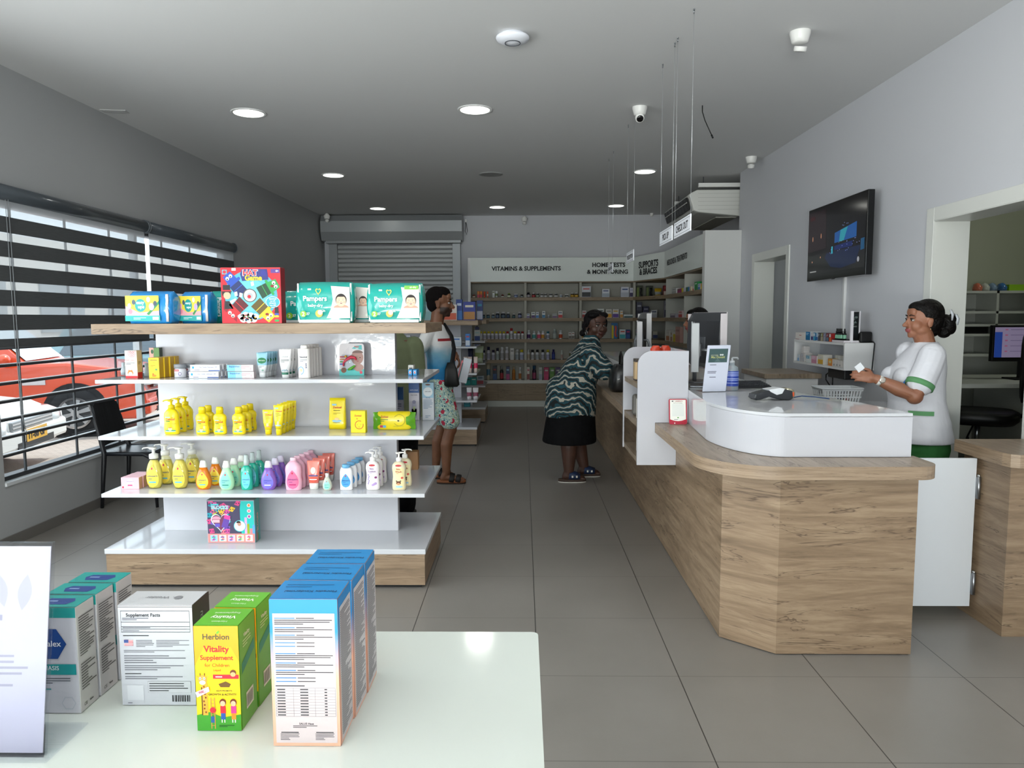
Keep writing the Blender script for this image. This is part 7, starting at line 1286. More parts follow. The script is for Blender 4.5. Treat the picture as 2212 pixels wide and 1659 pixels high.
RIGHT = [
 (0, 'x 1455 1465 623 c4c6c4 a8aaa8 8a8a8a|white packet;x 1467 1474 628 8a1c5a 9a2a6a 4a7a3a|magenta and green;x 1476 1479 626 c8bc20 b8ac1c|yellow;x 1480 1485 624.5 b8b4c4 a09ab0|lilac white;x 1485.6 1489.6 624 1c6a44 1f5a3a|dark green;x 1490 1493 625 2a6aa8 2f74b0|blue;x 1493.6 1497.6 627 c8c0a0 b8b08a|cream;x 1500 1503.4 618 c8ccc8 c04038|slim white and red;x 1504 1511 609 1f8a44 1a7a3a c8d4c8|large green;x 1511.6 1517 613 b4bcd0 3a6ab0 3a6ab0|white and blue;x 1517.6 1521 612.5 d0a82a d8b830 c86a2a|yellow orange'),
 (1, 'x 1452 1464 678.3 a09aa4 6a5a70 c8c4c8|white and plum;x 1470 1479 671 c8b0b0 b02420 b02420|white and bright red;x 1500 1518 669 b8b8bc c03a34 8a8e98|long white and red'),
 (2, 'x 1443.6 1451.7 713 c4c0b8 a8704a b8b4ac|white and copper;x 1453 1458 716 b8b4ac a0765a|slim beige;x 1459 1463.5 722 c0ac34 b8a42c|small yellow;x 1464 1475 706 b08a80 a8786c 8a6a60|beige striped')]
for si, spec in RIGHT:
    for it in spec.split(';'):
        a, desc = it.split('|'); f = a.split(); x0, x1, ty = map(float, f[1:4]); X = 2.26
        P, Q = onx(x0, 700, X), onx(x1, 700, X); ym = (P.y+Q.y)/2; h = onx((x0+x1)/2, ty, X).z-LZ[si]
        if not 9.02 < Q.y or P.y > 12.6: continue
        goods('x', X, ym, LZ[si]+.0006, abs(P.y-Q.y)*.94, max(h, .06), ' '.join(f[4:]), desc+' box on the right side shelving, %s shelf' % SHN[si], 'products on the right side shelving', -PI/2)
p = onx(1505, 665, 2.3); b = MB(); b.lathe([(.05, 0), (.035, .04), (.02, .14), (.004, .24)], S('2a3f74', .4), 14); tag(b.build('blue_cone_bottle', None, (2.34, 9.55, LZ[1]+.0006)), 'dark blue cone shaped bottle on the right side shelving', 'bottle')
# ------------------------------------------------------------------ goods on the two farther gondolas
def gbox(x0, x1, ty, Y, z, cols, lab, k='x', cat=None, grp=None, d=.07):
    P, Q = ony(x0, 700, Y), ony(x1, 700, Y); h = ony((x0+x1)/2, ty, Y).z-z; return goods(k, (P.x+Q.x)/2, Y+d/2, z+.0006, Q.x-P.x, h, cols, lab, grp)
gt, g2, g3, g4, gb = 1.495, 1.187, .871, .545, .227
gbox(956, 987, 658, 8.66, gt, 'd8cfc8 c8583a e08a70', 'white and coral massage oil box beside the bearded man')
gbox(985.5, 999, 647, 8.70, gt, '1c3c88 2a6ab0 b8c4d8', 'tall dark blue box between the coral box and the blue case')
gbox(1001, 1027, 652, 8.66, gt, '22348c a87434 d4ccb8', 'large blue case with cream header on the second gondola')
gbox(1030, 1043, 649, 8.95, gt, '1a3474 b0b4c8 2a8ab0', 'tall navy box at the right end of the second gondola')
gbox(916, 934, 650, 8.70, gt, 'a8c4cc 8ab4b8 c4d4d8', 'pale teal pack behind the bearded man')
gbox(974, 996, 728, 8.66, g2, 'c8d0d8 b8c4d0 2a6ab8', 'white and blue lozenge box on the second gondola')
gbox(1005, 1015, 721, 8.70, g2, '3a7ac0 c8d0dc b04a5a', 'tall blue and white box on the second gondola')
gbox(982, 986.5, 724, 8.95, g2, 'b8bcc0 2a4a7a', 'narrow white box with dark blue stripe on the second gondola') if 0 else None
gbox(877, 886, 724, 8.66, g2, 'c8ccd4 3a4a6a', 'tall white box seen between the green shirt and the man')
gbox(893, 902, 729, 8.66, g2, 'c4c0bc c06a50', 'small white box with red print left of the man')
gbox(1024.5, 1037, 713, 10.6, g2, 'b4b8b4 24407a 9ab4b8', 'white and navy insole box on the farthest gondola')
b = MB(); P = ony(1030.5, 700, 10.63); b.box(-.03, .03, -.02, .02, 0, .045, S('141c50', .4), .004); b.box(-.012, .012, -.01, .01, .045, .06, BLACK); tag(b.build('hook_box_top', None, (P.x, 10.63, ony(1030, 713, 10.6).z+.002)), 'small navy pack standing on the white insole box', 'pack')
for x0, x1, w_ in ((1000, 1009, 'left'), (1009.6, 1018.5, 'middle'), (1022, 1031, 'right')): gbox(x0, x1, 771, 8.68, g3, 'd4c0b8 d01c54', w_+' white and hot pink razor pouch on the second gondola', 'p')
gbox(1024, 1044, 748, 10.62, g3, 'a8b49a 8a9a5a', 'large pale green bath salt pouch on the farthest gondola', 'p'); gbox(1010, 1021, 751, 10.75, g3, '141c44 1a2450', 'dark navy pouch left of the pale green one', 'p')
gbox(1003, 1015.5, 816, 10.6, g4, '1f8a88 2aa098 142a30', 'teal box with black print, left of two on the farthest gondola'); gbox(1016.5, 1028, 816, 10.6, g4, '1f8a84 2a948c c8d0cc', 'teal box, right of two on the farthest gondola')
gbox(1029, 1044, 812, 10.7, g4, '8a949a 8a2a34 24405a', 'grey and red box at the end of the farthest gondola')
for x0, x1, w_ in ((1006, 1017.5, 'left'), (1019.5, 1032, 'right')): gbox(x0, x1, 838, 8.68, g4, 'd0ccd0 8a3a54', w_+' white wrapped cotton pack on the second gondola', 'p', d=.09)
gbox(1000.5, 1014, 868, 10.6, gb, '2a7a8a 3a9aa8 8ab8c0', 'small teal box on the base shelf of the farthest gondola')
# ------------------------------------------------------------------ waiting chairs
def chair(loc, rz, lab):
    t = thing('waiting_chair', lab, 'chair', loc, rz, 'black waiting chairs'); m = S('141519', .42)
    b = MB(); b.slab_y([(-.20, .425), (-.22, .445), (.19, .455), (.215, .44), (.20, .425)], -.20, .20, S('1e2024', .25), .006); b.build('seat', t)
    b = MB(); vs = []; K = 8
    for i in range(K+1):
        yy = -.20+.40*i/K; cv = .03*(1-(2*i/K-1)**2)
        for z, x in ((.50, -.195), (.54, -.205), (.78, -.255), (.845, -.268)): s_ = .92+.08*math.sin(PI*(z-.5)/.36); vs += [(x-cv, yy*s_, z-(.02 if z > .84 and i in (0, K) else 0))]
    bk = [(x-.022, y, z) for x, y, z in vs]; n = 4; N = len(vs)
    fs = [(i*n+k, i*n+k+1, (i+1)*n+k+1, (i+1)*n+k) for i in range(K) for k in range(n-1)]
    fs2 = [tuple(N+q for q in reversed(f)) for f in fs]; ed = [(i*n, (i+1)*n, N+(i+1)*n, N+i*n) for i in range(K)]+[(i*n+3, N+i*n+3, N+(i+1)*n+3, (i+1)*n+3) for i in range(K)]+[(k, N+k, N+k+1, k+1) for k in range(3)]+[(K*n+k, K*n+k+1, N+K*n+k+1, N+K*n+k) for k in range(3)]
    b.raw(vs+bk, fs+fs2+ed, S('0c0d10', .6), False); b.build('backrest', t)
    for s in (-1, 1):
        b = MB(); b.tube([(-.225, s*.215, 0), (-.205, s*.21, .25), (-.19, s*.205, .44), (-.215, s*.20, .55), (-.25, s*.198, .70), (-.285, s*.17, .835)], [.013, .017, .020, .018, .014, .010], m, 10); b.build('rear_leg', t)
        b = MB(); b.tube([(.215, s*.215, 0), (.205, s*.21, .25), (.185, s*.20, .40), (.12, s*.2, .435), (-.19, s*.2, .44)], [.012, .016, .021, .018, .016], m, 10); b.build('front_leg', t)
chair((-3.20, 5.96, 0), .05, 'black plastic waiting chair under the window, the nearer of two'); chair((-3.18, 6.98, 0), -.02, 'black plastic waiting chair under the window, the farther of two')
# ------------------------------------------------------------------ office behind the near doorway
t = thing('office_shelving', 'grey white pigeonhole shelving on the office wall behind the doorway', 'shelving unit', (2.95, 5.95, .0)); w = S('b9bbb4', .5)
zz = lambda y: ony(2120, y, 5.95).z
ZO = zz(770)
b = MB(); b.box(0, 2.4, .27, .29, ZO, zz(628), w)
for z in (zz(628), zz(672), zz(700), zz(721), ZO+.02): b.box(0, 2.4, 0, .27, z-.02, z, w)
for x in (0, ony(2153, 650, 5.95).x-2.95, 1.8, 2.38): b.box(x, x+.02, 0, .27, ZO, zz(628), w)
b.build('shelf_frame', t); b = MB(); b.box(0, 2.4, .26, .29, 0, ZO, w); b.build('back_panel', t)
def gl(nm, lab, cat, x, z, f): b = MB(); b.X = Matrix.Translation((x, 6.03, z)); f(b); tag(b.build(nm), lab, cat)
z0 = zz(628)+.0006
for k, (px, c, nm, lab) in enumerate(((2110, 'c06a50', 'medicine_bag', 'bag with orange packs on top of the office shelving'), (2126, 'b8bcb0', 'medicine_bag', 'clear crumpled bag on top of the office shelving'), (2142, '7a90a8', 'medicine_bag', 'bag with blue packs on top of the office shelving'), (2163, '3a6aa0', 'medicine_bag', 'blue bag right of the others on the office shelving'))):
    gl(nm, lab, 'bag', ony(px, 640, 6.03).x, z0, lambda b: (b.loft([(0, 0, 0, .024, .05), (.03, .002, 0, .027, .05), (.055, -.004, 0, .02, .03), (.065, 0, 0, .008, .01)], S(c, .2, coat=.6), 10, 2.5)))
gl('green_carton', 'long lime green carton on top of the office shelving', 'box', ony(2196, 640, 6.0).x, z0, lambda b: b.box(-.07, .10, -.04, .04, 0, .05, S('8ab82a', .4), .001))
b = MB(); x0 = ony(2095, 700, 5.95).x; b.box(x0-.10, ony(2140, 700, 5.95).x, 5.975, 6.15, zz(721)+.0006, zz(703)-.002, BLACK, .006); tag(b.build('printer'), 'black printer in the office pigeonhole behind the nurse', 'printer')
b = MB(); b.X = Matrix.Translation((ony(2081, 740, 5.98).x, 6.05, ZO+.0206)); b.lathe([(.035, 0), (.04, .02), (.04, .11), (.015, .15), (.014, .165)], S('a8b4b0', .15, trans=.7), 14); b.box(-.05, .03, -.012, .012, .165, .20, S('2fae3a', .4), .004); b.box(-.05, -.035, -.01, .01, .13, .17, S('2fae3a', .4), .002); tag(b.build('spray_bottle'), 'clear spray bottle with green trigger in the office', 'bottle')
t = thing('office_desk', 'long grey white desk in the office behind the doorway', 'desk', (2.95, 5.1, 0)); b = MB(); b.box(0, 2.4, 0, .83, 1.02, 1.05, w, .002); b.build('desk_top', t)
for x in (.68, 2.3): b = MB(); b.box(x, x+.03, .03, .8, 0, 1.02, w); b.build('side_panel', t)
b = MB(); b.box(.72, 1.2, .05, .6, .1, 1.0, S('8a8c86', .5), .003); b.build('drawer_unit', t)
t = thing('office_monitor', 'lit monitor showing a pale lilac page with a blue side bar in the office', 'monitor', (0, 0, 0)); Ym = 5.45; A = ony(2142, 775, Ym); B = ony(2290, 705, Ym)
b = MB(); b.X = Matrix.Translation((A.x, Ym, 0)); L = B.x-A.x; b.box(0, L, 0, .04, A.z-.02, B.z+.01, BLACK, .004); b.box(L/2-.02, L/2+.02, .02, .05, 1.0506, A.z, BLACK); b.box(L/2-.1, L/2+.1, -.06, .1, 1.0506, 1.062, BLACK, .003); b.build('casing', t)
b = MB(); b.X = Matrix.Translation((A.x, Ym-.0006, 0)); b.rect(.015, L-.015, A.z+.01, B.z-.005, mat('8a7f9c', .3, emit=.55)); b.rect(.015, .07, A.z+.01, B.z-.04, mat('24408c', .3, emit=.6), -.0006)
for k in range(5): b.rect(.09, .11, A.z+.05+.04*k, A.z+.06+.04*k, mat('a05a7a', .3, emit=.5), -.0006); b.lines(.13, .40, A.z+.05+.04*k, A.z+.06+.04*k, 1, mat('6a6080', .3, emit=.5), -.0006)
b.build('screen', t)
def ochair(loc, rz, lab):
    t = thing('office_chair', lab, 'chair', loc, rz, 'black mesh office chairs')
    UPZ = Matrix.Translation((0, 0, .36))
    b = MB(); b.X = UPZ; b.loft([(.44, 0, 0, .22, .21, 3), (.47, 0, 0, .25, .24, 3), (.51, 0, 0, .25, .24, 3), (.525, 0, 0, .22, .21, 3)], BLACK, 28, 3); b.build('seat', t)
    pts = [(.0, .60), (.13, .61), (.20, .70), (.225, .84), (.20, .97), (.12, 1.02), (0, 1.0), (-.12, 1.02), (-.20, .97), (-.225, .84), (-.20, .70), (-.13, .61)]
    b = MB(); b.X = UPZ; b.tube([(x, .25+.05*abs(x)*4*-.2, z) for x, z in pts+pts[:1]], .016, BLACK, 8, caps=False); b.tube([(0, .26, .62), (0, .29, .54), (0, .20, .46)], [(.05, .012)]*3, BLACK, 8); b.build('back_frame', t)
    b = MB(); b.X = UPZ; b.poly(pts, S('1e201f', .8, alpha=.82), .25); b.build('mesh_back', t)
    b = MB(); b.tube([(0, 0, .80), (0, 0, .62)], .018, STEEL, 12); b.tube([(0, 0, .63), (0, 0, .09)], .032, BLACK, 14); b.build('gas_column', t)
    b = MB(); b.X = UPZ; b.tube([(.02, -.02, .43), (.16, -.05, .36), (.19, -.05, .33)], [.006, .006, .014], BLACK, 8); b.build('lever', t)
    for k in range(5):
        a = k*2*PI/5+.3; b = MB(); b.tube([(0, 0, .10), (.27*math.cos(a), .27*math.sin(a), .07)], [(.022, .018), (.016, .012)], BLACK, 8); b.ball((.27*math.cos(a), .27*math.sin(a), .0305), .03, BLACK, 10); b.build('base_arm', t)
b = 0; ochair((3.10, 4.98, 0), PI+1.0, 'black mesh office chair in the doorway behind the nurse'); ochair((3.42, 4.42, 0), PI-.6, 'black office chair cut off by the right edge, in the office')
# framed print in the farther room
t = thing('framed_print', 'black framed print reading hard, in the room behind the far doorway', 'picture', (3.20, 9.235, 1.38)); b = MB()
b.box(-.26, -.235, 0, .02, 0, .64, BLACK); b.box(.235, .26, 0, .02, 0, .64, BLACK); b.box(-.235, .235, 0, .02, 0, .025, BLACK); b.box(-.235, .235, 0, .02, .615, .64, BLACK); b.build('frame', t)
b = MB(); b.box(-.235, .235, .006, .012, .025, .615, S('9fb0a8', .5)); b.text('hard', .06, .33, .34, .14, S('1a1c1c', .5), .0055, -.01); b.text('WORK', .08, .47, .1, .03, S('1a1c1c', .5), .0055, .01); b.build('print', t)
# ------------------------------------------------------------------ outside: street, cars and a wall across
GZ = -.2
t_ = NT('brick_paving', .8); v = t_.coords((1, 1, 1)); n = t_.n('ShaderNodeTexBrick'); n.inputs['Scale'].default_value = 4; n.inputs['Color1'].default_value = (*lin('b0a49a'), 1); n.inputs['Color2'].default_value = (*lin('a89b92'), 1); n.inputs['Mortar'].default_value = (*lin('8f8780'), 1); t_.l(v, n.inputs[0]); t_.color(n.outputs[0])
b = MB(); b.box(-45, XL-.155, -25, 45, GZ-.1, GZ, t_.m); o = b.build('ground'); o['kind'] = 'structure'
b = MB(); b.box(-30, -16, 6, 45, GZ+.001, 4.2, paint_mat('far_wall_paint', 'd6d2cc', .8)); 
for k in range(9): b.box(-16.0, -15.95, 8+k*4, 10.4+k*4, 1.1, 2.9, S('9aa0a4', .4))
o = tag(b.build('building'), 'pale low building with shutters across the street, through the blinds', 'building')
def tyre(c, lab_parent, r=.36, wd=.20):
    b = MB(); b.X = Matrix.Translation(c) @ Matrix.Rotation(PI/2, 4, 'X')
    b.lathe([(r*.62, -wd/2), (r*.93, -wd/2), (r, -wd/2+.03), (r, wd/2-.03), (r*.93, wd/2), (r*.62, wd/2)], S('1c1c1e', .8), 36); o = b.build('wheel', lab_parent)
    b = MB(); b.X = Matrix.Translation((c[0], c[1]-wd/2-.004, c[2])); b.disc(0, 0, r*.63, r*.63, S('3a3c3e', .5), 0, 32)
    for k in range(36): a0, a1 = 2*PI*k/36, 2*PI*(k+1)/36; b.poly([(r*.64*math.cos(a0), r*.64*math.sin(a0)), (r*.64*math.cos(a1), r*.64*math.sin(a1)), (r*.56*math.cos(a1), r*.56*math.sin(a1)), (r*.56*math.cos(a0), r*.56*math.sin(a0))], CHROME, -.012)
    for k in range(6):
        a = 2*PI*k/6+.3; P = lambda rr, da: (rr*math.cos(a+da), rr*math.sin(a+da)); b.poly([P(r*.12, -.5), P(r*.57, -.17), P(r*.57, .17), P(r*.12, .5)], S('c4c6c8', .3, metal=.6), -.016)
    b.disc(0, 0, r*.15, r*.15, S('d0d0d0', .3, metal=.5), -.02, 16); b.build('rim', o)
def car(lab, loc, rz, paint, hood, top, L, wx, plate, platec, grille, ws):
    """side view runs along x, nose at x=0, pointing +x; y=0 is the centre"""
    t = thing('car', lab, 'car', loc, rz); pm = S(paint, .25, coat=.8)
    hw = .90
    low = [(-L, .30), (-L-.05, .65), (-L+.05, hood-.05), (-1.05, hood+.02), (-.35, hood-.08), (-.06, hood-.22), (0, .62), (.02, .36), (-.1, .24), (-L+.1, .26)]
    b = MB(); secs = []
    b.slab_y(low, -hw, hw, pm, .05, ); o = b.build('body', t)
    cab = [(-L+.25, hood-.04), (-L+.7, top), (ws-.75, top), (ws, hood-.02)]
    b = MB(); n = len(cab); vs = [(x, s*(hw-.03-(.16 if z > hood+.1 else 0)), z) for s in (-1, 1) for x, z in cab]
    b.raw(vs, [(3, 2, 1, 0), (4, 5, 6, 7), (0, 1, 5, 4), (1, 2, 6, 5), (2, 3, 7, 6)], pm); b.build('cabin', t)
    b = MB(); gm = S('5a6a74', .06, coat=.8)
    q = lambda p, f, g: (p[0]+(g[0]-p[0])*f, p[1]+(g[1]-p[1])*f)
    def lift(pts, y): return [(x, y*(hw-.03-.16*max(0, min(1, (z-hood)/(top-hood))))-.006*(-1 if y > 0 else 1)*1, z) for x, z in pts]
    A_, B_, C_, D_ = cab
    for s in (-1, 1):
        P = [(A_[0]+.25, hood+.02), (B_[0]+.15, top-.07), (C_[0]-.12, top-.07), (D_[0]-.28, hood+.02)]
        vv = [(x, s*(hw-.024-.16*(z-hood)/(top-hood)), z) for x, z in P]; b.raw(vv, [(0, 1, 2, 3)], gm)
    f1, f2 = .07, .93; e = [( D_[0]+(C_[0]-D_[0])*f+.01, z) for f, z in ((f1, hood+(top-hood)*f1), (f2, hood+(top-hood)*f2))]
    b.raw([(e[0][0], -hw+.12, e[0][1]), (e[0][0], hw-.12, e[0][1]), (e[1][0], hw-.25, e[1][1]), (e[1][0], -hw+.25, e[1][1])], [(0, 1, 2, 3)], S('a8b8c0', .05, coat=.9)); b.build('windows', t)
    for x in wx:
        b = MB(); b.X = Matrix.Translation((x, -hw-.002, .36)); b.disc(0, 0, .44, .44, S('1a1a1c', .8), 0, 32); b.poly([(-.44, 0), (.44, 0), (.44, -.12), (-.44, -.12)], S('1a1a1c', .8)); b.build('wheel_arch', t)
        tyre((x, -hw+.06, .36), t); tyre((x, hw-.10, .36), t)
    for s in (-1, 1):
        b = MB(); b.loft([(hood-.34, -.10, s*(hw-.22), .14, .20, 3), (hood-.20, -.20, s*(hw-.22), .22, .205, 3), (hood-.14, -.26, s*(hw-.24), .16, .17, 3)], S('dfe4e8', .12, coat=.9), 16, 3); b.build('headlight', t)
    b = MB(); b.box(-.03, .028, -.52, .52, hood-.40, hood-.20, S(grille, .3, metal=.3), .01)
    for k in range(5): b.box(.024, .034, -.50, .50, hood-.39+.038*k, hood-.375+.038*k, CHROME)
    b.build('grille', t)
    b = MB(); b.box(-.06, .05, -hw+.02, hw-.02, .30, .52, pm, .04); b.box(.045, .056, -.45, .45, .30, .38, DARK); b.build('bumper', t)
    b = MB(); b.X = Matrix.Translation((.062, 0, .44)) @ Matrix.Rotation(PI/2, 4, 'Z'); b.rect(-.26, .26, -.07, .07, S(platec, .4), 0); b.text(plate, 0, 0, .44, .09, BLACK, -.003, .03); b.build('number_plate', t)
    b = MB(); b.X = Matrix.Translation((ws-.25, -hw-.10, hood+.08)); b.ball((0, 0, 0), (.09, .10, .08), pm, 12); b.build('mirror', t)
    b = MB(); b.box(-1.62, -1.32, -hw-.012, -hw, hood-.30, hood-.20, CHROME, .004); b.build('side_vent', t)
    return t
h = math.radians(16)
P0 = Vector((-6.57, 10.55, GZ)); fwd = Vector((math.cos(h), math.sin(h), 0)); sd = Vector((-math.sin(h), math.cos(h), 0))
car('orange red pickup outside the window, front to the right', P0+fwd*.95+sd*.84, h, 'd84a24', 1.08, 1.78, 4.9, (-.95, -3.9), '60-92 LL', 'd8c43a', '5a2a20', -1.55)
P1 = onz(45, 925, .26); P1 = Vector((-5.62, 8.15, GZ))
car('white car outside the window with a yellow plate, at the lower left', P1, math.radians(12), 'e4e4e2', .82, 1.35, 4.3, (-.8, -3.4), '11-66 GP', 'e0a82a', '8a8c8e', -1.5)
car('grey teal car behind the pickup, seen at the right of the window', Vector((-5.6, 16.4, GZ)), math.radians(20), '8ab0b8', 1.0, 1.7, 4.6, (-.9, -3.6), '47-31 PA', 'd8c43a', '3a4a50', -1.4)
# ------------------------------------------------------------------ people
class Blob(MB):
    def cap(s, pts, r, ry=None): # rounded tapering limb through points
        s.tube(pts, r, BLACK, 14, ry)
        rs = r if isinstance(r, (list, tuple)) else [r]*len(pts)
        for p, q in zip(pts, rs):
            q = q if not isinstance(q, (tuple, list)) else min(q)
            s.ball(p, q*.99, BLACK, 12)
        return s
    def ell(s, c, r, mm=None): return s.ball(c, r, BLACK, 18, mm)
    def skin(s, name, parent, mats, vox=.006, it=4, mf=None, M=None):
        me = bpy.data.meshes.new('tmp'); s.bm.to_mesh(me); s.bm.free(); o = bpy.data.objects.new('tmp', me); COL.objects.link(o)
        m = o.modifiers.new('r', 'REMESH'); m.mode = 'VOXEL'; m.voxel_size = vox; m.use_smooth_shade = True
        m = o.modifiers.new('s', 'SMOOTH'); m.iterations = it; m.factor = .5
        dg = bpy.context.evaluated_depsgraph_get(); dg.update(); nm = bpy.data.meshes.new_from_object(o.evaluated_get(dg)); bpy.data.objects.remove(o); bpy.data.meshes.remove(me)
        nm.materials.clear(); nm.name = name
        for x in mats: nm.materials.append(x)
        Mi = (M or Matrix()).inverted()
        for p in nm.polygons:
            p.use_smooth = True; p.material_index = mf(Mi @ p.center) if mf else 0
        q = bpy.data.objects.new(name, nm); COL.objects.link(q); q.parent = parent; return q
def V(*a): return Vector(a)
def hand(b, w, d, n, side, curl=.35, sp=.12, s=1.0):
    """w wrist, d pointing direction, n palm normal, side +1/-1 where the thumb sits"""
    d = d.normalized(); n = (n-d*n.dot(d)).normalized(); t = d.cross(n).normalized()*side
    R = Matrix((t, n, d)).transposed().to_4x4()
    b.ell(w+d*.045*s, (.038*s, .014*s, .050*s), R); b.cap([w-d*.02, w+d*.03*s], [.024*s, .026*s], .72)
    for i, (o, L) in enumerate(((.028, .074), (.009, .082), (-.010, .077), (-.027, .060))):
        p = w+d*.082*s+t*o*s-d*abs(o)*.25; a = curl*(1+.12*i); dd = (d+t*o*sp*8).normalized(); pts = [p-dd*.02, p]; ang = 0
        for k, f in enumerate((.45, .30, .25)):
            ang += a*(.7 if k == 0 else 1); v = dd*math.cos(ang)+n*math.sin(ang); pts.append(pts[-1]+v*L*f*s)
        b.cap(pts, [.0092*s, .0092*s, .0085*s, .0078*s, .0068*s])
    p = w+d*.025*s+t*.030*s; b.cap([p-t*.012, p+(t*.6+d*.6+n*.3)*.035*s, p+(t*.55+d*1.0+n*.55)*.055*s], [.013*s, .011*s, .0085*s])
def head(b, M, s=1.0, w=1.0, nose=1.0, chub=0.0):
    o = b.X.copy(); b.X = b.X @ M @ Matrix.Scale(s, 4)
    b.ell((0, .018, .035), (.075*w, .095, .095)); b.ell((0, -.018, -.030), (.062*w, .072, .078)); b.ell((0, -.045, -.075), (.040*w, .038, .034)); b.ell((0, -.066, -.094), (.020, .016, .016))
    b.ell((0, -.072, .022), (.050*w, .016, .013)); b.ell((0, -.068, .055), (.048*w, .022, .035))
    for q in (-1, 1):
        b.ell((q*.032*w, -.046, -.032), (.033+chub, .036, .038)); b.ell((q*.038*w, -.012, -.055), (.028+chub, .048, .036))
        b.ell((q*.077*w, .014, -.012), (.008, .019, .030)); b.ell((q*.082*w, .022, .004), (.006, .010, .014)); b.ell((q*.012*nose, -.098, -.034), (.010*nose, .011, .008))
    b.cap([(0, -.085, .012), (0, -.094, -.008), (0, -.110, -.030)], [.008, .009, .0115*nose])
    b.ell((0, -.088, -.056), (.022, .012, .0065)); b.ell((0, -.086, -.067), (.019, .012, .007))
    b.X = o
def face_parts(t, M, s, iris, brow, w=1.0, browz=.030):
    for q in (-1, 1):
        b = MB(); b.X = M @ Matrix.Scale(s, 4); b.ball((q*.031*w, -.0735, .003), (.0120, .0108, .0072), S('a8a19b', .6), 14); e = b.build('eye', t)
        b = MB(); b.X = M @ Matrix.Scale(s, 4); b.ball((q*.031*w, -.0815, .003), (.0062, .0040, .0062), S(iris, .25), 12); b.build('iris', e)
        b = MB(); b.X = M @ Matrix.Scale(s, 4); b.tube([(q*.012*w, -.0875, browz), (q*.030*w, -.0885, browz+.006), (q*.050*w, -.0755, browz)], [(.0035, .0030), (.0038, .0032), (.002, .002)], S(brow, .8), 8); b.build('eyebrow', t)
        b = MB(); b.X = M @ Matrix.Scale(s, 4); b.tube([(q*.019*w, -.0825, .008), (q*.031*w, -.0885, .0145), (q*.044*w, -.0785, .009)], [.0022, .0030, .0020], S(brow, .7), 8); b.build('eyelid', t)
def lips_beard(beard=None):
    def f(c):
        x, y, z = c
        if abs(x) < .023 and y < -.078 and -.074 < z < -.0505: return 1
        if beard and z < -.030 and y < .0 and z > -.13 and abs(x) < .09 and (z < -.046+.25*max(0, abs(x)-.03) or abs(x) > .05) and y > -.2:
            if z < -.088 and y > -.02: return 0
            return 2
        return 0
    return f
def skin_mat(name, c, c2):
    k = NT(name, .48); k.b.inputs['Subsurface Weight'].default_value = .08; k.b.inputs['Subsurface Scale'].default_value = .01
    n = k.n('ShaderNodeTexNoise'); n.inputs['Scale'].default_value = 14; n.inputs['Detail'].default_value = 4; k.l(k.coords(), n.inputs[0]); k.color(k.ramp(n.outputs[0], [(.3, c), (.7, c2)])); return k.m
def cloth(name, c, c2=None, rough=.85, sc=9):
    k = NT(name, rough); k.b.inputs['Specular IOR Level'].default_value = .12; n = k.n('ShaderNodeTexNoise'); n.inputs['Scale'].default_value = sc; n.inputs['Detail'].default_value = 3; n.inputs['Distortion'].default_value = .8
    k.l(k.coords(), n.inputs[0]); k.color(k.ramp(n.outputs[0], [(.3, c), (.7, c2 or c)])); k.bump(n.outputs[0], .35, .03); return k.m
def rotz(a): return Matrix.Rotation(a, 4, 'Z')
# ============ man in floral shorts (faces +x)
t = thing('person', 'man in white and blue shirt and floral shorts with a black shoulder bag', 'person', (-.80, 6.74, 0), PI/2)
SKM = skin_mat('man_skin', '70472f', '7d5238'); HM = T_ = Matrix.Translation((0, -.035, 1.655)) @ rotz(.05)
sh_r, el_r, wr_r = V(-.17, .045, 1.42), V(-.225, .165, 1.13), V(-.21, .08, .885)
sh_l, el_l, wr_l = V(.175, .03, 1.42), V(.23, .0, 1.12), V(.0, -.165, 1.19)
hp = [V(-.085, -.03, .90), V(.085, -.01, .90)]; kn = [V(-.11, -.125, .50), V(.10, -.03, .50)]; an = [V(-.12, -.085, .10), V(.11, .04, .10)]
b = Blob(); head(b, HM, 1.12, 1.0, 1.1)
b.cap([(0, .01, 1.42), (0, -.005, 1.50), (0, -.02, 1.60)], [.075, .062, .064]); b.loft([(.86, 0, -.03, .15, .11), (1.0, 0, -.04, .15, .115), (1.15, 0, -.035, .155, .115), (1.30, 0, -.01, .18, .12), (1.42, 0, .02, .17, .09), (1.47, 0, .015, .08, .06)], BLACK, 24)
b.cap([sh_r, el_r, wr_r], [.048, .041, .028]); b.cap([sh_l, el_l, wr_l], [.048, .041, .028])
b.cap([el_r.lerp(wr_r, .1), el_r.lerp(wr_r, .45)], [.042, .038])
hand(b, wr_r, V(.02, -.10, -.5), V(1, 0, 0), 1, .3); hand(b, wr_l, V(-.14, -.22, -.34), V(-.2, .6, -.6), -1, .45)
for s_, h_, k_, a_ in ((-1, hp[0], kn[0], an[0]), (1, hp[1], kn[1], an[1])):
    b.cap([h_, h_.lerp(k_, .5), k_, k_.lerp(a_, .35)+V(0, .022, 0), a_], [.095, .078, .056, .057, .036]); b.ell(k_+V(0, -.012, 0), (.048, .050, .06)); b.cap([a_, a_+V(0, .03, -.055)], [.036, .032]); b.cap([a_+V(0, .02, -.045), a_+V(0, -.07, -.055), a_+V(0, -.15, -.066)], [(.034), .032, .022])
    for q in range(5): b.cap([a_+V(-.034+.016*q, -.14, -.068), a_+V(-.037+.0175*q, -.175+.010*abs(q-(1 if s_ > 0 else 3))*.8, -.070)], [.0105, .0095])
b.skin('body', t, [SKM, S('5a2f28', .4), skin_mat('man_beard', '2c1d17', '3a271e')], .0055, 5, lips_beard(True), HM @ Matrix.Scale(1.12, 4))
face_parts(t, HM, 1.12, '1a0e08', '120c0a')
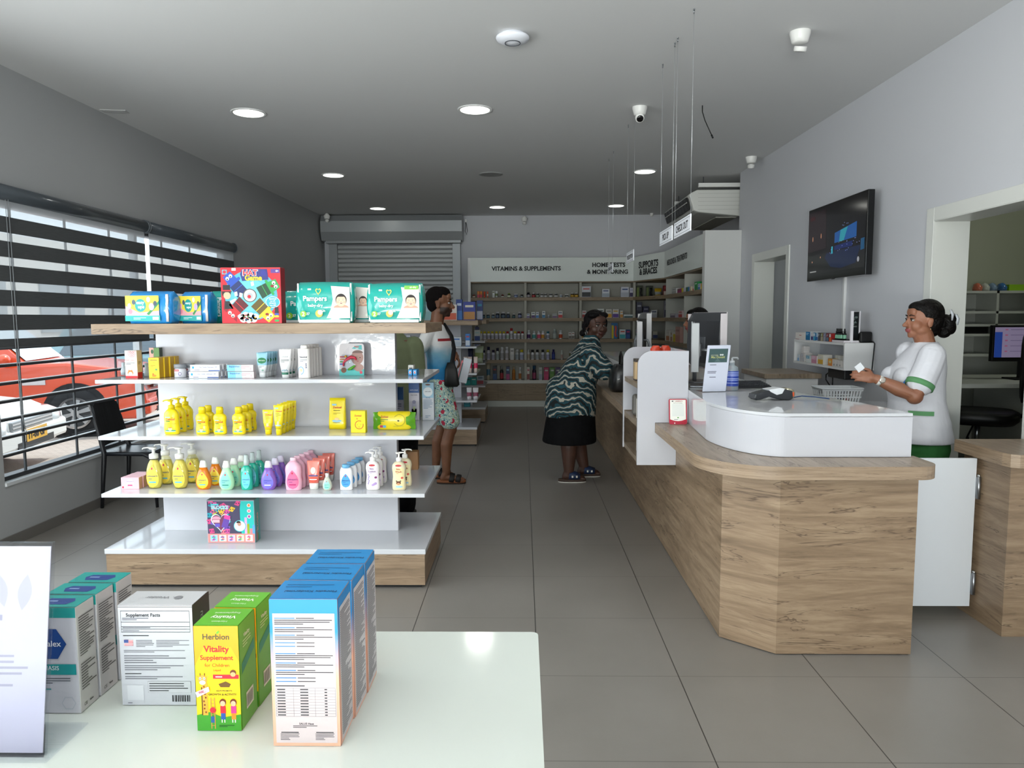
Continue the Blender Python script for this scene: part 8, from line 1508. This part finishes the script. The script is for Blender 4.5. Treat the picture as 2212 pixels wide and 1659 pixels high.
b = Blob(); b.X = HM @ Matrix.Scale(1.12, 4); b.ell((0, .030, .050), (.0785, .094, .092)); b.ell((0, .052, .0), (.073, .062, .075)); b.ell((.0, -.01, .085), (.062, .075, .055)); b.skin('hair', t, [cloth('short_black_hair', '0c0a0a', '171212', .9, 90)], .005, 2)
k = NT('ombre_shirt', .75); sx = k.n('ShaderNodeSeparateXYZ'); v = k.coords(); k.l(v, sx.inputs[0]); nz = k.n('ShaderNodeTexNoise'); nz.inputs['Scale'].default_value = 7; nz.inputs['Detail'].default_value = 5; k.l(v, nz.inputs[0])
f = k.math('ADD', sx.outputs[2], k.math('MULTIPLY', k.math('SUBTRACT', nz.outputs[0], .5), .12)); mr = k.n('ShaderNodeMapRange'); mr.inputs[1].default_value = .95; mr.inputs[2].default_value = 1.45; k.l(f, mr.inputs[0])
col = k.ramp(mr.outputs[0], [(0, '0f6aa0'), (.28, '1f7aa8'), (.48, '7aa8bc'), (.66, 'dfe0e0'), (1, 'e6e4e2')])
red = k.math('MULTIPLY', k.math('COMPARE', sx.outputs[2], 1.325, .012), k.math('LESS_THAN', sx.outputs[1], -.03)); k.color(k.mix(k.math('MULTIPLY', red, k.math('LESS_THAN', sx.outputs[0], .12)), col, '9a1c24')); SHIRT = k; k.bump(nz.outputs[0], .4, .03)
b = Blob(); b.loft([(.905, 0, -.03, .172, .128), (1.0, 0, -.04, .170, .130), (1.15, 0, -.035, .172, .130), (1.30, 0, -.008, .195, .135), (1.40, 0, .02, .195, .11), (1.455, 0, .02, .12, .085), (1.475, 0, .02, .08, .07)], BLACK, 28)
b.cap([sh_r+V(.01, 0, -.01), sh_r.lerp(el_r, .55)], [.062, .060]); b.cap([sh_l, sh_l.lerp(el_l, .55)], [.062, .060]); b.skin('shirt', t, [k.m], .006, 3)
k = NT('floral_shorts', .8); v = k.coords((1, 1, 1)); vo = k.n('ShaderNodeTexVoronoi'); vo.inputs['Scale'].default_value = 15; k.l(v, vo.inputs[0]); n1 = k.n('ShaderNodeTexNoise'); n1.inputs['Scale'].default_value = 26; n1.inputs['Detail'].default_value = 2; n1.inputs['Distortion'].default_value = 3; k.l(v, n1.inputs[0])
base = k.ramp(n1.outputs[0], [(.30, '2e5a68'), (.40, '9fc0bc'), (.52, 'd8dcc8'), (.60, '6a8a5a'), (.70, 'd6d8b8')], 'CONSTANT'); n2 = k.n('ShaderNodeTexNoise'); n2.inputs['Scale'].default_value = 10; k.l(v, n2.inputs[0])
k.color(k.mix(k.math('MULTIPLY', k.math('LESS_THAN', vo.outputs['Distance'], .36), k.math('GREATER_THAN', n2.outputs[0], .53)), base, 'b02440'))
b = Blob(); b.loft([(.86, 0, -.03, .155, .118), (.98, 0, -.035, .158, .118)], BLACK, 24); b.ell((0, -.02, .88), (.165, .128, .10))
for h_, k_ in zip(hp, kn): b.cap([h_, k_+V(0, 0, .085)], [.112, .094])
b.skin('shorts', t, [k.m], .006, 2)
for a_ in an:
    x, y = a_.x, a_.y; b = MB(); b.loft([(.0, x, y-.045, .048, .135, 2.6), (.012, x, y-.045, .050, .137, 2.6)], S('2a1c14', .7), 24); b.loft([(.012, x, y-.045, .049, .136, 2.6), (.030, x, y-.045, .047, .134, 2.6)], S('8a5230', .7), 24); sd_ = b.build('sandal', t)
    for yy, zz_ in ((-.055, .075), (-.115, .062)):
        b = MB(); b.tube([(x-.050, y+yy+.006, .02), (x-.046, y+yy, .058), (x, y+yy-.004, zz_+.016), (x+.046, y+yy, .058), (x+.050, y+yy+.006, .02)], [(.006, .023)]*5, S('1c1715', .6), 12, flat=(0, 1, 0)); b.build('strap', sd_)
tag(None, '', '') if 0 else None
b = MB(); pts = [(.13, .085, 1.40), (.10, .03, 1.475), (.06, -.06, 1.47), (.0, -.135, 1.36), (-.06, -.165, 1.24), (-.11, -.150, 1.12), (-.13, -.14, 1.02)]
b.tube(pts, [(.022, .005)]*7, BLACK, 10, flat=(0, 1, 0)); b.tube([(-.10, .11, 1.42), (-.04, .13, 1.43), (.13, .085, 1.40)], [(.02, .005)]*3, BLACK, 10); st_ = b
b.X = Matrix(); b.loft([(.90, -.17, -.15, .018, .05, 3.5), (.92, -.17, -.15, .030, .07, 3.5), (1.06, -.165, -.145, .028, .055, 3.5), (1.12, -.15, -.14, .012, .03, 3)], BLACK, 24); o = b.build('shoulder_bag', None, t.location, (0, 0, PI/2)); tag(o, 'black cross-body bag worn by the man in floral shorts', 'bag')
b = MB(); b.X = Matrix.Translation((-.565, 6.66, .93)) @ Matrix.Rotation(.25, 4, 'Y'); b.box(-.035, .04, -.01, .01, .0, .23, S('c8ccd4', .6), .006); b.box(-.052, -.035, -.008, .006, .01, .2, S('d87a80', .6), .003); b.box(-.04, -.03, -.012, .006, .02, .18, S('5a7a7c', .6), .003); tag(b.build('paper_pack'), 'white and pink paper packs held in front by the man', 'packet')
# ============ woman leaning on the counter
t = thing('person', 'woman in teal and white patterned blouse and long black skirt leaning on the counter', 'person', (.495, 6.80, 0), PI/2)
SKW = skin_mat('woman_skin', '40281e', '4b3025'); HM = Matrix.Translation((0, -.185, 1.445)) @ rotz(-PI/2+.42) @ Matrix.Rotation(.04, 4, 'X')
sh_r, el_r, wr_r = V(-.19, -.11, 1.20), V(-.23, -.24, 1.03), V(-.13, -.36, .985); sh_l, el_l, wr_l = V(.19, -.14, 1.20), V(.20, -.30, 1.0), V(.08, -.40, 1.02)
b = Blob(); head(b, HM, 1.06, 1.16, 1.35, .008)
b.cap([(0, -.10, 1.20), (0, -.14, 1.30), (0, -.175, 1.39)], [.09, .068, .066]); b.loft([(.75, 0, .0, .20, .18), (.95, 0, -.02, .19, .17), (1.10, 0, -.07, .18, .15), (1.22, 0, -.11, .16, .10)], BLACK, 24)
for a in ((sh_r, el_r, wr_r), (sh_l, el_l, wr_l)): b.cap(list(a), [.072, .058, .034]); b.cap([a[1], a[1].lerp(a[2], .5)], [.056, .048])
hand(b, wr_r, V(.35, -.5, -.15), V(0, 0, -1), 1, .4); hand(b, wr_l, V(-.2, -.5, .0), V(0, 0, -1), -1, .4)
an = [V(-.12, .075, .10), V(.12, -.085, .10)]
for h_, k_, a_ in ((V(-.11, .02, .80), V(-.12, .04, .48), an[0]), (V(.11, 0, .80), V(.12, -.02, .48), an[1])):
    b.cap([h_, k_, k_.lerp(a_, .4)+V(0, .02, 0), a_], [.13, .085, .080, .048]); b.cap([a_, a_+V(0, .03, -.05)], [.046, .036]); b.cap([a_+V(0, .02, -.04), a_+V(0, -.06, -.05), a_+V(0, -.12, -.062)], [.040, .036, .024])
    for q in range(5): b.cap([a_+V(-.034+.016*q, -.115, -.064), a_+V(-.037+.0175*q, -.145, -.066)], [.011, .0095])
b.skin('body', t, [SKW, S('4a2622', .4)], .0055, 5, lips_beard(), HM @ Matrix.Scale(1.06, 4)); face_parts(t, HM, 1.06, '120a08', '0a0707', 1.1)
b = Blob(); b.X = HM @ Matrix.Scale(1.06, 4); b.ell((0, .035, .052), (.098, .100, .090)); b.ell((0, .065, -.01), (.102, .080, .085)); b.ell((0, .095, -.055), (.085, .055, .055)); b.ell((.045, -.022, .092), (.05, .052, .030)); b.ell((-.045, -.020, .092), (.055, .052, .030)); b.ell((.094, .012, .02), (.016, .028, .05)); b.ell((-.094, .012, .03), (.016, .03, .05)); b.ell((-.08, .10, -.07), (.03, .035, .03)); b.skin('hair', t, [cloth('bobbed_black_hair', '080708', '131012', .55, 60)], .005, 2)
b = MB(); b.X = HM @ Matrix.Scale(1.06, 4); b.tube([(-.092+.0, .018+.016*math.sin(a), -.058+.020*math.cos(a)) for a in [2*PI*i/14 for i in range(15)]], .0028, S('c8c8c8', .2, metal=1), 6, caps=False); b.build('earring', t)
b = MB(); b.X = HM @ Matrix.Scale(1.06, 4); b.tube([(.092+.0, .018+.016*math.sin(a), -.058+.020*math.cos(a)) for a in [2*PI*i/14 for i in range(15)]], .0028, S('c8c8c8', .2, metal=1), 6, caps=False); b.build('earring', t)
k = NT('zebra_wave_blouse', .8); v = k.coords((1, 1, 1), rot=(.3, .9, .4)); n0 = k.n('ShaderNodeTexNoise'); n0.inputs['Scale'].default_value = 3.0; n0.inputs['Detail'].default_value = 2; n0.inputs['Distortion'].default_value = .5; k.l(v, n0.inputs[0])
wv = k.n('ShaderNodeTexWave'); wv.inputs['Scale'].default_value = 5.5; wv.inputs['Distortion'].default_value = 9; wv.inputs['Detail'].default_value = 2; wv.inputs['Detail Scale'].default_value = 1.4; k.l(v, wv.inputs[0])
k.color(k.ramp(wv.outputs[0], [(0, '071012'), (.16, '0f3f4a'), (.58, '124450'), (.72, '081216'), (.84, 'a5a296')], 'CONSTANT')); k.bump(n0.outputs[0], .5, .05)
b = Blob(); b.loft([(.60, .0, .055, .235, .235), (.66, 0, .06, .245, .243), (.80, 0, .045, .25, .235), (.90, 0, .03, .24, .215), (.97, 0, -.005, .235, .205), (1.08, 0, -.06, .23, .185), (1.20, 0, -.10, .215, .14), (1.28, 0, -.115, .15, .105), (1.335, 0, -.135, .095, .08), (1.36, 0, -.145, .08, .07)], BLACK, 30)
b.ell((0, .13, .84), (.21, .16, .16)); b.ell((0, -.16, 1.08), (.19, .12, .11)); b.cap([sh_r+V(0, 0, -.02), el_r+V(0, .01, .02)], [.105, .098]); b.cap([sh_l+V(0, 0, -.02), el_l+V(0, .02, .02)], [.105, .095]); b.cap([V(.12, .12, .66), V(.15, .13, .58)], [.05, .02]); b.cap([V(-.12, .16, .66), V(-.16, .19, .56)], [.05, .02])
b.skin('blouse', t, [k.m], .0065, 3)
b = Blob(); b.loft([(.36, 0, .065, .265, .25), (.37, 0, .065, .27, .255), (.55, 0, .055, .25, .235), (.80, 0, .035, .22, .20)], BLACK, 34); b.skin('skirt', t, [cloth('black_skirt_cloth', '0a0a0c', '101012')], .0075, 2)
for a_ in an:
    x, y = a_.x, a_.y; b = MB(); b.loft([(.0, x, y-.03, .05, .13, 2.6), (.008, x, y-.03, .052, .132, 2.6)], S('cfcac4', .6), 24); b.loft([(.008, x, y-.03, .051, .131, 2.6), (.028, x, y-.03, .048, .128, 2.6)], S('3a2a22', .7), 24); sd_ = b.build('sandal', t)
    b = MB(); b.tube([(x, y-.00, .066), (x, y-.05, .060), (x, y-.10, .050)], [(.058, .044), (.058, .040), (.053, .032)], S('1c2c4a', .5), 16); b.build('strap', sd_)
    for yy in (-.03, -.07):
        b = MB(); b.box(x-.066, x-.05, y+yy-.008, y+yy+.008, .05, .07, S('c8c4b8', .3, metal=.6), .002); b.build('buckle', sd_)
b = MB(); b.X = Matrix.Translation((.85, 6.36, CZ+.001)); b.loft([(0, 0, 0, .085, .13, 4), (.03, 0, 0, .10, .15, 4), (.17, 0, 0, .09, .14, 4), (.23, 0, 0, .05, .12, 4)], S('0d0d0f', .35, coat=.3), 28, 4); b.tube([(0, -.08, .2), (0, -.07, .30), (0, .0, .34), (0, .07, .30), (0, .08, .2)], .009, BLACK, 8); tag(b.build('handbag'), 'black leather handbag on the counter under the woman\'s arm', 'bag')
# ============ staff woman in white tunic (faces -x)
t = thing('person', 'staff woman in white tunic with green trim and hair clip, seen in profile at right', 'person', (2.315, 4.33, 0), -PI/2)
SKN = skin_mat('nurse_skin', '8a5a44', '96654c'); HM = Matrix.Translation((0, .025, 1.492)) @ Matrix.Rotation(-.04, 4, 'X')
sh_l, el_l, wr_l = V(.155, .015, 1.30), V(.20, -.105, 1.07), V(.15, -.30, 1.165); sh_r, el_r, wr_r = V(-.155, .03, 1.30), V(-.235, .15, 1.07), V(-.18, .05, .90)
b = Blob(); head(b, HM, .92, .98, 1.1, .002)
b.cap([(0, .055, 1.30), (0, .045, 1.38), (0, .02, 1.45)], [.07, .054, .058]); b.loft([(.84, 0, .03, .15, .13), (1.0, 0, .02, .145, .13), (1.15, 0, .01, .16, .13), (1.28, 0, .035, .16, .10), (1.34, 0, .045, .10, .06)], BLACK, 24)
b.cap([sh_l, sh_l.lerp(el_l, .5), el_l, el_l.lerp(wr_l, .4), wr_l], [.052, .052, .047, .043, .027]); b.cap([sh_r, el_r, wr_r], [.050, .044, .027])
hand(b, wr_l, V(-.04, -.30, .06), V(-1, .0, -.3), -1, .42, .06, .92); hand(b, wr_r, V(.05, -.1, -.4), V(1, 0, 0), 1, .4, .1, .92)
for s_ in (-1, 1):
    b.cap([V(s_*.08, .04, .78), V(s_*.09, .035, .45), V(s_*.085, .05, .30), V(s_*.085, .04, .09)], [.08, .056, .054, .04]); b.cap([V(s_*.085, .05, .06), V(s_*.085, -.10, .035)], [.036, .026])
    for q in range(5): b.cap([V(s_*.085-.03+.015*q, -.10, .028), V(s_*.085-.03+.015*q, -.135, .022)], [.011, .009])
b.skin('body', t, [SKN, S('8a4444', .4)], .0045, 5, lips_beard(), HM @ Matrix.Scale(.92, 4)); face_parts(t, HM, .92, '1a0f0a', '1c1210')
HAIRN = cloth('sleek_black_hair', '0a090a', '15110f', .45, 50)
b = Blob(); b.X = HM @ Matrix.Scale(.92, 4); b.ell((0, .034, .052), (.082, .100, .092)); b.ell((0, .058, .0), (.076, .072, .078)); b.ell((0, -.018, .085), (.060, .070, .042)); b.ell((0, .07, -.05), (.050, .045, .05)); b.skin('hair', t, [HAIRN], .0045, 2)
b = Blob(); b.X = HM @ Matrix.Scale(.92, 4); b.ell((0, .165, -.015), (.045, .045, .070), Matrix.Rotation(.5, 4, 'X')); b.ell((0, .145, -.065), (.045, .040, .038)); b.ell((0, .19, .02), (.030, .022, .04)); b.ell((0, .125, -.01), (.04, .04, .04)); b.skin('hair_bun', t, [HAIRN], .0045, 1)
for y0, z0, k_ in ((.142, .045, 0), (.175, .02, 1)):
    b = MB(); b.X = HM; b.tube([(.035, y0, z0+.025), (.046, y0+.008, z0), (.040, y0+.010, z0-.035)], [(.010, .006), (.014, .006), (.006, .004)], S('c8ccd4', .15, coat=1), 10); b.build('hair_clip', t)
TUN = cloth('white_tunic', 'cdcdd3', 'd8d8de', .8, 5)
b = Blob(); b.loft([(.785, 0, .035, .198, .185), (.80, 0, .035, .198, .185), (.92, 0, .025, .180, .165), (1.03, 0, .015, .168, .148), (1.13, 0, .0, .175, .155), (1.22, 0, .015, .175, .140), (1.29, 0, .04, .16, .105), (1.335, 0, .05, .115, .078), (1.37, 0, .055, .078, .060)], BLACK, 34)
b.ell((.07, -.10, 1.16), (.07, .06, .065)); b.ell((-.07, -.10, 1.16), (.07, .06, .065)); b.ell((0, .10, .88), (.15, .10, .10)); b.cap([sh_l+V(-.012, 0, -.002), sh_l.lerp(el_l, .3), sh_l.lerp(el_l, .68)], [.073, .074, .075]); b.cap([sh_r+V(.012, 0, -.002), sh_r.lerp(el_r, .6)], [.072, .072]); b.skin('tunic', t, [TUN], .0055, 3)
GRT = S('5a9060', .8)
q = sh_l.lerp(el_l, .72); d0 = (el_l-sh_l).normalized(); b = MB(); b.tube([q-d0*.014, q+d0*.016], [.0765, .0755], GRT, 28); b.build('sleeve_trim', t)
q = sh_r.lerp(el_r, .64); d0 = (el_r-sh_r).normalized(); b = MB(); b.tube([q-d0*.014, q+d0*.016], [.073, .072], GRT, 28); b.build('sleeve_trim', t)
b = MB(); f_ = lambda y: .183*math.sqrt(max(.02, 1-((y-.025)/.17)**2)); ys = [-.10+.013*i for i in range(10)]
b.raw([(f_(y)+.006, y, z) for y in ys for z in (.955, .98)], [(2*i, 2*i+2, 2*i+3, 2*i+1) for i in range(9)], GRT, True); b.build('pocket_trim', t)
b = Blob(); b.loft([(.66, 0, .045, .17, .14), (.74, 0, .045, .178, .158), (.83, 0, .04, .172, .152)], BLACK, 24)
for s_ in (-1, 1): b.cap([V(s_*.088, .045, .80), V(s_*.09, .04, .45), V(s_*.087, .05, .10)], [.095, .085, .06])
b.skin('trousers', t, [cloth('green_trousers', '37703c', '3f7a44')], .0065, 2)
for s_ in (-1, 1):
    b = MB(); b.loft([(0, s_*.085, -.045, .048, .125, 2.6), (.02, s_*.085, -.045, .048, .125, 2.6), (.055, s_*.085, -.02, .042, .095, 2.6), (.075, s_*.085, .02, .036, .055, 2.4)], S('d8d8d8', .5), 24); b.build('shoe', t)
d0 = (wr_l-el_l).normalized(); b = MB(); b.tube([wr_l-d0*.030, wr_l-d0*.012], [.0305, .0300], S('d8d6d0', .4), 24); wt = b.build('watch_strap', t)
b = MB(); c_ = wr_l-d0*.021+V(.031, .0, .004); b.X = Matrix.Translation(c_) @ Matrix.Rotation(PI/2, 4, 'Y'); b.lathe([(.017, -.003), (.018, .004), (.015, .006), (0, .006)], S('d8cfc4', .2, metal=.8), 24); b.build('watch_face', wt)
b = MB(); b.X = HM; b.ball((.078, .012, -.045), .0035, S('d8c8a0', .2, metal=1), 8); b.build('earring', t)
b = MB(); b.X = Matrix.Translation((1.905, 4.165, 1.225)) @ Matrix.Rotation(.9, 4, 'Y'); b.box(-.022, .02, -.0006, .0006, -.012, .03, S('e4e6ea', .5)); tag(b.build('receipt'), 'small white slip held in the staff woman\'s raised hand', 'paper')
b = MB(); b.tube([(2.20, 4.19, 1.17), (2.175, 4.18, 1.145), (2.16, 4.18, 1.12)], .004, S('3a78c0', .4), 8); tag(b.build('pen'), 'blue pen at the staff woman\'s chest', 'pen')
# ============ person in olive shirt behind the gondola
t = thing('person', 'person in loose olive shirt and black trousers, mostly hidden behind the nearest gondola', 'person', (-.985, 5.42, 0), PI*.95); t.scale = (1.02, 1.02, 1.09)
b = Blob(); HM = Matrix.Translation((0, -.02, 1.455)); head(b, HM, .98); b.cap([(0, .02, 1.25), (0, .0, 1.38)], [.07, .058]); b.loft([(.80, 0, 0, .17, .13), (1.1, 0, 0, .16, .12), (1.25, 0, .01, .16, .09)], BLACK, 20)
arms = ((V(.17, 0, 1.20), V(.20, .02, .97), V(.20, -.10, .78)), (V(-.17, 0, 1.20), V(-.20, .02, .97), V(-.20, -.10, .78)))
for i, a in enumerate(arms): b.cap(list(a), [.055, .045, .028]); hand(b, a[2], V(0, -.1, -.4), V(-1 if i == 0 else 1, 0, 0), 1 if i == 0 else -1)
for s_ in (-1, 1): b.cap([V(s_*.09, 0, .80), V(s_*.09, 0, .45), V(s_*.09, .01, .09)], [.10, .06, .04]); b.cap([V(s_*.09, .02, .05), V(s_*.09, -.13, .03)], [.035, .024])
b.skin('body', t, [skin_mat('olive_person_skin', '6a4432', '744c38'), S('6a3a30', .4)], .007, 4, lips_beard(), HM @ Matrix.Scale(.98, 4)); face_parts(t, HM, .98, '1a0f0a', '14100e')
b = Blob(); b.X = HM; b.ell((0, .03, .05), (.084, .10, .09)); b.ell((0, .055, -.01), (.08, .07, .08)); b.skin('hair', t, [HAIRN], .006, 2)
b = Blob(); b.loft([(.70, 0, 0, .235, .20), (.72, 0, 0, .24, .205), (1.0, 0, 0, .215, .175), (1.20, 0, .01, .185, .125), (1.30, 0, .02, .09, .07)], BLACK, 28)
for a in arms: b.cap([a[0], a[1], a[1].lerp(a[2], .6)], [.075, .068, .058])
b.skin('shirt', t, [cloth('olive_shirt_cloth', '6c7458', '7a8265', .85, 6)], .007, 3)
b = Blob(); b.ell((0, 0, .80), (.17, .14, .10)); [b.cap([V(s_*.09, 0, .78), V(s_*.09, .0, .10)], [.115, .075]) for s_ in (-1, 1)]; b.skin('trousers', t, [cloth('black_trousers', '0b0b0d', '121214')], .008, 2)
for s_ in (-1, 1): b = MB(); b.loft([(0, s_*.09, -.05, .046, .13, 2.6), (.03, s_*.09, -.05, .046, .13, 2.6), (.07, s_*.09, .0, .04, .07, 2.4)], BLACK, 20); b.build('shoe', t)
# ============ colleague behind the monitors
t = thing('person', 'staff member with tied dark hair, mostly hidden behind the checkout monitors', 'person', (1.82, 6.95, 0), -PI/2)
b = Blob(); HM = Matrix.Translation((0, -.19, 1.475)); head(b, HM, .98); b.cap([(0, .0, 1.26), (0, -.15, 1.40)], [.068, .056]); b.loft([(.80, 0, 0, .16, .13), (1.1, 0, -.02, .155, .12), (1.26, 0, .01, .16, .09)], BLACK, 20)
arms = ((V(.17, 0, 1.24), V(.22, -.06, 1.03), V(.16, -.24, 1.14)), (V(-.17, 0, 1.24), V(-.22, -.06, 1.03), V(-.16, -.24, 1.14)))
for i, a in enumerate(arms): b.cap(list(a), [.055, .045, .028]); hand(b, a[2], V(0, -.4, .0), V(0, 0, -1), 1 if i else -1)
for s_ in (-1, 1): b.cap([V(s_*.09, 0, .80), V(s_*.09, 0, .45), V(s_*.09, .01, .09)], [.10, .06, .04]); b.cap([V(s_*.09, .02, .05), V(s_*.09, -.13, .03)], [.035, .024])
b.skin('body', t, [SKN, S('8a4444', .4)], .0065, 4, lips_beard(), HM @ Matrix.Scale(.98, 4)); face_parts(t, HM, .98, '1a0f0a', '14100e')
b = Blob(); b.X = HM; b.ell((0, .03, .05), (.084, .10, .092)); b.ell((0, .06, -.01), (.08, .07, .08)); b.ell((0, -.01, .085), (.06, .075, .04)); b.skin('hair', t, [HAIRN], .006, 2)
b = Blob(); b.loft([(.74, 0, 0, .19, .16), (1.0, 0, -.01, .175, .145), (1.22, 0, .01, .175, .11), (1.31, 0, .02, .08, .065)], BLACK, 28)
for a in arms: b.cap([a[0], a[0].lerp(a[1], .7)], [.072, .07])
b.skin('tunic', t, [TUN], .007, 3)
b = Blob(); b.ell((0, 0, .80), (.165, .14, .10)); [b.cap([V(s_*.09, 0, .78), V(s_*.09, .0, .10)], [.115, .07]) for s_ in (-1, 1)]; b.skin('trousers', t, [cloth('green_trousers_far', '2f6a38', '3a743f')], .008, 2)
for s_ in (-1, 1): b = MB(); b.loft([(0, s_*.09, -.05, .046, .13, 2.6), (.03, s_*.09, -.05, .046, .13, 2.6), (.07, s_*.09, .0, .04, .07, 2.4)], S('d8d8d8', .5), 20); b.build('shoe', t)
